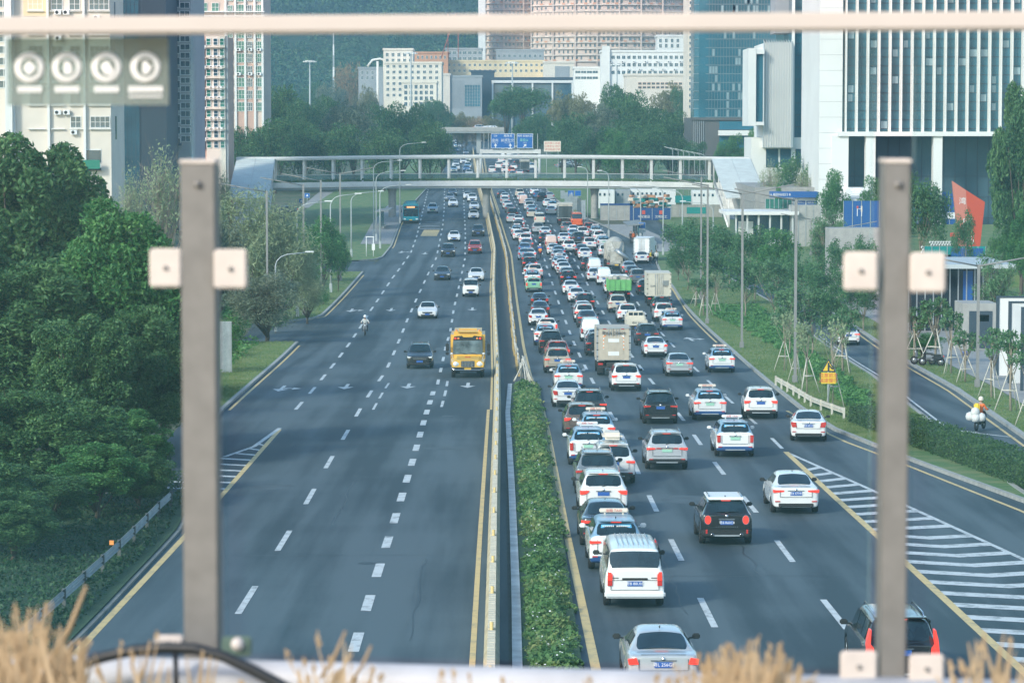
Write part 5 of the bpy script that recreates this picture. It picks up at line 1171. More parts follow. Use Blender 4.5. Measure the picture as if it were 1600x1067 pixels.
# ---------------------------------------------------------------- guardrails
def guardrail(curve_pts, label, n_end=None, step=4.0, m=mat('dull_steel', (.26, .29, .30), .6, metal=.3, var=.3, scale=1.2), mp=mat('dark_steel_post', (.09, .10, .10), .7), hscale=1.0, panel=False):
    pts = [unp(a, b) for a, b in curve_pts]; t = thing('guardrail', label, 'guardrail', (pts[0].x, pts[0].y, gz(pts[0].y))); o0 = Vector(t.location)
    D = [0]; 
    for a, b in zip(pts, pts[1:]): D.append(D[-1] + (b-a).length)
    def at(s):
        i = 0
        while i < len(D)-2 and D[i+1] < s: i += 1
        q = pts[i].lerp(pts[i+1], (s-D[i])/(D[i+1]-D[i])); q.z = gz(q.y); return q - o0
    n = int(D[-1]/step); prof = [(.02, .45), (-.05, .50), (.02, .56), (.0, .60), (.02, .64), (-.05, .70), (.02, .76)]
    vs = []; fs = []; q = []
    for i in range(n+1):
        p = at(i*step); d = (at(min(i*step+.5, D[-1])) - at(max(i*step-.5, 0))).normalized(); nn = Vector((d.y, -d.x, 0))
        for off in (0, .012):
            for a, z in prof: vs.append(p + nn*(a+off) + Vector((0, 0, z*hscale)))
        if i:
            for g_ in (0, 7):
                for j in range(6): k0 = (i-1)*14+g_+j; fs.append((k0, k0+1, k0+15, k0+14))
            for j in (0, 6): fs.append(((i-1)*14+j, (i-1)*14+j+7, i*14+j+7, i*14+j))
    mb = MB(); mb.add(vs, fs); mb.build('rail', m, t)
    for i in range(n+1):
        p = at(i*step); mb = MB(); mb.box((p.x, p.y, p.z+.38*hscale), (.11, .11, .76*hscale)); mb.build('post', mp, t)
    return t
t = guardrail([(30,1028),(57,1000),(130,932),(180,885),(220,845),(262,800),(290,782)], 'dented grey steel guardrail curving beneath the dark trees at lower left')
for a in ((170, 888),):
    P = unp(*a) - Vector(t.location); mb = MB(); mb.box((P.x+.1, P.y, P.z + .85), (.14, .05, .14)); mb.build('reflector', M_ORANGE, t)
guardrail([(1212,606),(1240,622),(1268,640),(1300,652),(1328,662)], 'weathered beige guardrail beside the two white cars in the exit lane', m=M_RAILW, mp=M_RAILW, step=3)
# ---------------------------------------------------------------- street lamps
def lamp_T(px, py, top, label, arms='both', grp=None, m=M_POLE, nm='street_lamp', thick=.13, lean=0):
    P = unp(px, py); s = F / P.y; H = (py - top) / s * 1.0; t = thing(nm, label, 'street lamp', (P.x, P.y, gz(P.y) + .1), 0, grp)
    mb = MB(); mb.box((0, 0, .25), (.34, .34, .5), bev=.04); mb.box((0, 0, H/2), (thick*1.3, thick*1.3, H)); mb.build('pole', m, t)
    for sx in ((-1, 1) if arms == 'both' else (-1,) if arms == 'left' else (1,)):
        mb = MB(); L_ = 3.4; mb.tube([(0, 0, H - .1), (sx*L_, -.8*sx*0 - .6, H + .55 if arms != 'flat' else H)], .055, 6); mb.build('arm', m, t)
        mb = MB(); a = atan2(.65, L_); mb.box((0, 0, 0), (1.3, .26, .09), M=Matrix.Translation((sx*(L_ - .1), -.6, H + .54)) @ Matrix.Rotation(-a*sx, 4, 'Y'), bev=.02); mb.build('lamp_head', m, t)
    return t
def lamp_C(px, py, top, label, sx=1, m=M_POLEW, reach=2.6, grp=None):
    P = unp(px, py); s = F / P.y; H = (py - top) / s; t = thing('street_lamp', label, 'street lamp', (P.x, P.y, gz(P.y) + .1), 0, grp)
    mb = MB(); pts = [(0, 0, 0), (0, 0, H*.5), (0, 0, H - 1.2)] + [(sx*reach*.5*(1-cos(a)), 0, H - 1.2 + 1.0*sin(a)) for a in (radians(25), radians(50), radians(75))] + [(sx*reach, 0, H - .05)]
    mb.tube(pts, [.10, .08, .065] + [.05]*3 + [.035], 8); mb.build('pole', m, t)
    mb = MB(); mb.box((sx*(reach+.3), 0, H), (.75, .24, .12), bev=.04); mb.build('lamp_head', M_WHITE, t); mb = MB(); mb.box((0, 0, .5), (.3, .3, 1.0), bev=.04); mb.build('base_box', m, t); return t
g = 'twin arm street lamps on the right verge'
for i, (px, py, tp, a) in enumerate([(1242,601,313,'left'),(1159,546,303,'both'),(1105,508,290,'left'),(1095,470,278,'left')]): lamp_T(px, py, tp, f'slender grey street lamp on the right verge, {ordn(i)} tall pole from the bottom', a, g)
lamp_T(1527, 608, 415, 'low twin armed grey lamp beside the staked trees on the paved footway', 'both'); 
for i, (px, py, tp) in enumerate([(1315,430,356),(1267,400,343),(1218,372,322),(1190,368,318)]): lamp_T(px, py, tp, f'thin twin armed lamp above the verge shrubs, {ordn(i)} from the right post', 'both', 'thin lamps behind the verge shrubs', thick=.10)
for i, (px, py, tp, a) in enumerate([(532,440,272,'both'),(502,468,283,'left'),(475,494,290,'left'),(418,512,300,'left')]): lamp_T(px, py, tp, f'grey brown lamp pole on the left verge, {ordn(i)} of the square topped row', a, 'square topped lamps on the left verge')
for i, (px, py, tp) in enumerate([(465,497,316),(517,459,304),(431,520,395)]): lamp_C(px, py, tp, f'white pole with curved top arm among the left verge trees, {ordn(i)} of three', 1, grp='curved white lamps on the left verge')
for i, (px, py, tp, sx) in enumerate([(549,403,300,1),(584,370,252,1),(588,378,268,1),(594,390,290,1),(625,350,224,1)]): lamp_C(px, py, tp, f'curved arm lamp near the left bus stop, {ordn(i)} of five leftward to rightward', sx, reach=3.5, grp='curved lamps round the left bus stop')
for i, (px, py, tp, sx) in enumerate([(1001,372,292,-1),(1036,400,290,-1),(1114,430,316,-1),(1066,404,296,-1)]): lamp_C(px, py, tp, f'curved arm lamp by the right bus stop, {ordn(i)} of four', sx, reach=3.2, grp='curved lamps round the right bus stop')
for i, (px, py, tp) in enumerate([(918,352,262),(951,372,268)]): lamp_C(px, py, tp, ['white lamp pole on the grass left of the right bus stop pole sign','white lamp pole carrying a white lantern by the bus platform'][i], -1, reach=1.0)
for i in range(7): 
    px = 1051 + i*8.5; Y = 560; p = atY(px, 280, Y); t = thing('street_lamp', f'thin pale lamp in the close row behind the right canopy, {ordn(i)} from the left', 'street lamp', (p.x, Y, gz(Y)), 0, 'close row of lamps behind the canopy'); mb = MB(); H = atY(px, 232+i*1.6, Y).z - gz(Y); mb.tube([(0,0,0), (0,0,H-.3), (-.6,0,H), (-1.6,0,H+.3)], .07, 6); mb.build('pole', M_POLEW, t)
def high_mast(px, pt, Y, label):
    p = atY(px, pt, Y); z0 = gz(Y); H = p.z - z0; t = thing('high_mast_lamp', label, 'mast lamp', (p.x, Y, z0)); sc = Y/1000
    mb = MB(); mb.cyl((0,0,0), (0,0,H), .45*sc, 10, r2=.22*sc); mb.build('mast', M_POLEW, t); mb = MB()
    for k in range(12): a = k*pi/6; mb.box((cos(a)*1.9*sc, sin(a)*1.9*sc, H-.4*sc), (.75*sc, .5*sc, .35*sc), rz=a)
    mb.lathe([(1.5*sc, -.1), (1.7*sc, 0), (1.5*sc, .1)], (0,0,H-.1), 'Z', 16); mb.build('lamp_ring', M_WHITE, t)
high_mast(484, 95, 1000, 'tall high mast lamp with ring head above the dark trees at left'); high_mast(642, 82, 900, 'tall high mast lamp in front of the cream block'); high_mast(964, 100, 900, 'tall high mast lamp rising from the trees right of centre'); high_mast(800.5, 97, 1000, 'tall thin mast lamp behind the blue road signs')
# ---------------------------------------------------------------- bus shelters, signs
def shelter(px, py, label, ln, side):
    P = unp(px, py); t = thing('bus_shelter', label, 'bus shelter', (P.x, P.y, gz(P.y)+.15), 0); Lb = ln; w_ = 2.2
    mb = MB(); mb.add([(-w_/2, 0, 2.7), (w_/2, 0, 2.95), (w_/2, Lb, 2.95), (-w_/2, Lb, 2.7)], [(0,1,2,3)]); mb.add([(-w_/2, 0, 2.55), (w_/2, 0, 2.8), (w_/2, Lb, 2.8), (-w_/2, Lb, 2.55)], [(3,2,1,0)])
    for a, b in (((-w_/2,0),(w_/2,0)), ((w_/2,Lb),(-w_/2,Lb)), ((-w_/2,Lb),(-w_/2,0)), ((w_/2,0),(w_/2,Lb))):
        za, zb_ = (2.7 if a[0] < 0 else 2.95), (2.7 if b[0] < 0 else 2.95); mb.add([(a[0],a[1],za-.15), (b[0],b[1],zb_-.15), (b[0],b[1],zb_), (a[0],a[1],za)], [(0,1,2,3)])
    mb.build('roof', mat('shelter_roof_grey', (.20, .21, .21), .6, var=.1), t)
    for k in range(4):
        mb = MB(); mb.box((side*.4, .3 + k*(Lb-.6)/3, 1.35), (.16, .16, 2.7)); mb.build('post', mat('shelter_dark_green', (.015, .07, .075), .5), t)
    for k in range(3):
        mb = MB(); mb.box((side*.4, .9 + k*(Lb-.6)/3, 1.4), (.06, (Lb-.6)/3-.5, 1.7)); mb.build('advert_panel', mat('shelter_panel', (.05, .16, .18), .25, coat=.5), t)
    mb = MB(); mb.box((side*.0, Lb/2, .45), (.35, Lb*.6, .06)); mb.bb(-.1, .1, Lb*.3, Lb*.3+.1, 0, .43); mb.bb(-.1, .1, Lb*.7, Lb*.7+.1, 0, .43); mb.build('bench', M_GALV, t)
shelter(597, 360, 'grey roofed bus shelter with dark green posts on the left verge beside the bus', 14, -1); shelter(993, 385, 'grey roofed bus shelter with people beneath it on the right', 17, 1)
def post_sign(px, py, top, w_px, h_px, m, name, label, cat='sign', txt=None, th=.06, pole=M_POLEW, two=False):
    P = unp(px, py); s = F/P.y; t = thing(name, label, cat, (P.x, P.y, gz(P.y)+.1)); H = (py-top)/s; w_, h_ = w_px/s, h_px/s
    mb = MB(); 
    for x in ((-w_*.35, w_*.35) if two else (0,)): mb.cyl((x, .06, 0), (x, .06, H-.02), .055, 8)
    mb.build('post', pole, t); mb = MB(); mb.box((0, 0, H - h_/2), (w_, th, h_), bev=.01); b = mb.build('panel', m, t); mb = MB(); mb.box((0, .02, H-h_/2), (w_+.08, th-.02, h_+.08)); mb.build('panel_frame', M_POLEW, b)
    if txt:
        for tx, x, z, sz, mm in txt: text('lettering', tx, sz, mm, b, face_at(x*w_, -th/2-.006, H - h_/2 + z*h_), .003)
    return t, H, w_, h_
M_SGB = mat('sign_blue', (.01, .12, .42), .45); M_SGY = mat('sign_yellow', (.78, .52, .04), .5); M_SGW = M_INKW
# warning triangle
P = unp(1294, 641); s = F/P.y; t = thing('warning_sign', 'yellow triangular merge warning sign on a white post in the right verge', 'road sign', (P.x, P.y, gz(P.y)+.1)); H = (641-563)/s
tw = 23/s; thh = 20/s
mb = MB(); mb.cyl((0, .06, 0), (0, .06, H-.1), .05, 8); mb.build('post', M_POLEW, t)
mb = MB(); mb.poly([(-tw/2, H-thh), (tw/2, H-thh), (0, H)], .04); a = fixn(mb.build('triangle_panel', M_INK, t)); mb = MB(); mb.poly([(-tw*.38, H-thh*.93), (tw*.38, H-thh*.93), (0, H-thh*.16)], .02, M=Matrix.Translation((0, -.012, 0))); fixn(mb.build('yellow_field', M_SGY, a))
mb = MB(); c = H - thh*.68; mb.poly([(-.05, c-.2), (.05, c-.2), (.05, c+.28), (-.05, c+.28)], .012, M=Matrix.Translation((0, -.026, 0))); mb.poly([(.05, c+.05), (.2, c-.12), (.26, c-.07), (.05, c+.16)], .012, M=Matrix.Translation((0, -.026, 0))); fixn(mb.build('merge_symbol', M_INK, a))
mb = MB(); mb.box((0, 0, H-thh-.36), (tw*.98, .05, .62)); b = mb.build('text_panel', M_SGY, t); text('lettering', '注意前方', .26, M_INKR, b, face_at(0, -.03, H-thh-.22), .003); text('lettering', '减速慢行', .26, M_INKR, b, face_at(0, -.03, H-thh-.5), .003)
# gantry with two blue signs
YG = 640.0
def gp(px, py): return atY(px, py, YG)
t = thing('sign_gantry', 'pale steel cantilever gantry carrying the blue direction signs', 'gantry', (0, YG, 0))
mb = MB(); a, b = gp(750, 237), gp(845, 237); mb.bb(a.x, b.x, .5, 1.1, gp(800, 240).z, gp(800, 233.5).z); mb.build('beam', M_BRW, t)
for px in (751, 843):
    mb = MB(); a = gp(px, 240); mb.cyl((a.x, .8, gz(YG)-.1), (a.x, .8, a.z), .3, 12); mb.build('column', M_STEEL, t)
mb = MB()
for k in range(13): a = gp(756+7*k, 236); mb.bb(a.x-.05, a.x+.05, .2, .5, gp(0, 234).z, gp(0, 209).z)
mb.build('brackets', M_STEEL, t)
def bluesign(x0, x1, y0, y1, label, texts, arrows):
    a, b = gp(x0, y1), gp(x1, y0); cx, cz = (a.x+b.x)/2, (a.z+b.z)/2; t = thing('direction_sign', label, 'road sign', (cx, YG, cz)); w_, h_ = b.x-a.x, b.z-a.z
    mb = MB(); mb.box((0, 0, 0), (w_, .12, h_)); p = mb.build('panel', M_SGB, t)
    mb = MB()
    for q in (-1, 1): mb.box((0, -.065, q*(h_/2-.05)), (w_, .02, .08)); mb.box((q*(w_/2-.05), -.065, 0), (.08, .02, h_-.18))
    mb.build('border', M_INKW, p)
    for tx, x, z, sz, m in texts: text('lettering', tx, sz, m, p, face_at(x*w_, -.075, z*h_), .006)
    for x, z, ang in arrows:
        mb = MB(); mb.poly([(-.1, -.45), (.1, -.45), (.1, .0), (.38, .0), (0, .5), (-.38, .0), (-.1, .0)], .02); o = fixn(mb.build('arrow', M_INKW, p, (x*w_, -.085, z*h_))); o.rotation_euler.y = ang
bluesign(767, 804, 209, 232, 'wide blue overhead direction sign with two upward arrows', [('梅林关', .22, .33, .62, M_INKW), ('Meilin', .2, .14, .3, M_INKW), ('皇岗', -.32, .02, .72, M_INKW), ('新洲立交', .2, .02, .72, M_INKW), ('Huanggang', -.32, -.14, .28, M_INKW), ('Xinzhou Rd', .2, -.14, .28, M_INKW), ('S28', -.3, .34, .5, M_WHITE)], [(-.3, -.33, 0), (.32, -.33, 0)])
bluesign(807.5, 832.5, 209, 232, 'narrower blue overhead sign with green field and diagonal arrow', [('梅观 高速机荷', 0, .33, .5, M_INKW), ('莲花山', -.05, .05, .62, mat('ink_green', (.35, .8, .5), .5)), ('Lianhua', .0, -.1, .28, M_INKW)], [(0, -.32, .8)])
t, H, w_, h_ = post_sign(863, 300, 222, 26, 16, M_BEIGE, 'message_board', 'pale pink message board with three rows of red characters', 'sign', [('前方施工减速', 0, .3, .52, M_INKR), ('注意安全 绕行', 0, 0, .52, M_INKR), ('请勿超速行驶', 0, -.3, .52, M_INKR)], th=.3, two=True)
post_sign(1003, 384, 349, 10, 9, M_SGB, 'route_sign', 'blue square sign with white arrow on the pole by the right bus shelter', 'road sign', [('↖', 0, 0, .8, M_INKW)])
post_sign(1004, 384, 360, 9, 5, M_WHITE, 'notice_board', 'small white notice board below the blue arrow sign', 'road sign', [('公交专用', 0, 0, .2, M_INK)])
post_sign(892, 322, 299, 9, 9, M_SGB, 'route_sign', 'blue board with white arrow beside the far right verge, left one', 'road sign', [('→', 0, 0, .8, M_INKW)]); post_sign(903, 325, 299, 9, 8, M_SGB, 'route_sign', 'blue board with no writing beside the far right verge, right one', 'road sign')
post_sign(471, 334, 312, 7, 6, M_SGB, 'crossing_sign', 'blue pedestrian crossing sign near the left stair, nearer one', 'road sign', [('▲', 0, 0, .45, M_INKW)]); post_sign(480, 320, 303, 8, 7, M_SGB, 'crossing_sign', 'blue pedestrian crossing sign near the left stair, farther one', 'road sign', [('▲', 0, 0, .5, M_INKW)])
post_sign(353, 585, 505, 17, 78, M_GALV, 'sign_board', 'tall grey back of a road sign just right of the left post', 'road sign')
# two round white sign backs
P = unp(531, 437); t = thing('round_sign', 'two pale round sign backs stacked on a thin pole at the left verge', 'road sign', (P.x, P.y, gz(P.y)+.1))
mb = MB(); mb.cyl((0, 0, 0), (0, 0, 3.6), .05, 8); mb.build('post', M_POLEW, t)
for z in (1.9, 3.2): mb = MB(); mb.lathe([(.01, -.05), (.42, -.05), (.42, -.01), (.01, -.01)], (0, 0, z), 'Y', 20); mb.build('sign_disc', M_WHITE, t)
# H shaped white gate posts on left grass
P = unp(578, 402); t = thing('signboard_frame', 'empty white frame on two legs in the grass left of the kerb', 'frame', (P.x, P.y, gz(P.y)+.1))
for x in (-.45, .45): mb = MB(); mb.cyl((x, 0, 0), (x, 0, 2.5), .05, 8); mb.build('leg', M_WHITE, t)
mb = MB(); mb.box((0, 0, 2.5), (1.1, .05, .12)); mb.box((.45, -.03, 1.2), (.4, .04, .8)); mb.build('crossbar', M_WHITE, t)
# far flyover
YF = 940.0
t = thing('flyover', 'grey concrete flyover crossing the road in the distance', 'flyover', (0, YF, 0))
a, b = atY(660, 200, YF), atY(789, 200, YF); zt = atY(0, 199.5, YF).z; zb_ = atY(0, 208, YF).z
mb = MB(); mb.bb(a.x, b.x, -5, 5, zb_, zt-.8); mb.build('deck', M_BRG, t); 
for q in (-1, 1): mb = MB(); mb.bb(a.x, b.x, q*5-.2, q*5+.2, zb_+.5, zt+.1); mb.build('parapet', M_CONC, t)
for px in (700, 748, 786): mb = MB(); q = atY(px, 210, YF); mb.bb(q.x-.7, q.x+.7, -2, 2, gz(YF)-.2, zb_); mb.build('pier', M_BRG, t)
for i, (px, c) in enumerate([(744,'silver'),(757,'white'),(763,'white')]):
    q = atY(px, 200, YF); o = put('sedan' if i else 'suv', Vector((q.x, YF, 0)), radians(85), c, f'{c} car on the far flyover, {ordn(i)} from its left end', 'cars on the flyover', True, far=True, dz=None, pitch=0); o.location.z = zt - .78
q = atY(806, 214, 900); o = put('dark_truck', Vector((q.x, 880, 0)), 0, 'grey', 'boxy grey truck climbing the ramp behind the blue signs', None, True, dz=None, pitch=0); o.location.z = gz(880)
# ---------------------------------------------------------------- trees and planting
LF = dict(dark=leafmat('leaf_dark', (.020, .068, .028), (.060, .150, .050), (.16, .29, .10)), lush=leafmat('leaf_lush', (.020, .085, .026), (.060, .19, .052), (.17, .34, .10)),  # brightest tone of dark and lush raised to imitate sunlit leaf clumps
          young=leafmat('leaf_young', (.05, .13, .055), (.11, .23, .10), (.21, .35, .17)), olive=leafmat('leaf_olive', (.15, .21, .11), (.27, .34, .19), (.42, .46, .29)),
          grey=leafmat('leaf_greyish', (.08, .12, .085), (.16, .21, .145), (.30, .33, .23)), pale=leafmat('leaf_pale', (.12, .13, .05), (.20, .20, .09), (.33, .29, .15)),
          far=leafmat('leaf_far', (.022, .080, .036), (.060, .155, .062), (.14, .26, .11)), yel=leafmat('leaf_yellow', (.10, .15, .02), (.20, .27, .04), (.33, .38, .07)), warm=leafmat('leaf_warm', (.22, .15, .08), (.32, .22, .12), (.42, .30, .18)))
M_BARK = mat('bark', (.10, .08, .06), .9, var=.3, scale=4, bump=.4); M_BARKP = mat('bark_pale', (.30, .25, .19), .9, var=.2, scale=5)
def leaf(mb, c, s, rr, long=1.9, up=.5):
    n = Vector((rr.gauss(0, 1), rr.gauss(0, 1), rr.gauss(0, 1) + up)).normalized(); t = n.orthogonal().normalized(); t = (Matrix.Rotation(rr.uniform(0, 6.28), 3, n) @ t); b = n.cross(t)
    k = len(mb.v); w = s / long
    mb.v += [c - t*s*.5, c + b*w*.5 - n*w*.12, c + t*s*.5, c - b*w*.5 - n*w*.12]; mb.f.append((k, k+1, k+2, k+3)); mb.m.append(0); mb.sm.append(False)
def make_tree(name, H, r, zc, nl, n, ls, m, bark=M_BARK, seed=1, flat=1.0, lobe=(.26, .42), trunk_r=.2, fill=.25, long=1.9, twig=0, stakes=False, umbrella=False, tmat=None, nstem=1):
    rr = random.Random(seed); t = empty(name); lobes = []
    cz = (zc + H) / 2; rz_ = (H - zc) / 2
    for k in range(nl):
        a = rr.uniform(0, 6.283); u = rr.uniform(-.85, 1) if not umbrella else rr.uniform(.1, 1); q = sqrt(max(0, 1 - u*u)); f = rr.uniform(.55, .86) * (1 if k % 4 else .45)
        lr = r * rr.uniform(*lobe); lobes.append((Vector((cos(a)*q*r*f, sin(a)*q*r*f, cz + u*rz_*f)), lr))
    mb = MB()
    tot = sum(l[1]**2 for l in lobes)
    for c, lr in lobes:
        for _ in range(int(n * lr * lr / tot)):
            d = Vector((rr.gauss(0, 1), rr.gauss(0, 1), rr.gauss(0, 1))).normalized(); q = rr.uniform(.72, 1.05) if rr.random() > fill else rr.uniform(.2, 1)
            if d.z < -.3 and rr.random() < .5: d.z *= -1
            leaf(mb, c + Vector((d.x*lr*q, d.y*lr*q, d.z*lr*q*flat)), ls*rr.uniform(.6, 1.3), rr, long)
    mb.build('crown', m, t)
    for q in range(nstem):
        mb = MB(); ox = 0 if nstem == 1 else rr.uniform(-.5, .5)
        th = zc + (H-zc)*.45; mb.tube([(ox, 0, -.2), (ox+rr.uniform(-.1, .1), rr.uniform(-.1, .1), zc*.6), (ox*1.5+rr.uniform(-.3, .3), rr.uniform(-.2, .2), th)], [trunk_r, trunk_r*.75, trunk_r*.35], 8)
        for c, lr in lobes[::max(1, nl//(twig or 9))]:
            s0 = Vector((ox, 0, zc*rr.uniform(.6, 1.0))); mid = s0.lerp(c, .5) + Vector((0, 0, -.1*r)); mb.tube([s0, mid, c], [trunk_r*.45, trunk_r*.28, trunk_r*.10], 6)
            if twig:
                for _ in range(3): e = c + Vector((rr.uniform(-1, 1), rr.uniform(-1, 1), rr.uniform(-.2, 1)))*lr*1.3; mb.tube([mid.lerp(c, .6), e], [trunk_r*.10, trunk_r*.04], 4)
        mb.build('trunk', bark, t)
    if stakes:
        for k in range(3):
            a = k*2.094 + .4; mb = MB(); mb.tube([(cos(a)*1.0, sin(a)*1.0, 0), (cos(a)*.08, sin(a)*.08, 2.2)], .035, 6); mb.build('support_stake', M_RAILW, t)
        mb = MB()
        for k in range(3):
            a, b = k*2.094+.4, (k+1)*2.094+.4; mb.tube([(cos(a)*.55, sin(a)*.55, 1.1), (cos(b)*.55, sin(b)*.55, 1.1)], .028, 5)
        mb.build('stake_brace', M_RAILW, t)
    return t
TP = {}
def tp(k, *a, **kw): TP[k] = (make_tree(*a, **kw), a[1], a[2])
tp('near1', 'broadleaf_tree', 12, 4, 1.5, 120, 46000, .27, LF['dark'], seed=1, trunk_r=.28, lobe=(.13, .27), fill=.12); tp('near2', 'broadleaf_tree', 12, 4, 1.5, 120, 46000, .27, LF['lush'], seed=2, trunk_r=.28, lobe=(.13, .27), fill=.12)
tp('near3', 'broadleaf_tree', 12, 4, 1.0, 110, 44000, .31, LF['dark'], seed=3, trunk_r=.28, lobe=(.14, .28), fill=.12, long=2.6)
tp('lush', 'broadleaf_tree', 8, 3, 1.8, 34, 9000, .26, LF['lush'], seed=4, trunk_r=.14)
tp('young', 'young_tree', 6, 1.7, 2.0, 20, 2300, .20, LF['young'], bark=M_BARKP, seed=5, trunk_r=.07, lobe=(.22, .42), twig=9, fill=.6); tp('young2', 'young_tree', 6, 2.0, 1.8, 26, 4200, .20, leafmat('leaf_verge', (.028, .10, .04), (.07, .18, .07), (.16, .29, .12)), bark=M_BARKP, seed=6, trunk_r=.08, twig=8, fill=.6)
tp('staked', 'staked_tree', 4.6, 1.15, 2.2, 12, 620, .26, LF['young'], bark=M_BARKP, seed=7, trunk_r=.09, twig=9, fill=.7, stakes=True); tp('staked2', 'staked_tree', 4.8, 1.4, 2.4, 9, 380, .24, LF['olive'], bark=M_BARKP, seed=8, trunk_r=.06, twig=9, fill=.8, stakes=True)
tp('feather', 'feathery_tree', 8, 3.4, .8, 60, 15000, .34, LF['olive'], bark=M_BARK, seed=9, trunk_r=.13, fill=.8, long=5.5, twig=26, lobe=(.22, .4), nstem=2)
tp('feather2', 'feathery_tree', 8, 3.2, .8, 50, 12000, .30, LF['grey'], bark=M_BARK, seed=10, trunk_r=.12, fill=.8, long=4, twig=22, lobe=(.22, .4), nstem=2)
tp('twiggy', 'twiggy_tree', 7, 2.6, 1.0, 34, 2600, .22, LF['olive'], bark=M_BARKP, seed=11, trunk_r=.10, fill=.9, long=3, twig=30, nstem=3)
tp('mid1', 'dark_tree', 16, 7, 2, 46, 11000, .55, LF['dark'], seed=12, trunk_r=.4); tp('mid2', 'dark_tree', 16, 7, 2, 50, 11000, .5, LF['far'], seed=13, trunk_r=.4, lobe=(.18, .34)); tp('mid3', 'grey_green_tree', 16, 7, 3, 44, 9000, .5, LF['grey'], seed=14, trunk_r=.4, lobe=(.18, .32))
tp('umb', 'umbrella_tree', 15, 8, 7, 40, 9000, .5, LF['far'], seed=15, trunk_r=.45, umbrella=True, flat=.55, twig=10); tp('pale', 'pale_tree', 14, 7, 3, 40, 7000, .5, LF['pale'], seed=16, trunk_r=.3, lobe=(.16, .32))
tp('yel', 'yellow_green_tree', 8, 2.6, 1.5, 26, 7000, .22, LF['yel'], seed=17, trunk_r=.12); tp('warm', 'rust_tinted_shrub', 8, 6, .6, 30, 4000, .5, LF['warm'], seed=18, trunk_r=.2)
tp('bamboo', 'bamboo_clump', 7, 2.2, .6, 30, 4500, .34, LF['young'], bark=M_BARKP, seed=19, trunk_r=.05, long=4.5, fill=.8, twig=20, nstem=5)
tp('shrub', 'shrub', 2.2, 1.6, .1, 18, 2600, .16, LF['lush'], seed=20, trunk_r=.05)
UT = {}
def tree(k, px, top, Y, rpx, label, cat='tree', group=None, base=None):
    src, H, r = TP[k]; 
    if base is not None: Y = unp(px, base).y
    o = src if k not in UT else copy_tree(src, None); UT[k] = 1
    p = atY(px, top, Y); z0 = gz(Y) + .1; h = max(1.0, p.z - z0); w = rpx * px2m(Y)
    o.location = (p.x, Y, z0); sc = w / r; o.scale = (sc, sc, h / H); o.rotation_euler.z = R.uniform(0, 6.28); tag(o, label, cat, group); return o
G = 'dense trees at the left edge'
T = lambda *a, **k: tree(*a, **k)
T('near1', 22, 168, 165, 150, 'tall dark broadleaf tree in the top left corner before the cream apartment block', group=G)
T('near2', 185, 312, 138, 122, 'bright green rounded crown just left of the brown left post', group=G); T('near3', 215, 470, 132, 92, 'green tree lower beside the left post, under the bright rounded crown', group=G)
T('near3', 30, 400, 135, 150, 'broad green tree at the left edge below the corner tree', group=G); T('near1', 130, 470, 128, 92, 'dark tree in the middle of the left mass', group=G)
T('near1', 20, 590, 112, 105, 'dark tree crown at the left edge, halfway down', group=G); T('near3', 120, 620, 112, 110, 'spreading dark tree low in the left mass', group=G)
T('near2', 205, 640, 118, 66, 'small green tree nearest the guardrail at left', group=G); T('near1', -40, 700, 98, 110, 'dark foliage at the left edge above the dry grass', group=G)
T('near3', 255, 560, 142, 48, 'narrow dark tree right behind the left post', group=G); T('near3', 215, 700, 112, 60, 'dark bushy tree low beside the top end of the left guardrail', group=G); T('near3', 20, 760, 96, 84, 'dark bushy tree behind the bottom left dry grass', group=G); T('near2', 150, 690, 108, 84, 'green tree low in the left mass above the guardrail', group=G); T('near1', 70, 730, 103, 78, 'low dark crown above the bottom left grass', group=G); T('near3', -60, 300, 150, 110, 'tree cut off by the left edge at mid height', group=G)
T('yel', 128, 240, 190, 32, 'yellow green tree peeking between the corner tree and the apartment block', 'tree')
G = 'feathery trees on the left verge'
T('feather', 385, 300, 262, 82, 'pale feathery tree just right of the left post', group=G); T('feather', 440, 325, 262, 66, 'wide pale feathery tree among the left lamp poles', group=G); T('feather2', 330, 330, 240, 62, 'grey green feathery tree behind the left post', group=G)
T('feather', 478, 405, 262, 36, 'feathery tree nearest the junction kerb at left', group=G); T('feather2', 415, 420, 235, 70, 'low grey green feathery tree above the left verge grass', group=G)
T('twiggy', 255, 228, 300, 62, 'bare twiggy tree before the dark facade at left'); T('twiggy', 205, 262, 290, 40, 'smaller twiggy tree right of the cream block foot'); T('feather2', 340, 258, 310, 26, 'thin feathery tree between the left post and the stair canopy')
T('lush', 505, 340, 300, 32, 'fresh green tree between the two left side roads'); T('lush', 482, 350, 325, 34, 'green tree beside the parked grey hatchback'); T('lush', 528, 365, 310, 20, 'small green tree by the left junction kerb')
G = 'dark trees behind the footbridge at left'
for i, (k, px, tp_, Y, r) in enumerate([('mid1',368,150,640,36),('mid1',402,158,620,40),('mid1',438,128,680,40),('mid2',476,146,660,38),('mid1',470,185,600,44),('mid1',392,195,600,44),('mid2',515,140,690,36),('mid3',552,142,620,48),('mid1',530,190,600,40),('mid2',592,152,680,36),('mid2',628,150,660,42),('mid1',600,195,600,40),('mid2',655,166,640,40),('mid1',672,185,620,34),('mid2',690,205,700,22),('mid1',430,180,590,44),('mid1',345,185,600,34)]):
    T(k, px, tp_, Y, r, f'{dict(mid1="deep dark", mid2="mid green", mid3="large greyish")[k]} tree behind the left half of the footbridge, {ordn(i)} listed leftwards group at x {px}'.split(' listed')[0] + (f' of its row'), group=G)
G = 'trees behind the footbridge at right'
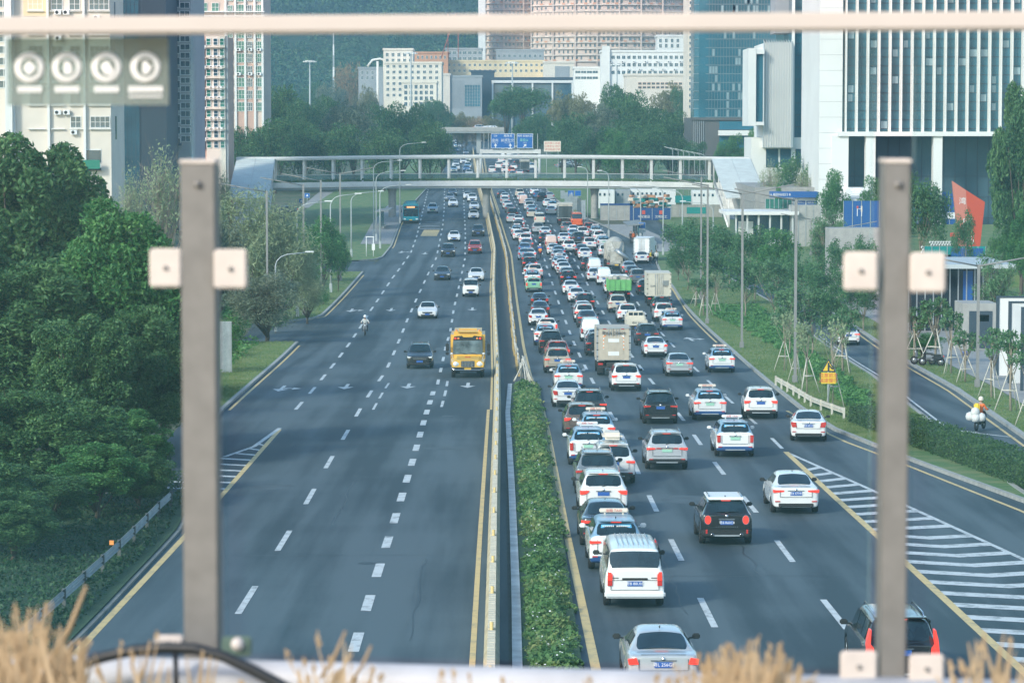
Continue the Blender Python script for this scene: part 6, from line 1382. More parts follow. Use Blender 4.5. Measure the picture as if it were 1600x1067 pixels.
for i, (k, px, tp_, Y, r) in enumerate([('umb',818,137,800,46),('umb',790,150,820,30),('mid2',835,170,780,34),('pale',882,137,860,34),('pale',915,140,840,28),('mid2',900,168,700,38),('mid1',878,185,720,26),('mid3',935,150,700,32),('mid2',958,120,780,26),('mid1',975,135,740,38),('mid1',1000,150,700,36),('mid2',1020,162,700,34),('pale',1045,122,860,32),('mid2',1070,128,850,24),('mid1',1045,168,690,34),('mid1',970,185,660,40),('mid2',925,190,660,36),('mid1',1010,195,650,40),('mid1',1050,205,660,30),('pale',1072,170,760,22),('lush',962,205,600,26),('mid2',1085,215,640,22),('lush',1150,212,560,18),('lush',1130,222,560,14),('lush',1175,205,540,16)]):
    T(k, px, tp_, Y, r, f'{dict(umb="flat topped umbrella", mid1="deep dark", mid2="mid green", mid3="greyish", pale="pale yellowish", lush="small fresh green")[k]} tree right of the blue signs, {ordn(i)} in from the gantry', group=G)
for i, (k, px, tp_, Y, r) in enumerate([('pale',700,168,985,24),('pale',728,172,990,24),('warm',748,186,975,20),('pale',768,176,985,22),('mid2',684,150,960,24),('pale',715,184,965,18),('pale',575,128,1150,20),('warm',545,105,1250,22),('pale',560,118,1250,26),('mid3',520,120,1150,28),('mid2',490,120,1200,26),('warm',722,190,968,16),('mid2',675,150,1000,24)]):
    T(k, px, tp_, Y, r, f'distant {dict(pale="pale", warm="rust tinted", mid2="green", mid3="greyish")[k]} tree round the flyover and cream blocks, {ordn(i)} of the scatter', group='distant trees round the flyover')
G = 'shrubby trees on the right verge'
for i, (k, px, tp_, b, r) in enumerate([('young2',1068,340,430,34),('young2',1100,345,440,40),('young2',1140,352,455,42),('young2',1180,350,470,40),('lush',1215,360,480,38),('young2',1075,375,455,34),('young2',1120,385,480,36),('young2',1165,395,500,38),('young',1210,400,510,40),('young2',1250,395,505,38),('young2',1285,405,520,34),('young',1235,440,560,40),('young',1270,450,560,38),('young2',1300,440,560,30),('young2',1060,400,440,20),('young',1330,420,500,30)]):
    T(k, px, tp_, 0, r, f'{dict(young="thin pale", young2="bushy green", lush="dense green")[k]} young tree in the right verge, {ordn(i)} from the far bus stop', group=G, base=b)
G = 'staked trees on the right verge'
for i, (px, tp_, b, r, k) in enumerate([(1100,425,495,17,'staked'),(1118,420,492,16,'staked2'),(1088,430,480,15,'staked'),(1226,478,582,24,'staked2'),(1262,492,618,28,'staked2'),(1302,490,640,26,'staked2'),(1318,470,585,26,'staked'),(1245,500,600,20,'staked2')]):
    T(k, px, tp_, 0, r, f'staked sapling on the right verge, {ordn(i)} in from the far end', group=G, base=b)
G = 'staked trees on the paved footway'
for i, (px, tp_, b, r, k) in enumerate([(1430,470,570,28,'staked'),(1463,452,572,30,'staked'),(1487,474,587,22,'staked'),(1509,508,600,24,'staked'),(1551,500,624,26,'staked'),(1581,502,646,30,'staked'),(1612,530,668,28,'staked')]):
    T(k, px, tp_, 0, r, f'young tree on three pale stakes along the paved footway, {ordn(i)} from the right post', group=G, base=b)
G = 'trees behind the right post'
for (k, px, tp_, Y, r, lab) in [('lush',1305,268,400,26,'rounded dark green tree above the blue hoarding left of the right post'),('lush',1362,278,400,22,'dark green tree touching the left of the right post'),('young2',1440,268,330,34,'light green street tree just right of the right post'),('young2',1462,285,330,28,'second light street tree before the red sculpture'),('young2',1508,325,300,20,'small dark tree standing in front of the red sculpture'),
    ('near1',1600,98,300,58,'very tall dark tree filling the upper right edge'),('near3',1590,212,350,42,'dark tree behind the red sculpture'),('near2',1612,320,290,40,'dark tree at the right edge below the tallest'),('lush',1566,350,300,20,'green tree right of the red sculpture'),('bamboo',1560,380,235,40,'bamboo clump above the white walls'),('bamboo',1292,318,330,34,'yellowish bamboo clump beside the tiled block'),('lush',1410,300,380,24,'tree half hidden by the right post'),
    ('twiggy',1205,250,430,24,'bare grey tree before the white tower at its left'),('young2',1235,238,440,26,'fine leaved tree in the raised garden'),('twiggy',1255,262,430,22,'bare grey tree in the raised garden nearer the hoarding'),('young2',1272,246,435,20,'green tree beside the white wall foot'),('lush',1217,290,420,9,'round clipped bush beside the raised path'),('lush',1260,300,420,10,'cone shaped dark bush over the blue roof'),
    ('lush',1440,520,215,36,'green bush between the post and the footway'),('young2',1350,440,250,34,'leafy tree hidden behind the right post'),('lush',1340,395,280,24,'green tree above the service road bend'),('young2',1312,372,292,26,'leafy tree in front of the grey planter wall, left one'),('young2',1352,366,292,24,'leafy tree in front of the grey planter wall, right one'),('lush',1300,385,310,18,'low tree at the left end of the grey planter wall')]:
    T(k, px, tp_, Y, r, lab, group=G)
for i, (px, b, s) in enumerate([(500,470,14),(505,478,12),(400,505,30),(430,520,24),(365,540,26),(352,560,22),(385,492,26)]):
    T('shrub', px, b - s*1.6, 0, s, f'low dark shrub on the left verge grass, {ordn(i)} from the junction', 'shrub', 'low shrubs on the left verge', base=b)
for k, (r_, a, b) in TP.items():
    if k not in UT: drop(r_)
# ground cover, planter and hedge
def cover(name, fx0, fx1, Y0, Y1, n, m, hfun, ls, label, kind='stuff', seed=3, flowers=0):
    rr = random.Random(seed); mb = MB()
    for _ in range(n):
        # more leaves where the camera is near
        Y = 1 / rr.uniform(1/Y1, 1/Y0); a, b = fx0(Y), fx1(Y)
        if b <= a: continue
        x = rr.uniform(a, b); h = hfun(x, Y, a, b); z = gz(Y) + h * sqrt(rr.random())
        leaf(mb, Vector((x, Y, z)), ls*rr.uniform(.6, 1.4)*(1 + Y/400), rr, 1.8, 1.2)
    o = mb.build(name, m); 
    if kind: tag(o, label, 'plants', kind=kind)
    else: tag(o, label, 'hedge')
    if flowers:
        mb = MB()
        for _ in range(flowers):
            Y = 1 / rr.uniform(1/Y1, 1/Y0); a, b = fx0(Y), fx1(Y); x = rr.uniform(a, b); leaf(mb, Vector((x, Y, gz(Y) + hfun(x, Y, a, b)*1.02)), .075, rr, 1.1, 3)
        mb.build('blossom', M_WHITE, o)
    return o
def hp(x, Y, a, b):
    u = (x-a)/(b-a); e = min(1, min(u, 1-u)*5+.25); return .10 + max(.04, .34 + .5*noise.noise((x*.8, Y*.30, 0)) + .3*noise.noise((x*2.2, Y*1.2, 3)))*sin(pi*max(.02, min(.98, u)))**.7
cover('planter_plants', lambda Y: PLx(Y)+.10 - .30*noise.noise((0, Y*.8, 1)), lambda Y: PRx(Y) - .05 + .45*noise.noise((5, Y*.7, 1)), 60, yP, 52000, leafmat('leaf_planter', (.05, .14, .04), (.12, .24, .075), (.34, .36, .14)), hp, .12, 'long strip of low green plants with tiny white blooms in the median planter', flowers=350)
hh = lambda x, Y, a, b: 1.0 + .12*noise.noise((x*.8, Y*.5, 2))
HL = Curve1([(1690,812),(1600,768),(1420,700),(1322,664)]); HR = lambda Y: HL(Y) + 2.1
YH0, YH1 = 62, unp(1326, 664).y
def hedge():
    rr = random.Random(9); mb = MB()
    for _ in range(60000):
        Y = 1/rr.uniform(1/YH1, 1/YH0); a, b = HL(Y), HL(Y)+2.0; f = rr.random(); n1 = .10*noise.noise((Y*.9, 1, 0)) + .06*noise.noise((Y*3, 4, 0)); h = 1.05 + n1 + .08*noise.noise((Y*.5, 8, 0))
        if f < .5: x = rr.uniform(a, b); z = h + rr.uniform(-.1, .03)
        elif f < .9: x = a + rr.uniform(-.02, .14) - n1; z = rr.uniform(.02, h)
        else: x = b - rr.uniform(0, .1); z = rr.uniform(.02, h)
        leaf(mb, Vector((x, Y, gz(Y)+z+.1)), .10*rr.uniform(.6, 1.4), rr, 1.6, .6)
    o = tag(mb.build('hedge', leafmat('leaf_hedge', (.020, .060, .022), (.05, .115, .035), (.11, .19, .07))), 'long clipped green hedge between the exit lane and the service road', 'hedge')
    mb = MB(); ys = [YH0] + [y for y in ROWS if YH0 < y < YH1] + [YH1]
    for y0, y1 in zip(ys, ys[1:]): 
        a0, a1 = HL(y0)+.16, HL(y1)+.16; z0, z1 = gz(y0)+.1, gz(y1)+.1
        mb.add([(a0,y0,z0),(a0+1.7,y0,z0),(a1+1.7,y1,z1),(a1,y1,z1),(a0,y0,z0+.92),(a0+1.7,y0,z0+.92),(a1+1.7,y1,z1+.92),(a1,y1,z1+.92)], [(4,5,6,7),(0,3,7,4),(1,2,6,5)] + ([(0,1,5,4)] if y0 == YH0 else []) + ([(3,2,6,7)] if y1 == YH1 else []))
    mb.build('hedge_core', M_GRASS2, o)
hedge()
lowh = lambda h: (lambda x, Y, a, b: h*(.6 + .6*abs(noise.noise((x*.6, Y*.3, 0)))))
CVm = leafmat('leaf_cover', (.04, .14, .04), (.09, .23, .06), (.17, .33, .11))
CL = Curve1([(1400,668),(1340,630),(1290,588),(1240,550),(1190,520),(1150,505),(1120,490)]); 
cover('ground_cover', lambda Y: CL(Y) - 1.0 + .8*noise.noise((0, Y*.25, 0)), lambda Y: SL(Y) - 2.2 + .8*noise.noise((3, Y*.25, 0)), unp(1395,655).y, unp(1120,480).y, 42000, CVm, lowh(.55), .15, 'bright green leafy ground cover in the right verge', seed=4)
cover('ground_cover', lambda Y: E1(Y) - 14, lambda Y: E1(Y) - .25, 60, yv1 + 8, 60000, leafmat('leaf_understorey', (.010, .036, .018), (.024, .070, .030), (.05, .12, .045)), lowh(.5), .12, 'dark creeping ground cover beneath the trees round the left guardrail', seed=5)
cover('ground_cover', lambda Y: E2(Y) - 14, lambda Y: E2(Y) - 2.6, unp(330,655).y, unp(462,536).y, 12000, CVm, lowh(.7), .17, 'green low plants behind the left verge grass', seed=6)
cover('ground_cover', lambda Y: E3(Y) - 16, lambda Y: E3(Y) - 4.2, unp(440,504).y, unp(565,426).y, 14000, LF['lush'], lowh(1.1), .2, 'green undergrowth under the feathery trees', seed=7)
gm_ = leafmat('grass_blades', (.09, .17, .05), (.15, .22, .08), (.25, .28, .14))
def tufts(name, fx0, fx1, Y0, Y1, n, label, seed):
    rr = random.Random(seed); mb = MB()
    for _ in range(n):
        Y = 1/rr.uniform(1/Y1, 1/Y0); a, b = fx0(Y), fx1(Y)
        if b <= a: continue
        x = rr.uniform(a, b); z = gz(Y)+.11; h = rr.uniform(.05, .16); w_ = .03; q = rr.uniform(-.06, .06)
        mb.add([(x-w_, Y, z), (x+w_, Y, z), (x+q, Y+rr.uniform(-.05, .05), z+h)], [(0,1,2)])
    tag(mb.build(name, gm_), label, 'grass', kind='stuff')
tufts('grass', lambda Y: KR(Y)+.3, lambda Y: SL(Y)-.4, unp(1440,700).y, unp(1060,450).y, 50000, 'mown grass blades on the right verge', 8)
tufts('grass', lambda Y: E3(Y)-8, lambda Y: E3(Y)-.1, unp(440,504).y, unp(565,426).y, 14000, 'mown grass blades on the left verge', 9)
tufts('grass', lambda Y: E2(Y)-4, lambda Y: E2(Y)-.1, unp(330,655).y, unp(462,536).y, 14000, 'mown grass blades beside the left kerb', 10)
tufts('grass', lambda Y: SR(Y)+.35, lambda Y: SR(Y)+2.5, 90, 300, 16000, 'grass round the staked trees on the footway edge', 12)
# wooded hill
hx0, hx1 = -260, 420
def hz(x, y): return gz(1500) + max(0, (y - 1450)) * .17 + 26*noise.noise((x*.004, y*.004, 0))*min(1, max(0, (y-1500)/300)) + 12*noise.noise((x*.012, y*.012, 4))*min(1, max(0, (y-1500)/200)) + (60 if False else 0)
mb = MB(); vs = []; fs = []; NXh, NYh = 40, 36
for j in range(NYh+1):
    for i in range(NXh+1):
        y = 1450 + 1400*j/NYh; x = -420 + 1000*i/NXh; vs.append((x, y, hz(x, y)))
        if i and j: a = (j-1)*(NXh+1)+i-1; fs.append((a, a+1, a+NXh+2, a+NXh+1))
mb.add(vs, fs, 0, True); struct(mb.build('hill', M_GRASS2))
rr = random.Random(21); mb = MB()
for k in range(2600):
    y = rr.uniform(1500, 2300) if k % 5 else rr.uniform(1480, 1650); x = rr.uniform(-.10*y, .02*y) ; c = Vector((x, y, hz(x, y) + 3)); r = rr.uniform(4, 12)
    for _ in range(46):
        d = Vector((rr.gauss(0,1), rr.gauss(0,1)-.5, rr.gauss(0,1)+.5)).normalized(); leaf(mb, c + Vector((d.x*r, d.y*r, d.z*r*.8)), rr.uniform(1.0, 2.1), rr, 1.3, .6)
tag(mb.build('hillside_forest', leafmat('leaf_hill', (.016, .060, .030), (.050, .125, .055), (.13, .20, .08), .1, .018)), 'forest covering the distant hillside', 'forest', kind='stuff')
# ---------------------------------------------------------------- buildings
M_BG = mat('window_glass', (.03, .08, .11), .08, spec=.9, coat=.5, var=.5, scale=.25); M_BG2 = mat('tower_glass', (.038, .145, .20), .14, spec=.45, coat=.12, var=.6, scale=.06, detail=5)
M_BGG = mat('green_glass', (.02, .16, .12), .12, spec=.8, coat=.5, var=.3, scale=.4)
W_CREAM = mat('wall_cream', (.72, .64, .56), .85, var=.08, scale=.25); W_SUNTINT = mat('wall_sun_tinted_white', (.76, .69, .59), .8, var=.10, scale=.12); W_WHITE = mat('wall_white', (.74, .73, .71), .75, var=.06, scale=.15); W_SLATE = mat('wall_slate', (.035, .055, .078), .7, var=.06, scale=.2)  # the warm white has low sunlight on the far blocks painted in
W_PINK = mat('wall_pink', (.55, .36, .29), .85, var=.1, scale=.4); W_GREY = mat('wall_grey', (.32, .34, .36), .8, var=.1, scale=.3); W_YEL = mat('wall_pale_yellow', (.76, .62, .40), .85, var=.08, scale=.2)
W_ORG = mat('wall_orange_brick', (.58, .30, .18), .85, var=.08, scale=.2); W_TOWR = mat('wall_pink_cream', (.62, .50, .43), .85, var=.12, scale=.08); W_BROWN = mat('wall_dark_stone', (.10, .095, .095), .6, var=.15, scale=.3)
def bldg(name, label, px0, px1, ptop, Y, depth, m, zb=None, pbot=None, cat='building'):
    a, b = atY(px0, ptop, Y), atY(px1, ptop, Y); z0 = gz(Y) - .3 if pbot is None else atY(px0, pbot, Y).z; t = thing(name, label, cat, ((a.x+b.x)/2, Y, z0)); w_, h_ = b.x-a.x, a.z-z0
    mb = MB(); mb.bb(-w_/2, w_/2, 0, depth, 0, h_); mb.build('wall', m, t); return t, w_, h_, F/Y
def win_mesh(w_, h_, nx=2, nz=1, fm=None, gm_=None, fr=.07, dp=.1):
    mb = MB(); mb.box((0, .02, 0), (w_, .06, h_), 1)
    for q in (-1, 1): mb.box((q*(w_/2-fr/2), -.02, 0), (fr, dp, h_)); mb.box((0, -.021, q*(h_/2-fr/2)), (w_-2*fr, dp, fr))
    for i in range(1, nx): mb.box((-w_/2+w_*i/nx, -.022, 0), (fr*.8, dp*.9, h_-2*fr))
    for i in range(1, nz): mb.box((0, -.0235, -h_/2+h_*i/nz), (w_-2*fr, dp*.85, fr*.7))
    me = mb.build('window', [fm or M_INKW, gm_ or M_BG]); d = me.data; bpy.data.objects.remove(me); return d
def windows(t, pts, me, y=-.03, lim=100, name='window'):
    for x, z in pts[:lim]: link(name, me, t, (x, y, z))
    rest = pts[lim:]
    if rest:
        vs = [v.co.copy() for v in me.vertices]; fs = [tuple(p.vertices) for p in me.polygons]; mi = [p.material_index for p in me.polygons]; mb = MB()
        for x, z in rest:
            k = len(mb.v); mb.v += [v + Vector((x, y, z)) for v in vs]; mb.f += [tuple(i+k for i in f) for f in fs]; mb.m += mi; mb.sm += [False]*len(fs)
        o = mb.build(name+'s', list(me.materials), t); o['kind'] = 'stuff'
def ac(t, x, z, y=-.35):
    mb = MB(); mb.box((0, 0, 0), (.85, .4, .6), bev=.02); o = mb.build('ac_unit', M_INKW, t, (x, y, z)); mb = MB(); mb.lathe([(.01, -.22), (.22, -.215)], (-.1, 0, 0), 'Y', 12); mb.build('fan', M_TRIM, o)
# cream apartment block, top left
t, w_, h_, s = bldg('apartment_block', 'cream apartment block with white framed windows in the upper left corner', -30, 171, -60, 380, 13, W_CREAM)
X = lambda px: (px - (171-30)/2) / s
Zf = lambda Y, z0: (lambda py: atY(0, py, Y).z - z0)
Z = Zf(380, t.location.z)
for (p0, p1, nx) in ((43, 66, 3), (79, 97, 2), (107, 124, 2), (138, 169, 4)):
    me = win_mesh((p1-p0)/s, 1.5, nx, 2)
    rows = [-30, 7, 44, 81, 118, 154, 191]; pts = [(X((p0+p1)/2), Z(r)) for r in rows if not (p1 < 100 and r > 160)]
    windows(t, pts, me)
    for r in rows:
        mb = MB(); mb.box((X((p0+p1)/2), -.12, Z(r)-.9), ((p1-p0)/s+.3, .5, .1)); mb.build('window_ledge', W_WHITE, t)
for px, py in ((90,20),(103,20),(88,176),(102,176),(113,207),(60,100),(60,137),(150,28),(90,60),(103,97)): ac(t, X(px), Z(py))
mb = MB()
for px in (20, 74, 130): mb.bb(X(px)-.15, X(px)+.15, -.5, 0, 0, h_)
mb.build('wall_fins', W_WHITE, t)
mb = MB(); mb.bb(X(8), X(19), -1.2, 0, Z(400), h_); mb.build('corner_bay', W_WHITE, t); windows(t, [(X(4), Z(r)) for r in range(-30, 150, 18)], win_mesh(1.4, 1.0, 2, 1), y=-.05)
mb = MB(); mb.bb(X(36), X(78), -.08, 0, Z(26), h_-.1); mb.build('ochre_panel', W_YEL, t)
mb = MB(); mb.bb(X(126), X(156), -1.0, 0, Z(262), Z(266)); mb.bb(X(126), X(156), -1.0, -.9, Z(266), Z(256)); mb.bb(X(127), X(155), -.04, 0, Z(255), Z(233)); mb.build('balcony', W_WHITE, t); mb = MB(); mb.bb(X(128), X(154), -.10, -.05, Z(254), Z(235)); mb.build('balcony_opening', M_BG, t)
mb = MB(); mb.bb(X(128), X(154), -1.1, -1.02, Z(264), Z(250)); mb.build('green_awning', mat('awning_green', (.02, .2, .13), .7), t)
for r in (20, 80, 140, 200): mb = MB(); x = 141/2/s+30/2/s; xx = (w_/2 + .03); mb.bb(xx-.02, xx+.03, 4, 5, Z(r)-1.5, Z(r)+1.5); mb.build('side_slit_window', M_BG, t)
# dark slate building
t, w_, h_, s = bldg('office_block', 'dark slate clad office block between the cream and pink apartment buildings', 182, 258, -60, 430, 20, W_SLATE)
cx = 220; Z = Zf(430, t.location.z)
mb = MB(); mb.bb((190-cx)/s, (216-cx)/s, -.08, 0, 0, h_); g_ = mb.build('glass_strip', M_BG, t); mb = MB()
for k in range(40): mb.bb((190-cx)/s, (216-cx)/s, -.12, -.081, k*1.3, k*1.3+.07)
for k in range(5): mb.bb((190-cx+k*6.5)/s-.03, (190-cx+k*6.5)/s+.03, -.125, -.082, 0, h_)
mb.build('mullions', W_SLATE, g_)
mb = MB()
for k in range(16): mb.bb((218-cx+k*2.5)/s, (218-cx+k*2.5)/s+.05, -.05, 0, 0, h_)
mb.build('cladding_ribs', W_SLATE, t)
t, w_, h_, s = bldg('office_block', 'grey banded block wedged behind the slate office block', 258, 297, -60, 445, 20, W_GREY); Z = Zf(445, t.location.z)
windows(t, [((263-277.5)/s, Z(r)) for r in range(-30, 230, 27)], win_mesh(1.1, 1.9, 1, 1, W_SLATE)); windows(t, [((275-277.5)/s, Z(r)) for r in range(-30, 230, 18)], win_mesh(1.0, 1.2, 1, 1)); windows(t, [((288-277.5)/s, Z(r)) for r in range(-30, 230, 13)], win_mesh(1.5, .9, 2, 1))
mb = MB(); mb.bb((250-277.5)/s, (282-277.5)/s, -1.2, 0, Z(228), Z(224)); mb.build('entrance_canopy', W_SLATE, t)
# cream block with green windows
t, w_, h_, s = bldg('apartment_block', 'tall cream and pink apartment block with green tinted windows left of the hill', 294, 411, -60, 600, 18, W_TOWR); Z = Zf(600, t.location.z); cx = 352.5
mb = MB()
for px in (352, 367, 382, 397, 409): mb.bb((px-cx)/s-.22, (px-cx)/s+.22, -.4, 0, 0, h_)
mb.build('pilasters', W_WHITE, t); mb = MB(); mb.bb((368-cx)/s, (381-cx)/s, -.1, 0, 0, Z(60)); mb.bb((396-cx)/s, (382-cx)/s, -.1, 0, 0, Z(100)); mb.build('pink_panel', W_PINK, t)
for px, ww, hh, gm2 in ((374, 1.9, 1.9, M_BGG), (388, 1.3, 1.7, M_BG), (403, 1.3, 1.8, M_BGG), (359, 1.1, 1.6, M_BGG)):
    windows(t, [((px-cx)/s, Z(r)) for r in range(-42, 170, 19)], win_mesh(ww, hh, 3, 2, M_INKW, gm2), y=-.16)
windows(t, [((px-cx)/s, Z(12)) for px in (303, 318, 336)], win_mesh(1.5, 1.8, 2, 2, M_INKW, M_BGG), y=-.1)
for z in (20, 27): mb = MB(); mb.bb(-w_/2-.3, w_/2+.3, -1.2, -.01, Z(z), Z(z-2)); mb.build('cornice', W_WHITE, t)
for px in (372, 390, 404):
    for r in range(40, 150, 38): ac(t, (px-cx)/s, Z(r), -.6)
# pink apartment block
t, w_, h_, s = bldg('apartment_block', 'pink walled apartment block with stacked balconies and air conditioners', 296, 352, 57, 480, 14, W_PINK); Z = Zf(480, t.location.z); cx = 324
mb = MB(); mb.bb((322-cx)/s, (352-cx)/s, -.5, 0, 0, h_ + .0); mb.build('pale_bay', W_CREAM, t)
mb = MB(); mb.bb(-w_/2-.1, (311-cx)/s, -.1, 0, Z(68), h_+.3); mb.build('parapet', W_WHITE, t)
for px in (316, 326, 337, 347):
    windows(t, [((px-cx)/s, Z(r)) for r in range(66, 228, 16)], win_mesh(.75, 1.15, 1, 2, M_INKW, M_BGG if px in (326, 347) else M_BG), y=-.56)
for px in (318, 331, 343):
    for r in range(74, 220, 16):
        if (px + r) % 3: ac(t, (px-cx)/s, Z(r), -.8)
mb = MB()
for r in range(74, 230, 16): mb.bb((312-cx)/s, (352-cx)/s, -1.1, -.51, Z(r+1), Z(r-.4))
mb.build('balcony_slabs', W_CREAM, t)
mb = MB(); mb.bb((352-cx)/s+.02, (354-cx)/s+.2, -.3, 0, 0, h_); mb.build('drain_pipes', W_GREY, t)
st = thing('shop_sign', 'dark vertical shop sign with one white character on the pink apartment block', 'sign', (t.location.x + (303-cx)/s, 480-.7, t.location.z + Z(230))); mb = MB(); mb.box((0, 0, 0), (1.15, .2, 2.6)); p_ = mb.build('panel', M_INK, st); text('lettering', '店', .95, M_INKW, p_, face_at(0, -.12, 0), .01)
# ---- far buildings in the middle
def grid(px0, px1, py0, py1, dx, dy, cx, s, Z): 
    out = []; y = py0
    while y <= py1:
        x = px0
        while x <= px1: out.append(((x-cx)/s, Z(y))); x += dx
        y += dy
    return out
def simple(label, px0, px1, top, Y, dep, m, wins, name='office_block', ww=1.6, wh=1.5, fm=None, gmm=None, nx=2, pbot=None):
    t, w_, h_, s = bldg(name, label, px0, px1, top, Y, dep, m, pbot=pbot); cx = (px0+px1)/2; Z = Zf(Y, t.location.z)
    if wins: windows(t, grid(*wins, cx, s, Z), win_mesh(ww, wh, nx, 1, fm, gmm))
    mb = MB(); mb.bb(-w_/2-.3, w_/2+.3, -.3, dep+.3, h_+.01, h_+.8); mb.build('parapet', m, t)
    return t, cx, s, Z, w_, h_
simple('cream block with stepped orange roof storey, leftmost of the central cluster', 600, 690, 100, 1150, 25, W_SUNTINT, (606, 686, 104, 150, 9.5, 9), ww=1.2, wh=1.2)
simple('tall corner of the cream block with orange top under the pale roof ring', 599, 645, 79, 1160, 20, W_CREAM, (605, 642, 86, 98, 9, 9), ww=1.2)
simple('orange brick wing on the ridge above the cream block', 640, 700, 84, 1310, 20, W_ORG, (646, 696, 90, 94, 7, 9), ww=.9)
simple('grey white rooftop block right of the orange wing', 696, 753, 78, 1335, 20, W_GREY, (702, 750, 83, 92, 8, 9), ww=1.7)
simple('long pale yellow block behind the modern cube', 688, 850, 97, 1320, 20, W_YEL, (694, 846, 102, 118, 8, 9), ww=1.1, wh=1.2)
simple('lower white stepped block with orange bands', 628, 682, 130, 1100, 20, W_SUNTINT, (634, 676, 136, 170, 8, 9), ww=1.2)
t, cx, s, Z, w_, h_ = simple('modern pale cube with blank wall coloured as sunlit and a tall gridded window', 673, 703, 118, 1250, 40, W_CREAM, None)  # cream stands in for sunlight on this face of the cube
t, cx, s, Z, w_, h_ = simple('modern panelled cube face coloured grey as if shaded, beside the blank pale wall', 703, 753, 121, 1251, 20, W_GREY, None)  # grey stands in for shade on the cube's other face
mb = MB(); mb.bb((726-cx)/s, (750-cx)/s, -.1, 0, Z(167), Z(133)); g_ = mb.build('gridded_window', M_BG2, t); mb = MB()
for k in range(7): mb.bb((726-cx+k*4)/s-.08, (726-cx+k*4)/s+.08, -.2, -.101, Z(167), Z(133))
for k in range(8): mb.bb((726-cx)/s, (750-cx)/s, -.19, -.102, Z(133+4.85*k)-.06, Z(133+4.85*k)+.06)
mb.build('mullions', W_GREY, g_); mb = MB()
for k in range(12): mb.bb((705-cx+k*1.8)/s, (705-cx+k*1.8)/s+.06, -.06, 0, Z(170), Z(126))
mb.build('panel_joints', W_SLATE, t)
t, cx, s, Z, w_, h_ = simple('long low block with white portal frame and dark glass bays', 768, 897, 124, 1260, 25, W_SLATE, None)
mb = MB(); mb.bb(-w_/2, w_/2, -1.5, -.01, Z(130), Z(126)); 
for k in range(5): x = (770-cx+k*31)/s; mb.bb(x-.35, x+.35, -1.4, -.02, 0, Z(130.2))
mb.build('portal_frame', W_WHITE, t)
for k in range(4): mb = MB(); x = (771-cx+k*31)/s; mb.bb(x+.5, x+7.9, -.2, 0, 0, Z(132)); mb.build('glass_bay', M_BG, t)
simple('dark glass slab behind the modern grey cube', 736, 772, 113, 1280, 20, W_SLATE, None)
t, cx, s, Z, w_, h_ = simple('blank white hall block over the portal framed building', 849, 897, 99, 1300, 25, W_SUNTINT, None); mb = MB(); mb.bb((867-cx)/s, (890-cx)/s, -.15, 0, Z(121), Z(104)); mb.build('grey_panel', W_GREY, t)
simple('grey roofline block with vents above the yellow block', 775, 850, 80, 1345, 20, W_GREY, (780, 846, 88, 94, 8, 9), ww=1.2)
simple('small white balconied annex left of the white slab', 897, 942, 108, 1080, 20, W_WHITE, (903, 938, 113, 130, 9, 9), ww=2.0, wh=1.0)
t, cx, s, Z, w_, h_ = simple('white slab block with three window rows and air conditioners', 940, 1084, 82, 1060, 20, W_WHITE, (950, 1080, 90, 114, 8.2, 11.8), ww=1.25, wh=1.3)
for k in range(14): ac(t, (955+9*k-cx)/s, Z(97 + 12*(k % 2)), -.4)
mb = MB(); mb.bb((941-cx)/s, (953-cx)/s, -1.0, 0, 0, h_+2.2); mb.build('stair_tower', W_WHITE, t)
t, cx, s, Z, w_, h_ = simple('cream podium with blinds below the white slab block', 978, 1090, 119, 1030, 20, W_CREAM, (1000, 1076, 131, 140, 7, 6), ww=1.2, wh=.8, fm=W_ORG)
simple('small white rooftop house above the white slab block', 1027, 1070, 58, 1150, 15, W_WHITE, (1032, 1066, 64, 76, 9, 8), ww=1.1)
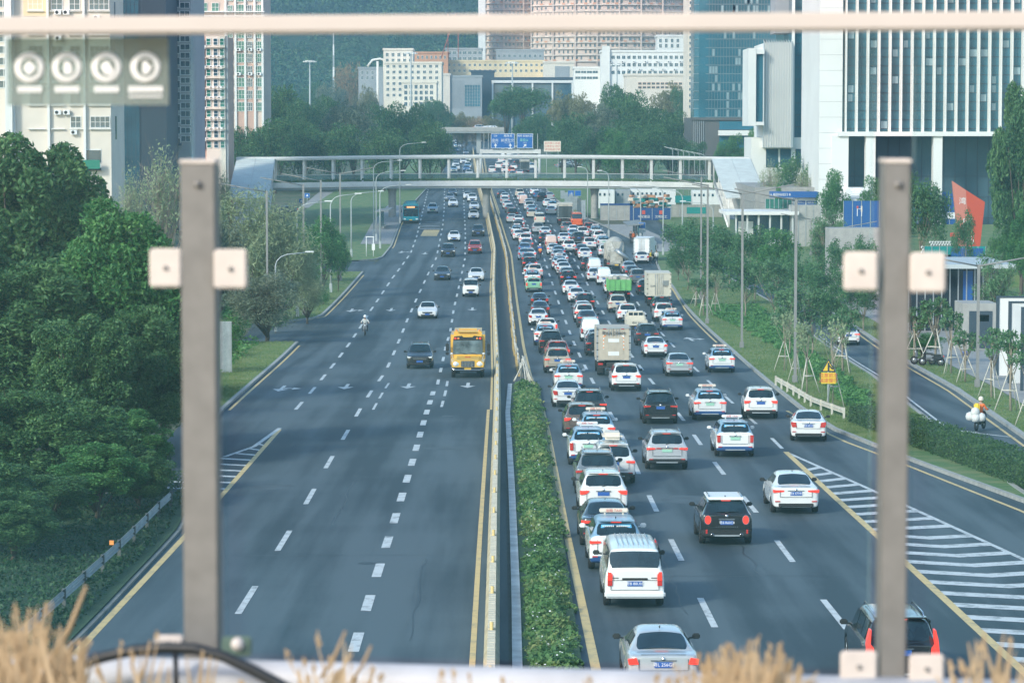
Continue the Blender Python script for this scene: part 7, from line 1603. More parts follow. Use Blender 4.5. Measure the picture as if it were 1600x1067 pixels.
# curved apartment wall
def curved(label, px0, px1, top, pb, Y, bulge, m, dyf=9.6, ncol=34, wmat=M_BG):
    a, b = atY(px0, top, Y), atY(px1, top, Y); z0 = gz(Y); H = a.z - z0; t = thing('apartment_tower', label, 'building', ((a.x+b.x)/2, Y, z0)); W_ = b.x-a.x
    def P(u, off=0): return Vector(((u-.5)*W_, -bulge*(1-(2*u-1)**2) + off, 0))
    mb = MB(); n = 20; vs = []; fs = []
    for i in range(n+1): p = P(i/n); vs += [(p.x, p.y, 0), (p.x, p.y, H)]
    for i in range(n): k = 2*i; fs.append((k, k+2, k+3, k+1))
    vs += [(W_/2, 20, 0), (W_/2, 20, H), (-W_/2, 20, 0), (-W_/2, 20, H)]; k = 2*n+2; fs += [(2*n, k, k+1, 2*n+1), (k, k+2, k+3, k+1), (k+2, 0, 1, k+3)]; mb.add(vs, fs); mb.build('wall', m, t)
    fl = dyf*Y/F; zb = atY(0, pb, Y).z - z0; nf = int((H - zb)/fl); pts = []
    for f in range(nf):
        z = zb + f*fl; mb = MB(); vs = []; fs = []
        for i in range(n+1): p = P(i/n, -1.1); q = P(i/n, -.02); vs += [(p.x, p.y, z), (q.x, q.y, z), (p.x, p.y, z+.35), (q.x, q.y, z+.35), (p.x, p.y, z+.9)]
        for i in range(n): k = 5*i; fs += [(k, k+5, k+7, k+2), (k+2, k+7, k+8, k+3), (k, k+1, k+6, k+5)]
        mb.add(vs, fs); mb.build('balcony_slab', W_CREAM, t)
        mb = MB()
        for c in range(ncol):
            if (c*7 + f*3) % 5 < 2: u0, u1 = c/ncol, (c+.7)/ncol; p, q = P(u0, -1.12), P(u1, -1.12); mb.quad((p.x, p.y, z+.3), (q.x, q.y, z+.3), (q.x, q.y, z+1.15), (p.x, p.y, z+1.15))
        o = mb.build('balcony_rail', W_ORG if f % 3 == 0 else W_TOWR, t); o['kind'] = 'stuff'
        for c in range(ncol):
            if (c + f) % 6: p = P((c+.5)/ncol); pts.append((p.x, p.y-.05, z+1.75))
    me = win_mesh(W_/ncol*.62, 1.55, 2, 1, W_TOWR, wmat)
    for x, y, z in pts[:100]: link('window', me, t, (x, y, z))
    vs0 = [v.co.copy() for v in me.vertices]; fs0 = [tuple(p.vertices) for p in me.polygons]; mi = [p.material_index for p in me.polygons]; mb = MB()
    for x, y, z in pts[100:]: k = len(mb.v); mb.v += [v + Vector((x, y, z)) for v in vs0]; mb.f += [tuple(i+k for i in f) for f in fs0]; mb.m += mi; mb.sm += [False]*len(fs0)
    o = mb.build('windows', list(me.materials), t); o['kind'] = 'stuff'
    mb = MB()
    for c in range(0, ncol+1, 5): p = P(c/ncol, -1.15); mb.bb(p.x-.35, p.x+.35, p.y, p.y+1.1, 0, H)
    mb.build('piers', m, t); return t
curved('long curved pink cream apartment tower with endless balcony rows behind the white slab', 830, 1088, -60, 98, 1400, 18, W_TOWR, ncol=38)
curved('narrower gridded apartment tower with a white edge fin right of the hill', 757, 830, -60, 96, 1420, 4, W_TOWR, dyf=9.8, ncol=12)
t = thing('apartment_fin', 'tall plain white fin wall at the left edge of the apartment towers', 'building', (atY(753, 0, 1400).x, 1400, gz(1400))); mb = MB(); mb.bb(-1.7, 1.7, -3, 12, 0, atY(0, -60, 1400).z-gz(1400)); mb.build('wall', W_WHITE, t)
# construction cranes
for px, pt, pb, lab in ((700, 22, 80, 'thin red lattice crane mast on the ridge above the pale blocks'), (716, 48, 80, 'shorter red crane mast right of the taller one')):
    Y = 1300; a, b = atY(px, pt, Y), atY(px, pb, Y); t = thing('crane', lab, 'crane', (b.x, Y, b.z-3)); H = a.z-b.z+3; mb = MB(); mb.tube([(0,0,0), (0,0,H)], .18, 6)
    if pt == 22: mb.tube([(-3, 0, 0), (3.5, 0, H)], .2, 6)
    mb.build('mast', mat('crane_red', (.45, .12, .08), .6), t)
t = thing('radio_mast', 'white and red striped radio mast on the wooded hillside', 'mast', (atY(521, 50, 1500).x, 1500, hz(atY(521, 50, 1500).x, 1500)-1)); mb = MB(); H = atY(521, 52, 1500).z - t.location.z
for k in range(8): mb.box((0, 0, (k+.5)*H/8), (1.2-.08*k, 1.2-.08*k, H/8*.98), k % 2)
mb.build('mast', [M_WHITE, M_GALV], t)
t = thing('roof_ring', 'pale arched roof structure perched left of the cream block', 'structure', (atY(590, 100, 1170).x, 1170, atY(590, 112, 1170).z)); mb = MB(); mb.tube([(-4, 0, 2), (-2, 0, 4.5), (1, 0, 5), (4, 0, 4)], .5, 6); mb.tube([(2.5, 0, 0), (2.5, 0, 4.5)], .4, 6); mb.tube([(0, 0, -22), (0, 0, 4)], .5, 6); mb.build('arch', W_WHITE, t)
simple('weathered grey building half hidden among trees on the slope', 560, 600, 108, 1240, 15, W_GREY, (566, 596, 114, 126, 8, 8), ww=1.0)
# ---- glass tower right
Y = 650; t, w_, h_, s = bldg('glass_tower', 'tall blue green glass tower with fine mullion grid behind the right canopy', 1093, 1213, -60, Y, 30, M_BG2, pbot=184); cx = 1153; Z = Zf(Y, t.location.z)
mb = MB(); mb.lathe([(3.2, 0), (3.2, h_)], (-w_/2 + 2.2, 3.2, 0), 'Z', 24); mb.build('curved_corner', M_BG2, t)
mb = MB()
for k in range(34): z = k*.95*1.0*2; mb.bb(-w_/2+1.8, w_/2, -.08, 0, z, z+.16); mb.lathe([(3.2, z), (3.3, z+.02), (3.3, z+.15), (3.2, z+.16)], (-w_/2+2.2, 3.2, 0), 'Z', 24)
mb.build('floor_bands', mat('tower_spandrel', (.16, .22, .25), .4), t); mb = MB()
for k in range(24): x = -w_/2 + 2.2 + k*(w_-2.2)/23; mb.bb(x-.05, x+.05, -.14, -.082, 0, h_)
mb.build('mullions', mat('tower_mullion', (.12, .17, .20), .4), t)
mb = MB(); rr = random.Random(4)
for k in range(130):
    x = -w_/2+2.2+rr.randint(0, 22)*(w_-2.2)/23; z = rr.randint(0, 32)*1.9+.2; mb.bb(x+.08, x+(w_-2.2)/23-.08, -.06, -.001, z, z+1.5)
o = mb.build('blinds', mat('blind_pale', (.26, .36, .40), .3, coat=.5, var=.3, scale=.3), t); o['kind'] = 'stuff'
t2, w2, h2, s2 = bldg('podium_building', 'dark stone and glass base storeys under the glass tower', 1081, 1213, 184, Y+.5, 29, W_BROWN); cx2 = 1147; Z2 = Zf(Y, t2.location.z)
mb = MB(); mb.bb((1124-cx2)/s, (1213-cx2)/s, -.3, 0, Z2(233), Z2(206)); mb.bb((1124-cx2)/s, (1213-cx2)/s, -.31, 0, Z2(203), Z2(190)); mb.build('lobby_glass', M_BG2, t2); mb = MB(); mb.bb((1122-cx2)/s, (1213-cx2)/s, -3, -.32, Z2(212), Z2(204)); mb.build('white_canopy', W_WHITE, t2)
mb = MB(); mb.bb(-w2/2-.3, w2/2, -.5, 0, Z2(188), Z2(184)); mb.build('stone_band', W_BROWN, t2); mb = MB()
for k in range(6): mb.bb((1084-cx2+3*k)/s, (1084-cx2+3*k)/s+.12, -.25, 0, 0, Z2(189))
mb.build('stone_fins', W_GREY, t2)
# cream sliver tower left of the glass tower
simple('narrow pale tower edge seen left of the glass tower', 1076, 1094, -60, 700, 20, W_CREAM, (1080, 1090, -40, 170, 6, 9), ww=.8, wh=.8)
# white folded building
Y = 520; t, w_, h_, s = bldg('white_building', 'white folded building with saw toothed roof edge beside the glass tower', 1193, 1240, 68, Y, 20, W_WHITE, pbot=231); cx = 1216.5; Z = Zf(Y, t.location.z)
mb = MB()
for k in range(12):
    x0 = -w_/2 + k*w_/12; x1 = x0 + w_/12; z1 = h_ + .35*(k % 1 == 0); mb.add([(x0, -.35, 0), (x1, -.02, 0), (x1, -.02, h_), (x0, -.35, h_+.6), (x0, 0, 0), (x0, 0, h_+.6)], [(0,1,2,3), (4,0,3,5)]); mb.add([(x0, -.35, h_+.6), (x1, -.02, h_), (x1, 1, h_), (x0, 1, h_+.6)], [(0,1,2,3)])
mb.build('folded_cladding', W_WHITE, t)
t, w_, h_, s = bldg('white_building', 'narrow white volume with a tall dark glass slot, touching the glass tower', 1169, 1194, 76, Y-1.5, 12, W_WHITE, pbot=197); cx = 1181.5; Z = Zf(Y-1.5, t.location.z)
mb = MB(); mb.bb((1182-cx)/s, (1192-cx)/s, -.1, 0, Z(191), Z(80)); mb.build('glass_slot', M_BG2, t); mb = MB(); mb.bb(-w_/2, (1181-cx)/s, -.8, -.02, 0, h_); mb.bb((1181-cx)/s, w_/2, -.7, -.02, h_-1.0, h_-.2); mb.bb((1181-cx)/s, w_/2, -.75, -.02, .1, .7); mb.build('raised_frame', W_WHITE, t)
t, w_, h_, s = bldg('white_building', 'white lower storeys and stair wall under the folded building', 1174, 1283, 215, Y+2, 16, W_WHITE); cx = 1228.5; Z = Zf(Y+2, t.location.z)
for a, b in ((1197, 1216), (1219, 1236), (1243, 1278)): mb = MB(); mb.bb((a-cx)/s, (b-cx)/s, -.1, 0, Z(262), Z(233)); mb.build('dark_glazing', M_BG, t)
t, w_, h_, s = bldg('glass_wing', 'recessed glass wing with slim white fins left of the blank white wall', 1238, 1286, -60, Y+4, 16, M_BG2, pbot=236); cx = 1262
mb = MB()
for px in (1240, 1257, 1274, 1283): mb.bb((px-cx)/s-.22, (px-cx)/s+.22, -1.2, 0, -.6, h_)
mb.bb(-w_/2, w_/2, -1.1, 0, -.7, -.1); mb.build('white_fins', W_WHITE, t); mb = MB()
for k in range(24): mb.bb(-w_/2, w_/2, -.05, 0, k*2.1, k*2.1+.1)
mb.build('floor_lines', W_SLATE, t)
simple('grey upper slab projecting above the folded white building', 1212, 1240, -60, Y+10, 10, W_GREY, None, pbot=52)
# finned tower
Y = 420; t, w_, h_, s = bldg('finned_tower', 'broad glass tower with vertical white fins over tall columns at upper right', 1318, 1720, -60, Y, 30, M_BG2, pbot=204); cx = 1519; Z = Zf(Y, t.location.z)
k = 0; px = 1324.0; me = None
while px < 1716:
    mb = MB()
    if me is None:
        mb.add([(-.10, -1.0, -.3), (.10, -1.0, -.3), (.22, 0, -.3), (-.22, 0, -.3), (-.10, -1.0, h_), (.10, -1.0, h_), (.22, 0, h_), (-.22, 0, h_)], [(0,3,2,1),(4,5,6,7),(0,1,5,4),(1,2,6,5),(2,3,7,6),(3,0,4,7)]); o = mb.build('fin', W_WHITE, t, ((px-cx)/s, 0, 0)); me = o.data
    else: link('fin', me, t, ((px-cx)/s, 0, 0))
    px += 17.2
mb = MB()
for r in range(-50, 204, 14): mb.bb(-w_/2, w_/2, -.06, 0, Z(r), Z(r)+.09)
mb.build('floor_lines', W_SLATE, t); mb = MB(); rr = random.Random(8)
for k in range(60): i = rr.randint(0, 22); x = (1326.5+17.2*i-cx)/s; z = Z(rr.randint(0, 18)*14 - 50); mb.bb(x+.15, x+.15+rr.uniform(.5, 1.0), -.05, -.001, z+.1, z+1.1)
o = mb.build('blinds', MATS['blind_pale'], t); o['kind'] = 'stuff'
mb = MB(); mb.bb(-w_/2-.8, w_/2, -1.6, 2, Z(213), Z(206)); mb.build('soffit_ledge', W_WHITE, t)
t3, w3, h3, s3 = bldg('lobby_building', 'dark glass lobby wall set back under the finned tower', 1318, 1720, 212, Y+6, 20, mat('lobby_glass', (.06, .115, .15), .5, spec=.2, var=.3, scale=.15)); 
mb = MB()
for k in range(24): x = -w3/2 + k*w3/23; mb.bb(x-.04, x+.04, -.08, 0, 0, h3)
for z in (3, 6, 9): mb.bb(-w3/2, w3/2, -.1, 0, z, z+.08)
mb.build('mullions', W_SLATE, t3)
for i, (a, b) in enumerate([(1302, 1328), (1355, 1370), (1460, 1474), (1563, 1577), (1665, 1680)]):
    mb = MB(); zg = gz(Y) - t.location.z; mb.bb((a-cx)/s, (b-cx)/s, -1.2, .6, zg, -.7); mb.build('column', W_WHITE, t)
t4, w4, h4, s4 = bldg('white_wall_tower', 'blank white wall tower left of the finned glass facade', 1282, 1318, -60, Y-1, 26, W_WHITE)
mb = MB()
for k in range(30): mb.bb(-w4/2, w4/2, -.02, 0, k*2.2, k*2.2+.04)
mb.build('panel_joints', W_GREY, t4)
# podium and steps in front
a, b = atY(1292, 300, 395), atY(1760, 300, 395); zp = atY(0, 300, 395).z
Yp0, Yp1 = 318, 418; zp = atY(0, 398, Yp0).z
mb = MB(); xa = atY(1400, 398, Yp0).x; mb.bb(xa, 150, Yp0, Yp1, gz(Yp0)-2, zp); struct(mb.build('raised_plaza', M_GRASS))
mb = MB()
for k in range(7): q = atY(1330, 312-3*k, 400+2.2*k); r_ = atY(1358, 312-3*k, 400+2.2*k); mb.bb(q.x, r_.x+1.5, 400+2.2*k, 420, q.z-.6, q.z)
tag(mb.build('steps', W_WHITE), 'white steps rising to the finned tower left of the right post', 'steps')
zr = atY(0, 292, 430).z; mb = MB(); q = atY(1180, 292, 425); r_ = atY(1285, 292, 425); mb.bb(q.x, r_.x, 425, 470, gz(430)-.5, zr); struct(mb.build('raised_garden', M_PAVE))
# hoardings, kiosks, station
def panel(name, label, px0, px1, py0, py1, Y, m, cat='hoarding', dep=.15, to_ground=False, marks=None, posts=0):
    a, b = atY(px0, py0, Y), atY(px1, py1, Y); t = thing(name, label, cat, ((a.x+b.x)/2, Y, min(gz(Y), b.z) if to_ground else b.z)); w_, z0, z1 = b.x-a.x, b.z - t.location.z, a.z - t.location.z; s = F/Y
    mb = MB(); mb.bb(-w_/2, w_/2, 0, dep, 0 if to_ground else z0, z1); p = mb.build('panel', m, t)
    if posts:
        mb = MB()
        for k in range(posts+1): x = -w_/2 + k*w_/posts; mb.bb(x-.04, x+.04, -.05, 0, 0, z1+.03)
        mb.build('posts', M_GALV, t)
    for mk in marks or []:
        if mk[0] == 'rect': _, qx0, qx1, qy0, qy1, mm, nm = mk; mb = MB(); cx = (px0+px1)/2; mb.bb((qx0-cx)/s, (qx1-cx)/s, -.06, -.001, atY(0, qy1, Y).z-t.location.z, atY(0, qy0, Y).z-t.location.z); mb.build(nm, mm, p)
        else: _, tx, qx, qy, sz, mm = mk; text('lettering', tx, sz, mm, p, face_at((qx-(px0+px1)/2)/s, -.07, atY(0, qy, Y).z-t.location.z), .01)
    return t
H_BL = mat('hoarding_blue', (.012, .09, .30), .5, var=.06); H_BD = mat('hoarding_deep_blue', (.012, .06, .20), .55, var=.08); H_TEAL = mat('hoarding_teal', (.01, .25, .24), .5)
panel('hoarding', 'blue hoarding picturing two dancing figures left of the right post', 1318, 1402, 314, 346, 365, H_BL, marks=[('rect', 1338.6, 1341, 322, 326, M_INKR, 'figure_top'), ('rect', 1339, 1340, 326, 338, M_INKW, 'figure_legs'), ('rect', 1345, 1347.2, 322, 331, M_BEIGE, 'figure_top'), ('rect', 1345.6, 1346.8, 331, 338, M_INKW, 'figure_legs'), ('rect', 1341, 1345, 326.3, 327, M_INKW, 'figure_arms')], posts=6, to_ground=True)
panel('hoarding', 'blue hoarding behind the trees right of the right post', 1402, 1500, 300, 345, 420, H_BL, to_ground=True, marks=[('rect', 1470, 1492, 332, 342, M_INKW, 'pale_mark')], posts=6)
panel('kiosk_roof', 'long blue roof sign band above the ticket kiosks by the right canopy', 1206, 1279, 300, 309, 402, H_BL, 'sign', dep=4, marks=[('text', 'H 福田站出口 B', 1219, 304.4, .42, M_INKW)])
panel('kiosk', 'blue and white kiosk front under the long blue roof', 1242, 1277, 309, 322, 403, M_WHITE, 'kiosk', dep=3, to_ground=True, marks=[('rect', 1243, 1258, 314, 320, H_BL, 'blue_panel'), ('rect', 1260, 1276, 314, 320, H_BL, 'blue_panel'), ('text', '服务中心', 1250, 317, .3, M_INKW), ('text', '地铁出口', 1268, 317, .3, M_INKW)])
panel('tiled_block', 'grey tiled concrete block standing below the blue kiosk', 1236, 1282, 321, 372, 398, M_CONC, 'building', dep=3.5, to_ground=True, posts=4)
panel('glass_fence', 'green tinted glass balustrade beside the station roof', 1196, 1237, 311, 326, 408, M_BGG, 'fence', dep=.06, posts=6)
t, w_, h_, s = bldg('station_entrance', 'low station entrance with thin white roof below the right stair canopy', 1148, 1236, 335, 400, 9, M_BG); mb = MB(); mb.bb(-w_/2-1.5, w_/2+.8, -3.0, 9.5, h_, h_+.45); mb.build('roof', W_WHITE, t)
for k in range(6): mb = MB(); x = -w_/2+k*w_/5; mb.bb(x-.12, x+.12, -2.4, -2.2, 0, h_); mb.build('column', M_STEEL, t)
mb = MB(); mb.bb(-w_/2+.5, -w_/2+2.5, -.2, 0, 0, h_*.8); mb.bb(.5, 3, -1.2, -1.0, .2, 1.3); mb.build('white_screens', W_WHITE, t)
panel('hoarding', 'grey panelled site hoarding with dark frame left of the blue gate', 938, 989, 318, 345, 478, M_CONC, marks=[('rect', 938, 989, 318, 321, H_BD, 'blue_band'), ('rect', 984, 989, 318, 345, H_BD, 'blue_post')], to_ground=True, posts=4)
panel('site_gate', 'dark blue double site gate with two red emblems', 990, 1048, 325, 345, 478, H_BD, 'gate', marks=[('rect', 1003, 1008, 329, 335, M_INKR, 'red_emblem'), ('rect', 1030, 1035, 329, 335, M_INKR, 'red_emblem'), ('text', '平安建设', 1006, 339, .5, M_WHITE), ('text', '文明施工', 1033, 339, .5, M_WHITE)], to_ground=True, posts=2)
panel('site_wall', 'long grey site wall with a teal banner right of the blue gate', 1049, 1128, 320, 338, 486, M_CONC, marks=[('rect', 1073, 1103, 324, 334, H_TEAL, 'teal_banner')], to_ground=True, posts=6)
for i, (a, b, c, d, m, lab) in enumerate([(934, 960, 297, 318, M_WHITE, 'white site cabin nearest the bridge pier'), (962, 985, 297, 312, W_GREY, 'grey blue site cabin between the white ones'), (986, 1056, 296, 312, M_WHITE, 'long white site cabin behind the blue gate'), (1082, 1128, 298, 319, M_WHITE, 'white site cabin behind the grey wall at right')]):
    t = panel('site_cabin', lab, a, b, c, d, 520 + 2*i, m, 'cabin', dep=5, to_ground=True, marks=[('rect', a+2+7*k, a+5+7*k, c+5, c+9, M_BG, 'window') for k in range(int((b-a)/8))])
panel('advert_board', 'teal advert board above the grey site wall', 1055, 1080, 306, 317, 505, H_TEAL, 'sign', to_ground=False)
mb = MB(); rr = random.Random(2)
P = atY(1018, 318, 500)
for k in range(60): mb.box((P.x + rr.uniform(-3.4, 3.4), 500+rr.uniform(-2, 2), gz(500)+rr.uniform(.5, 3.1)), (rr.uniform(.4, 1.2), rr.uniform(.4, 1.2), rr.uniform(.2, .6)), rr.randint(0, 2), rz=rr.uniform(0, 3), bev=.05)
tag(mb.build('rubble_pile', [W_CREAM, W_ORG, H_TEAL]), 'heap of timber, tarpaulin and rubble behind the blue site gate', 'rubble', kind='stuff')
for i in range(6): panel('fence_panel', f'silver mesh barrier panel beside the bridge pier, {ordn(i)} from the left', 876+6.5*i, 882+6.5*i, 298+3*i, 320+5.2*i, 560-16*i, M_GALV, 'fence', dep=.05, to_ground=True, marks=None, posts=2)
# red sculpture
Y = 322; q = atY(1512, 397, Y); t = thing('sculpture', 'tall red folded kite shaped sculpture with pale characters beside trees at right', 'sculpture', (q.x, Y, q.z)); Pz = lambda px, py: (atY(px, py, Y).x - q.x, atY(px, py, Y).z - q.z)
RD = mat('sculpture_red', (.52, .075, .035), .5, var=.05); RD2 = mat('sculpture_pink', (.55, .19, .14), .5, var=.05)
mb = MB(); mb.poly([Pz(1488, 283), Pz(1499, 397), Pz(1517, 397), Pz(1509, 297)], .5); fixn(mb.build('left_facet', RD2, t)); mb = MB(); mb.poly([Pz(1509, 297), Pz(1517, 397), Pz(1530, 397), Pz(1539, 316)], 1.2, M=Matrix.Rotation(radians(0), 4, 'Z')); fixn(mb.build('right_facet', RD, t))
for tx, px, py, sz in (('湾', 1504, 315, .8), ('区', 1512, 350, 1.2), ('创', 1515, 375, 1.1)): a, b = Pz(px, py); text('lettering', tx, sz, M_INKW, t, face_at(a, -.02, b), .01)
t = thing('white_drum_wall', 'low wall of stacked white and dark drums left of the red sculpture', 'wall', (atY(1468, 388, 321).x, 321, zp)); 
me = None
for r in range(5):
    for c in range(13):
        if r > 2 and (c < 3 or c > 10): continue
        x = -1.9 + c*.3 + .15*(r % 2); z = .15 + r*.27
        if me is None: mb = MB(); mb.box((0, 0, 0), (.24, .3, .22), 0, bev=.03); mb.box((.03, -.155, -.02), (.1, .02, .14), 1); me = mb.build('drum', [M_WHITE, M_INK], t, (x, 0, z)).data
        else: link('drum', me, t, (x, 0, z))
panel('hoarding', 'teal and blue fence sloping in front of the drum wall at right', 1444, 1540, 385, 402, 318, H_TEAL, 'fence', marks=[('rect', 1486, 1536, 388, 401, H_BL, 'blue_panels')], posts=8, to_ground=True)
panel('small_sign', 'small red sign beside the drum wall', 1485, 1496, 364, 370, 322, M_INKR, 'sign')
# pavilion
t, w_, h_, s = bldg('pavilion', 'dark glass pavilion with a flat pale roof right of the right post', 1420, 1562, 418, 250, 12, mat('pavilion_glass', (.02, .035, .045), .1, coat=.5, var=.3, scale=.3)); cx = 1491; Z = Zf(250, t.location.z)
mb = MB(); mb.bb(-w_/2-.4, w_/2+1.0, -2.2, 12.5, h_, h_+.35); mb.build('roof', mat('roof_pale_metal', (.48, .52, .53), .45, var=.06), t); mb = MB()
for k in range(12): x = -w_/2 + k*w_/11; mb.bb(x-.05, x+.05, -.1, 0, 0, h_)
mb.build('mullions', M_GALV, t); mb = MB(); mb.bb((1505-cx)/s, (1520-cx)/s, -.06, 0, h_*.4, h_*.95); mb.build('blue_poster', H_BL, t)
panel('planter_wall', 'grey concrete planter wall with trailing plants left of the right post', 1296, 1378, 357, 392, 300, M_CONC, 'wall', dep=4, to_ground=True, posts=0)
P = unp(1530, 549); panel('service_building', 'small concrete service building with a recessed door at right', 1504, 1557, 474, 545, P.y, M_CONC, 'building', dep=4, marks=[('rect', 1514, 1550, 486, 544, W_SLATE, 'recessed_door'), ('rect', 1528, 1545, 492, 502, M_GALV, 'vent_grille')], to_ground=True)
for i, (a, c, d) in enumerate([(1558, 463, 0), (1577, 471, -9), (1597, 480, -17)]):
    Yw = unp(1575, 590 + 12*i).y; q0, q1 = atY(a, c, Yw), atY(a+44, c, Yw); t = thing('garden_wall', f'freestanding white wall slab with dark edge at the right, {ordn(i)} from the left', 'wall', (q0.x, Yw, gz(Yw)+.1)); H = q0.z-t.location.z; mb = MB(); mb.bb(.15, q1.x-q0.x, 0, .3, 0, H-.1); mb.build('slab', W_WHITE, t); mb = MB(); mb.bb(0, .15, -.05, .35, 0, H); mb.bb(.15, q1.x-q0.x, -.05, .35, H-.1, H); mb.build('dark_edge', W_SLATE, t)
# ---------------------------------------------------------------- the railing the photograph is taken through
Yr = lambda px: 4.36 - .21 * px / 1600
def fp(px, py, dy=0): 
    Y = Yr(px) + dy; return atY(px, py, Y)
M_RAILC = mat('rail_cream_paint', (.50, .455, .42), .5, var=.05, scale=6); M_POSTB = mat('post_brown_metal', (.205, .202, .192), .5, metal=.2, var=.12, scale=30)
M_CLAMP = mat('clamp_cream', (.60, .545, .50), .6, var=.12, scale=20); M_PIPE = mat('pipe_weathered_zinc', (.42, .44, .47), .5, var=.25, scale=9, detail=6)
rail_ang = atan2(-.21, (1600/F)*4.25)
rl = thing('railing', 'blurred cream and brown metal railing with glass panels right in front of the camera', 'railing', (0, 4.25, CZ - .77))
O = Vector(rl.location)
def loc(v): return v - O
zt_ = CZ + .149; zb_ = CZ - .813
def lpt(px, z, dy=0): v = fp(px, 0, dy); q = v - O; return Vector((q.x, q.y, z - O.z))
mb = MB(); a, b = lpt(-500, zt_), lpt(2100, zt_); c = (a+b)/2; mb.box(c, ((b-a).length, .05, .026), rz=rail_ang, bev=.004); mb.build('top_rail', M_RAILC, rl)
mb = MB(); mb.tube([lpt(-500, zb_ - .0), lpt(2100, zb_)], .030, 16); mb.build('bottom_rail', M_PIPE, rl)
mb = MB(); a, b = lpt(-500, zb_-.05), lpt(2100, zb_-.05); c = (a+b)/2; mb.box(c + Vector((0, .0, 0)), ((b-a).length, .05, .07), rz=rail_ang); mb.build('kick_plate', M_POSTB, rl)
for px, py0, py1, wpx in ((315, 256, 1030, 54), (1395, 255, 1060, 40)):
    Y = Yr(px); v0, v1 = fp(px, py0), fp(px, py1); q = loc(v1); H = v0.z - v1.z; w_ = wpx*Y/F
    mb = MB(); mb.box((q.x, q.y+.03, q.z + H/2), (w_, .07, H), bev=.002); mb.build('post', M_POSTB, rl)
    mb = MB(); mb.box((q.x, q.y+.03, q.z + H + .003), (w_+.002, .072, .006), bev=.001); mb.build('post_cap', M_CLAMP, rl)
    mb = MB(); mb.lathe([(.006, -.008), (.004, -.012), (0, -.012)], (q.x, q.y-.0, q.z+H-.03), 'Y', 10); mb.build('bolt', M_POSTB, rl)
for (x0, x1, y0, y1) in ((236, 285, 388, 448), (336, 387, 389, 450), (1316, 1371, 393, 453), (1419, 1477, 394, 456), (1311, 1370, 1015, 1062), (1418, 1474, 1020, 1064), (243, 288, 990, 1014), (348, 394, 992, 1022)):
    a, b = loc(fp(x0, y1)), loc(fp(x1, y0)); m = M_CLAMP if y0 != 992 else mat('clamp_dark_green', (.10, .16, .13), .5)  # one lower clamp is a darker green than the others
    mb = MB(); mb.box(((a.x+b.x)/2, (a.y+b.y)/2 - .010, (a.z+b.z)/2), (b.x-a.x, .010, b.z-a.z), bev=.003); o = mb.build('glass_clamp', m, rl)
    mb = MB(); mb.lathe([(.0, -.019), (.003, -.0185), (.004, -.014)], ((a.x+b.x)/2, (a.y+b.y)/2 - .0, (a.z+b.z)/2), 'Y', 12); mb.build('clamp_screw', M_POSTB, o)
mb = MB(); q = loc(fp(373, 1003)); mb.lathe([(.0, -.026), (.006, -.025), (.010, -.018), (.010, 0)], q, 'Y', 16); mb.build('clamp_knob', M_CLAMP, rl)
M_PANE = glassmat('railing_glass', (.86, .96, .965), .004, (.16, .50, .58), .030)  # teal diffuse share paints a veil over the view, lifting dark tones
M_EDGE = glassmat('glass_edge', (.90, .95, .95), .0, (.45, .60, .62), .07)
for x0, x1 in ((-480, 300), (346, 1366), (1430, 2080)):
    a, b = lpt(x0, zb_+.03, .045), lpt(x1, zt_-.015, .045); c = (a+b)/2; L_ = (Vector((b.x, b.y, 0))-Vector((a.x, a.y, 0))).length
    mb = MB(); h2 = (b.z-a.z)/2; M = Matrix.Translation(c) @ Matrix.Rotation(rail_ang, 4, 'Z'); mb.add([(-L_/2, 0, -h2), (L_/2, 0, -h2), (L_/2, 0, h2), (-L_/2, 0, h2)], [(0,1,2,3)], M=M); g_ = mb.build('glass_panel', M_PANE, rl)
    for q in (-1, 1): mb = MB(); mb.box((q*L_/2, .0, 0), (.004, .008, h2*2), M=M); mb.build('glass_edge', M_EDGE, g_)
# sticker on the glass
st = thing('glass_sticker', 'translucent safety sticker with four white ringed pictograms on the glass at upper left', 'sticker', fp(137, 112, .03), rail_ang)
sw = lambda p: p*4.33/F
film = glassmat('sticker_film', (.50, .60, .60), .02, (.42, .50, .48), .26)
mb = MB(); mb.box((0, 0, 0), (sw(262), .0008, sw(106))); mb.build('film', film, st)
for k, px in enumerate((43, 104, 168, 231)):
    x = sw(px-137); z = sw(112-106); mb = MB(); n = 28
    mb.lathe([(sw(15.5), 0), (sw(24), 0), (sw(24), .0008), (sw(15.5), .0008)], (x, -.0022, z), 'Y', n); rg = mb.build('ring', M_INKW, st)
    mb = MB(); rr = random.Random(k)
    for q in range(4): mb.lathe([(.0, 0), (sw(rr.uniform(4, 7)), 0)], (x + sw(rr.uniform(-6, 5)), -.002-.0001*q, z + sw(rr.uniform(-6, 6))), 'Y', 12)
    mb.box((x, -.0026, z), (sw(8), .0006, sw(20)), bev=.0001); mb.build('pictogram', M_INKW, rg)
    mb = MB()
    for q in range(5 if k < 3 else 7): mb.box((x + sw((q-(2 if k < 3 else 3))*8), -.0022, z - sw(34)), (sw(6), .0008, sw(9)))
    if k == 3:
        for q in range(9): mb.box((x + sw((q-4)*6), -.0022, z - sw(45)), (sw(4), .0008, sw(4)))
    mb.build('caption_marks', M_INKW, st)
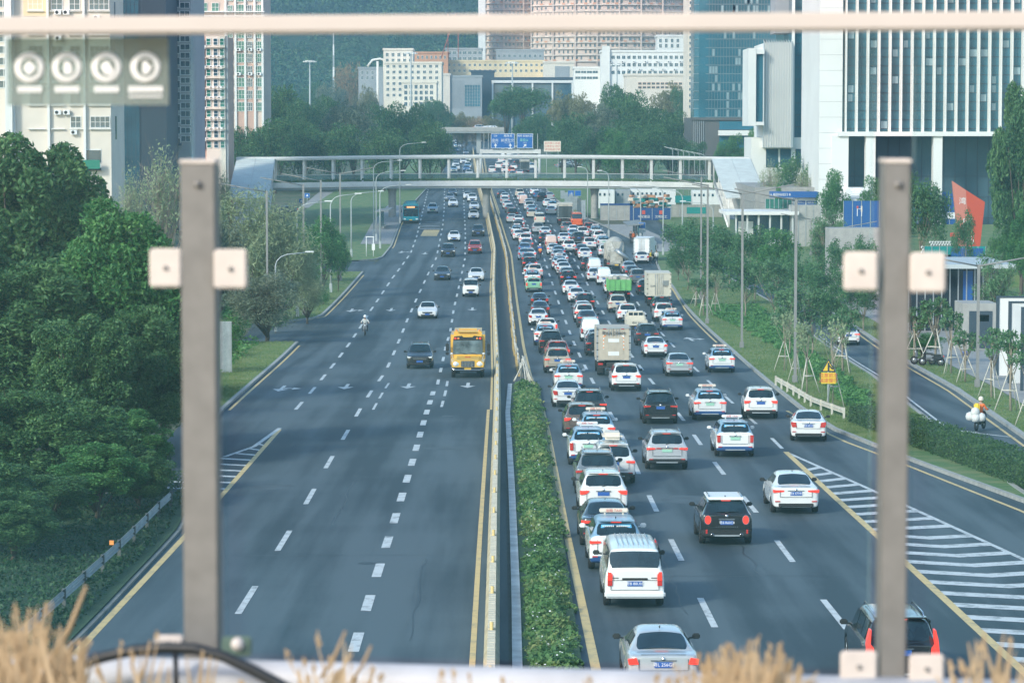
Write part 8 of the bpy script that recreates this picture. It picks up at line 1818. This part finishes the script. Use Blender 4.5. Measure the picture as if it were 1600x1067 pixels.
# cable
t = thing('cable', 'black corrugated cable looping over the bottom rail at lower left', 'cable', fp(250, 1020, -.1)); o = Vector(t.location); pts = []; rs = []
P4 = [(60, 1062), (110, 1043), (160, 1026), (210, 1015), (260, 1011), (305, 1013), (350, 1025), (395, 1046), (440, 1070), (480, 1095)]
for i in range(len(P4)-1):
    for j in range(14):
        u = j/14; x = P4[i][0]*(1-u)+P4[i+1][0]*u; y = P4[i][1]*(1-u)+P4[i+1][1]*u; pts.append(fp(x, y, -.1) - o); rs.append(.0078 + .0012*(j % 2))
mb = MB(); mb.tube(pts, rs, 10); mb.build('sheath', mat('cable_black', (.02, .025, .028), .5), t); mb = MB(); mb.cyl(fp(274, 1015, -.06)-o, fp(276, 1100, -.06)-o, .004, 6); mb.build('cable_tie', M_TRIM, t)
# dry grass
M_DRY = leafmat('dry_grass_blade', (.36, .25, .14), (.56, .42, .26), (.74, .60, .42), .35)
def dry(label, px0, px1, n, top, spread=26, seed=1, base=1110, dy=-.35):
    rr = random.Random(seed); mb = MB(); xm = (px0+px1)/2
    for _ in range(n):
        px = rr.uniform(px0, px1); e = 1 - abs(px-xm)/((px1-px0)/2+1); h = base - (base-top)*rr.uniform(.45, 1)*(.55+.45*e); lean = rr.gauss(0, spread) ; d = dy + rr.uniform(-.15, .15)
        a = fp(px, base, d); b = fp(px+lean*.4, (base+h)/2, d+.01); c = fp(px+lean, h, d+.02); w_ = rr.uniform(.0015, .0042); k = len(mb.v)
        mb.add([a-Vector((w_,0,0)), a+Vector((w_,0,0)), b+Vector((w_,0,0)), b-Vector((w_,0,0)), c+Vector((w_*.3,0,0)), c-Vector((w_*.3,0,0))], [(0,1,2,3),(3,2,4,5)])
        if rr.random() < .4:
            for q in range(5): u = rr.uniform(.6, 1); p = b.lerp(c, u); mb.add([p, p+Vector((rr.uniform(-.006,.006), 0, .008)), p+Vector((rr.uniform(-.003,.003), 0, .014))], [(0,1,2)])
    tag(mb.build('dry_grass', M_DRY), label, 'dry grass', kind='stuff')
dry('blurred dry golden grass in the bottom left corner', -40, 130, 150, 930, 24, 1); dry('sparse dry stalks rising over the cable', 120, 330, 16, 960, 20, 2); dry('few dry stalks above the bottom rail left of centre', 470, 580, 22, 985, 24, 3)
dry('blurred dry golden grass covering the silver sedan bottom right of centre', 1080, 1245, 150, 990, 22, 4); dry('scattered dry stalks at the bottom right corner', 1480, 1620, 26, 975, 18, 5); dry('low dry tufts under the bottom rail', 330, 1080, 24, 1035, 16, 6)
for (x0, y0, x1, y1, w_) in ((75, 1045, 135, 915, .0045), (210, 1085, 235, 1000, .003), (545, 1070, 580, 1008, .003), (500, 1060, 540, 985, .003)):
    mb = MB(); mb.tube([fp(x0, y0, -.3), fp((x0+x1)/2+4, (y0+y1)/2, -.3), fp(x1, y1, -.3)], [w_, w_*.9, w_*.6], 6); tag(mb.build('dry_stalk', M_DRY), f'thick dry stalk leaning right at x {x0} of the bottom edge'.replace(f'at x {x0} of', {75: 'from the left corner clump above', 210: 'beside the cable at', 545: 'left of centre, right one of two at', 500: 'left of centre, left one of two at'}[x0]), 'dry stalk')
# ---------------------------------------------------------------- haze
def haze():
    mb = MB(); mb.bb(-1400, 1400, -30, 2950, -12, 330); m = bpy.data.materials.new('haze'); m.use_nodes = True; n = m.node_tree.nodes; l = m.node_tree.links; n.remove(n['Principled BSDF'])
    v = n.new('ShaderNodeVolumePrincipled'); v.inputs['Color'].default_value = (.38, .75, 1, 1); v.inputs['Density'].default_value = HAZE; v.inputs['Anisotropy'].default_value = .1; l.new(v.outputs[0], n['Material Output'].inputs['Volume'])
    o = mb.build('haze', m); tag(o, 'thin bluish air haze over the whole valley', 'haze', kind='stuff')
HAZE = .00021
haze()
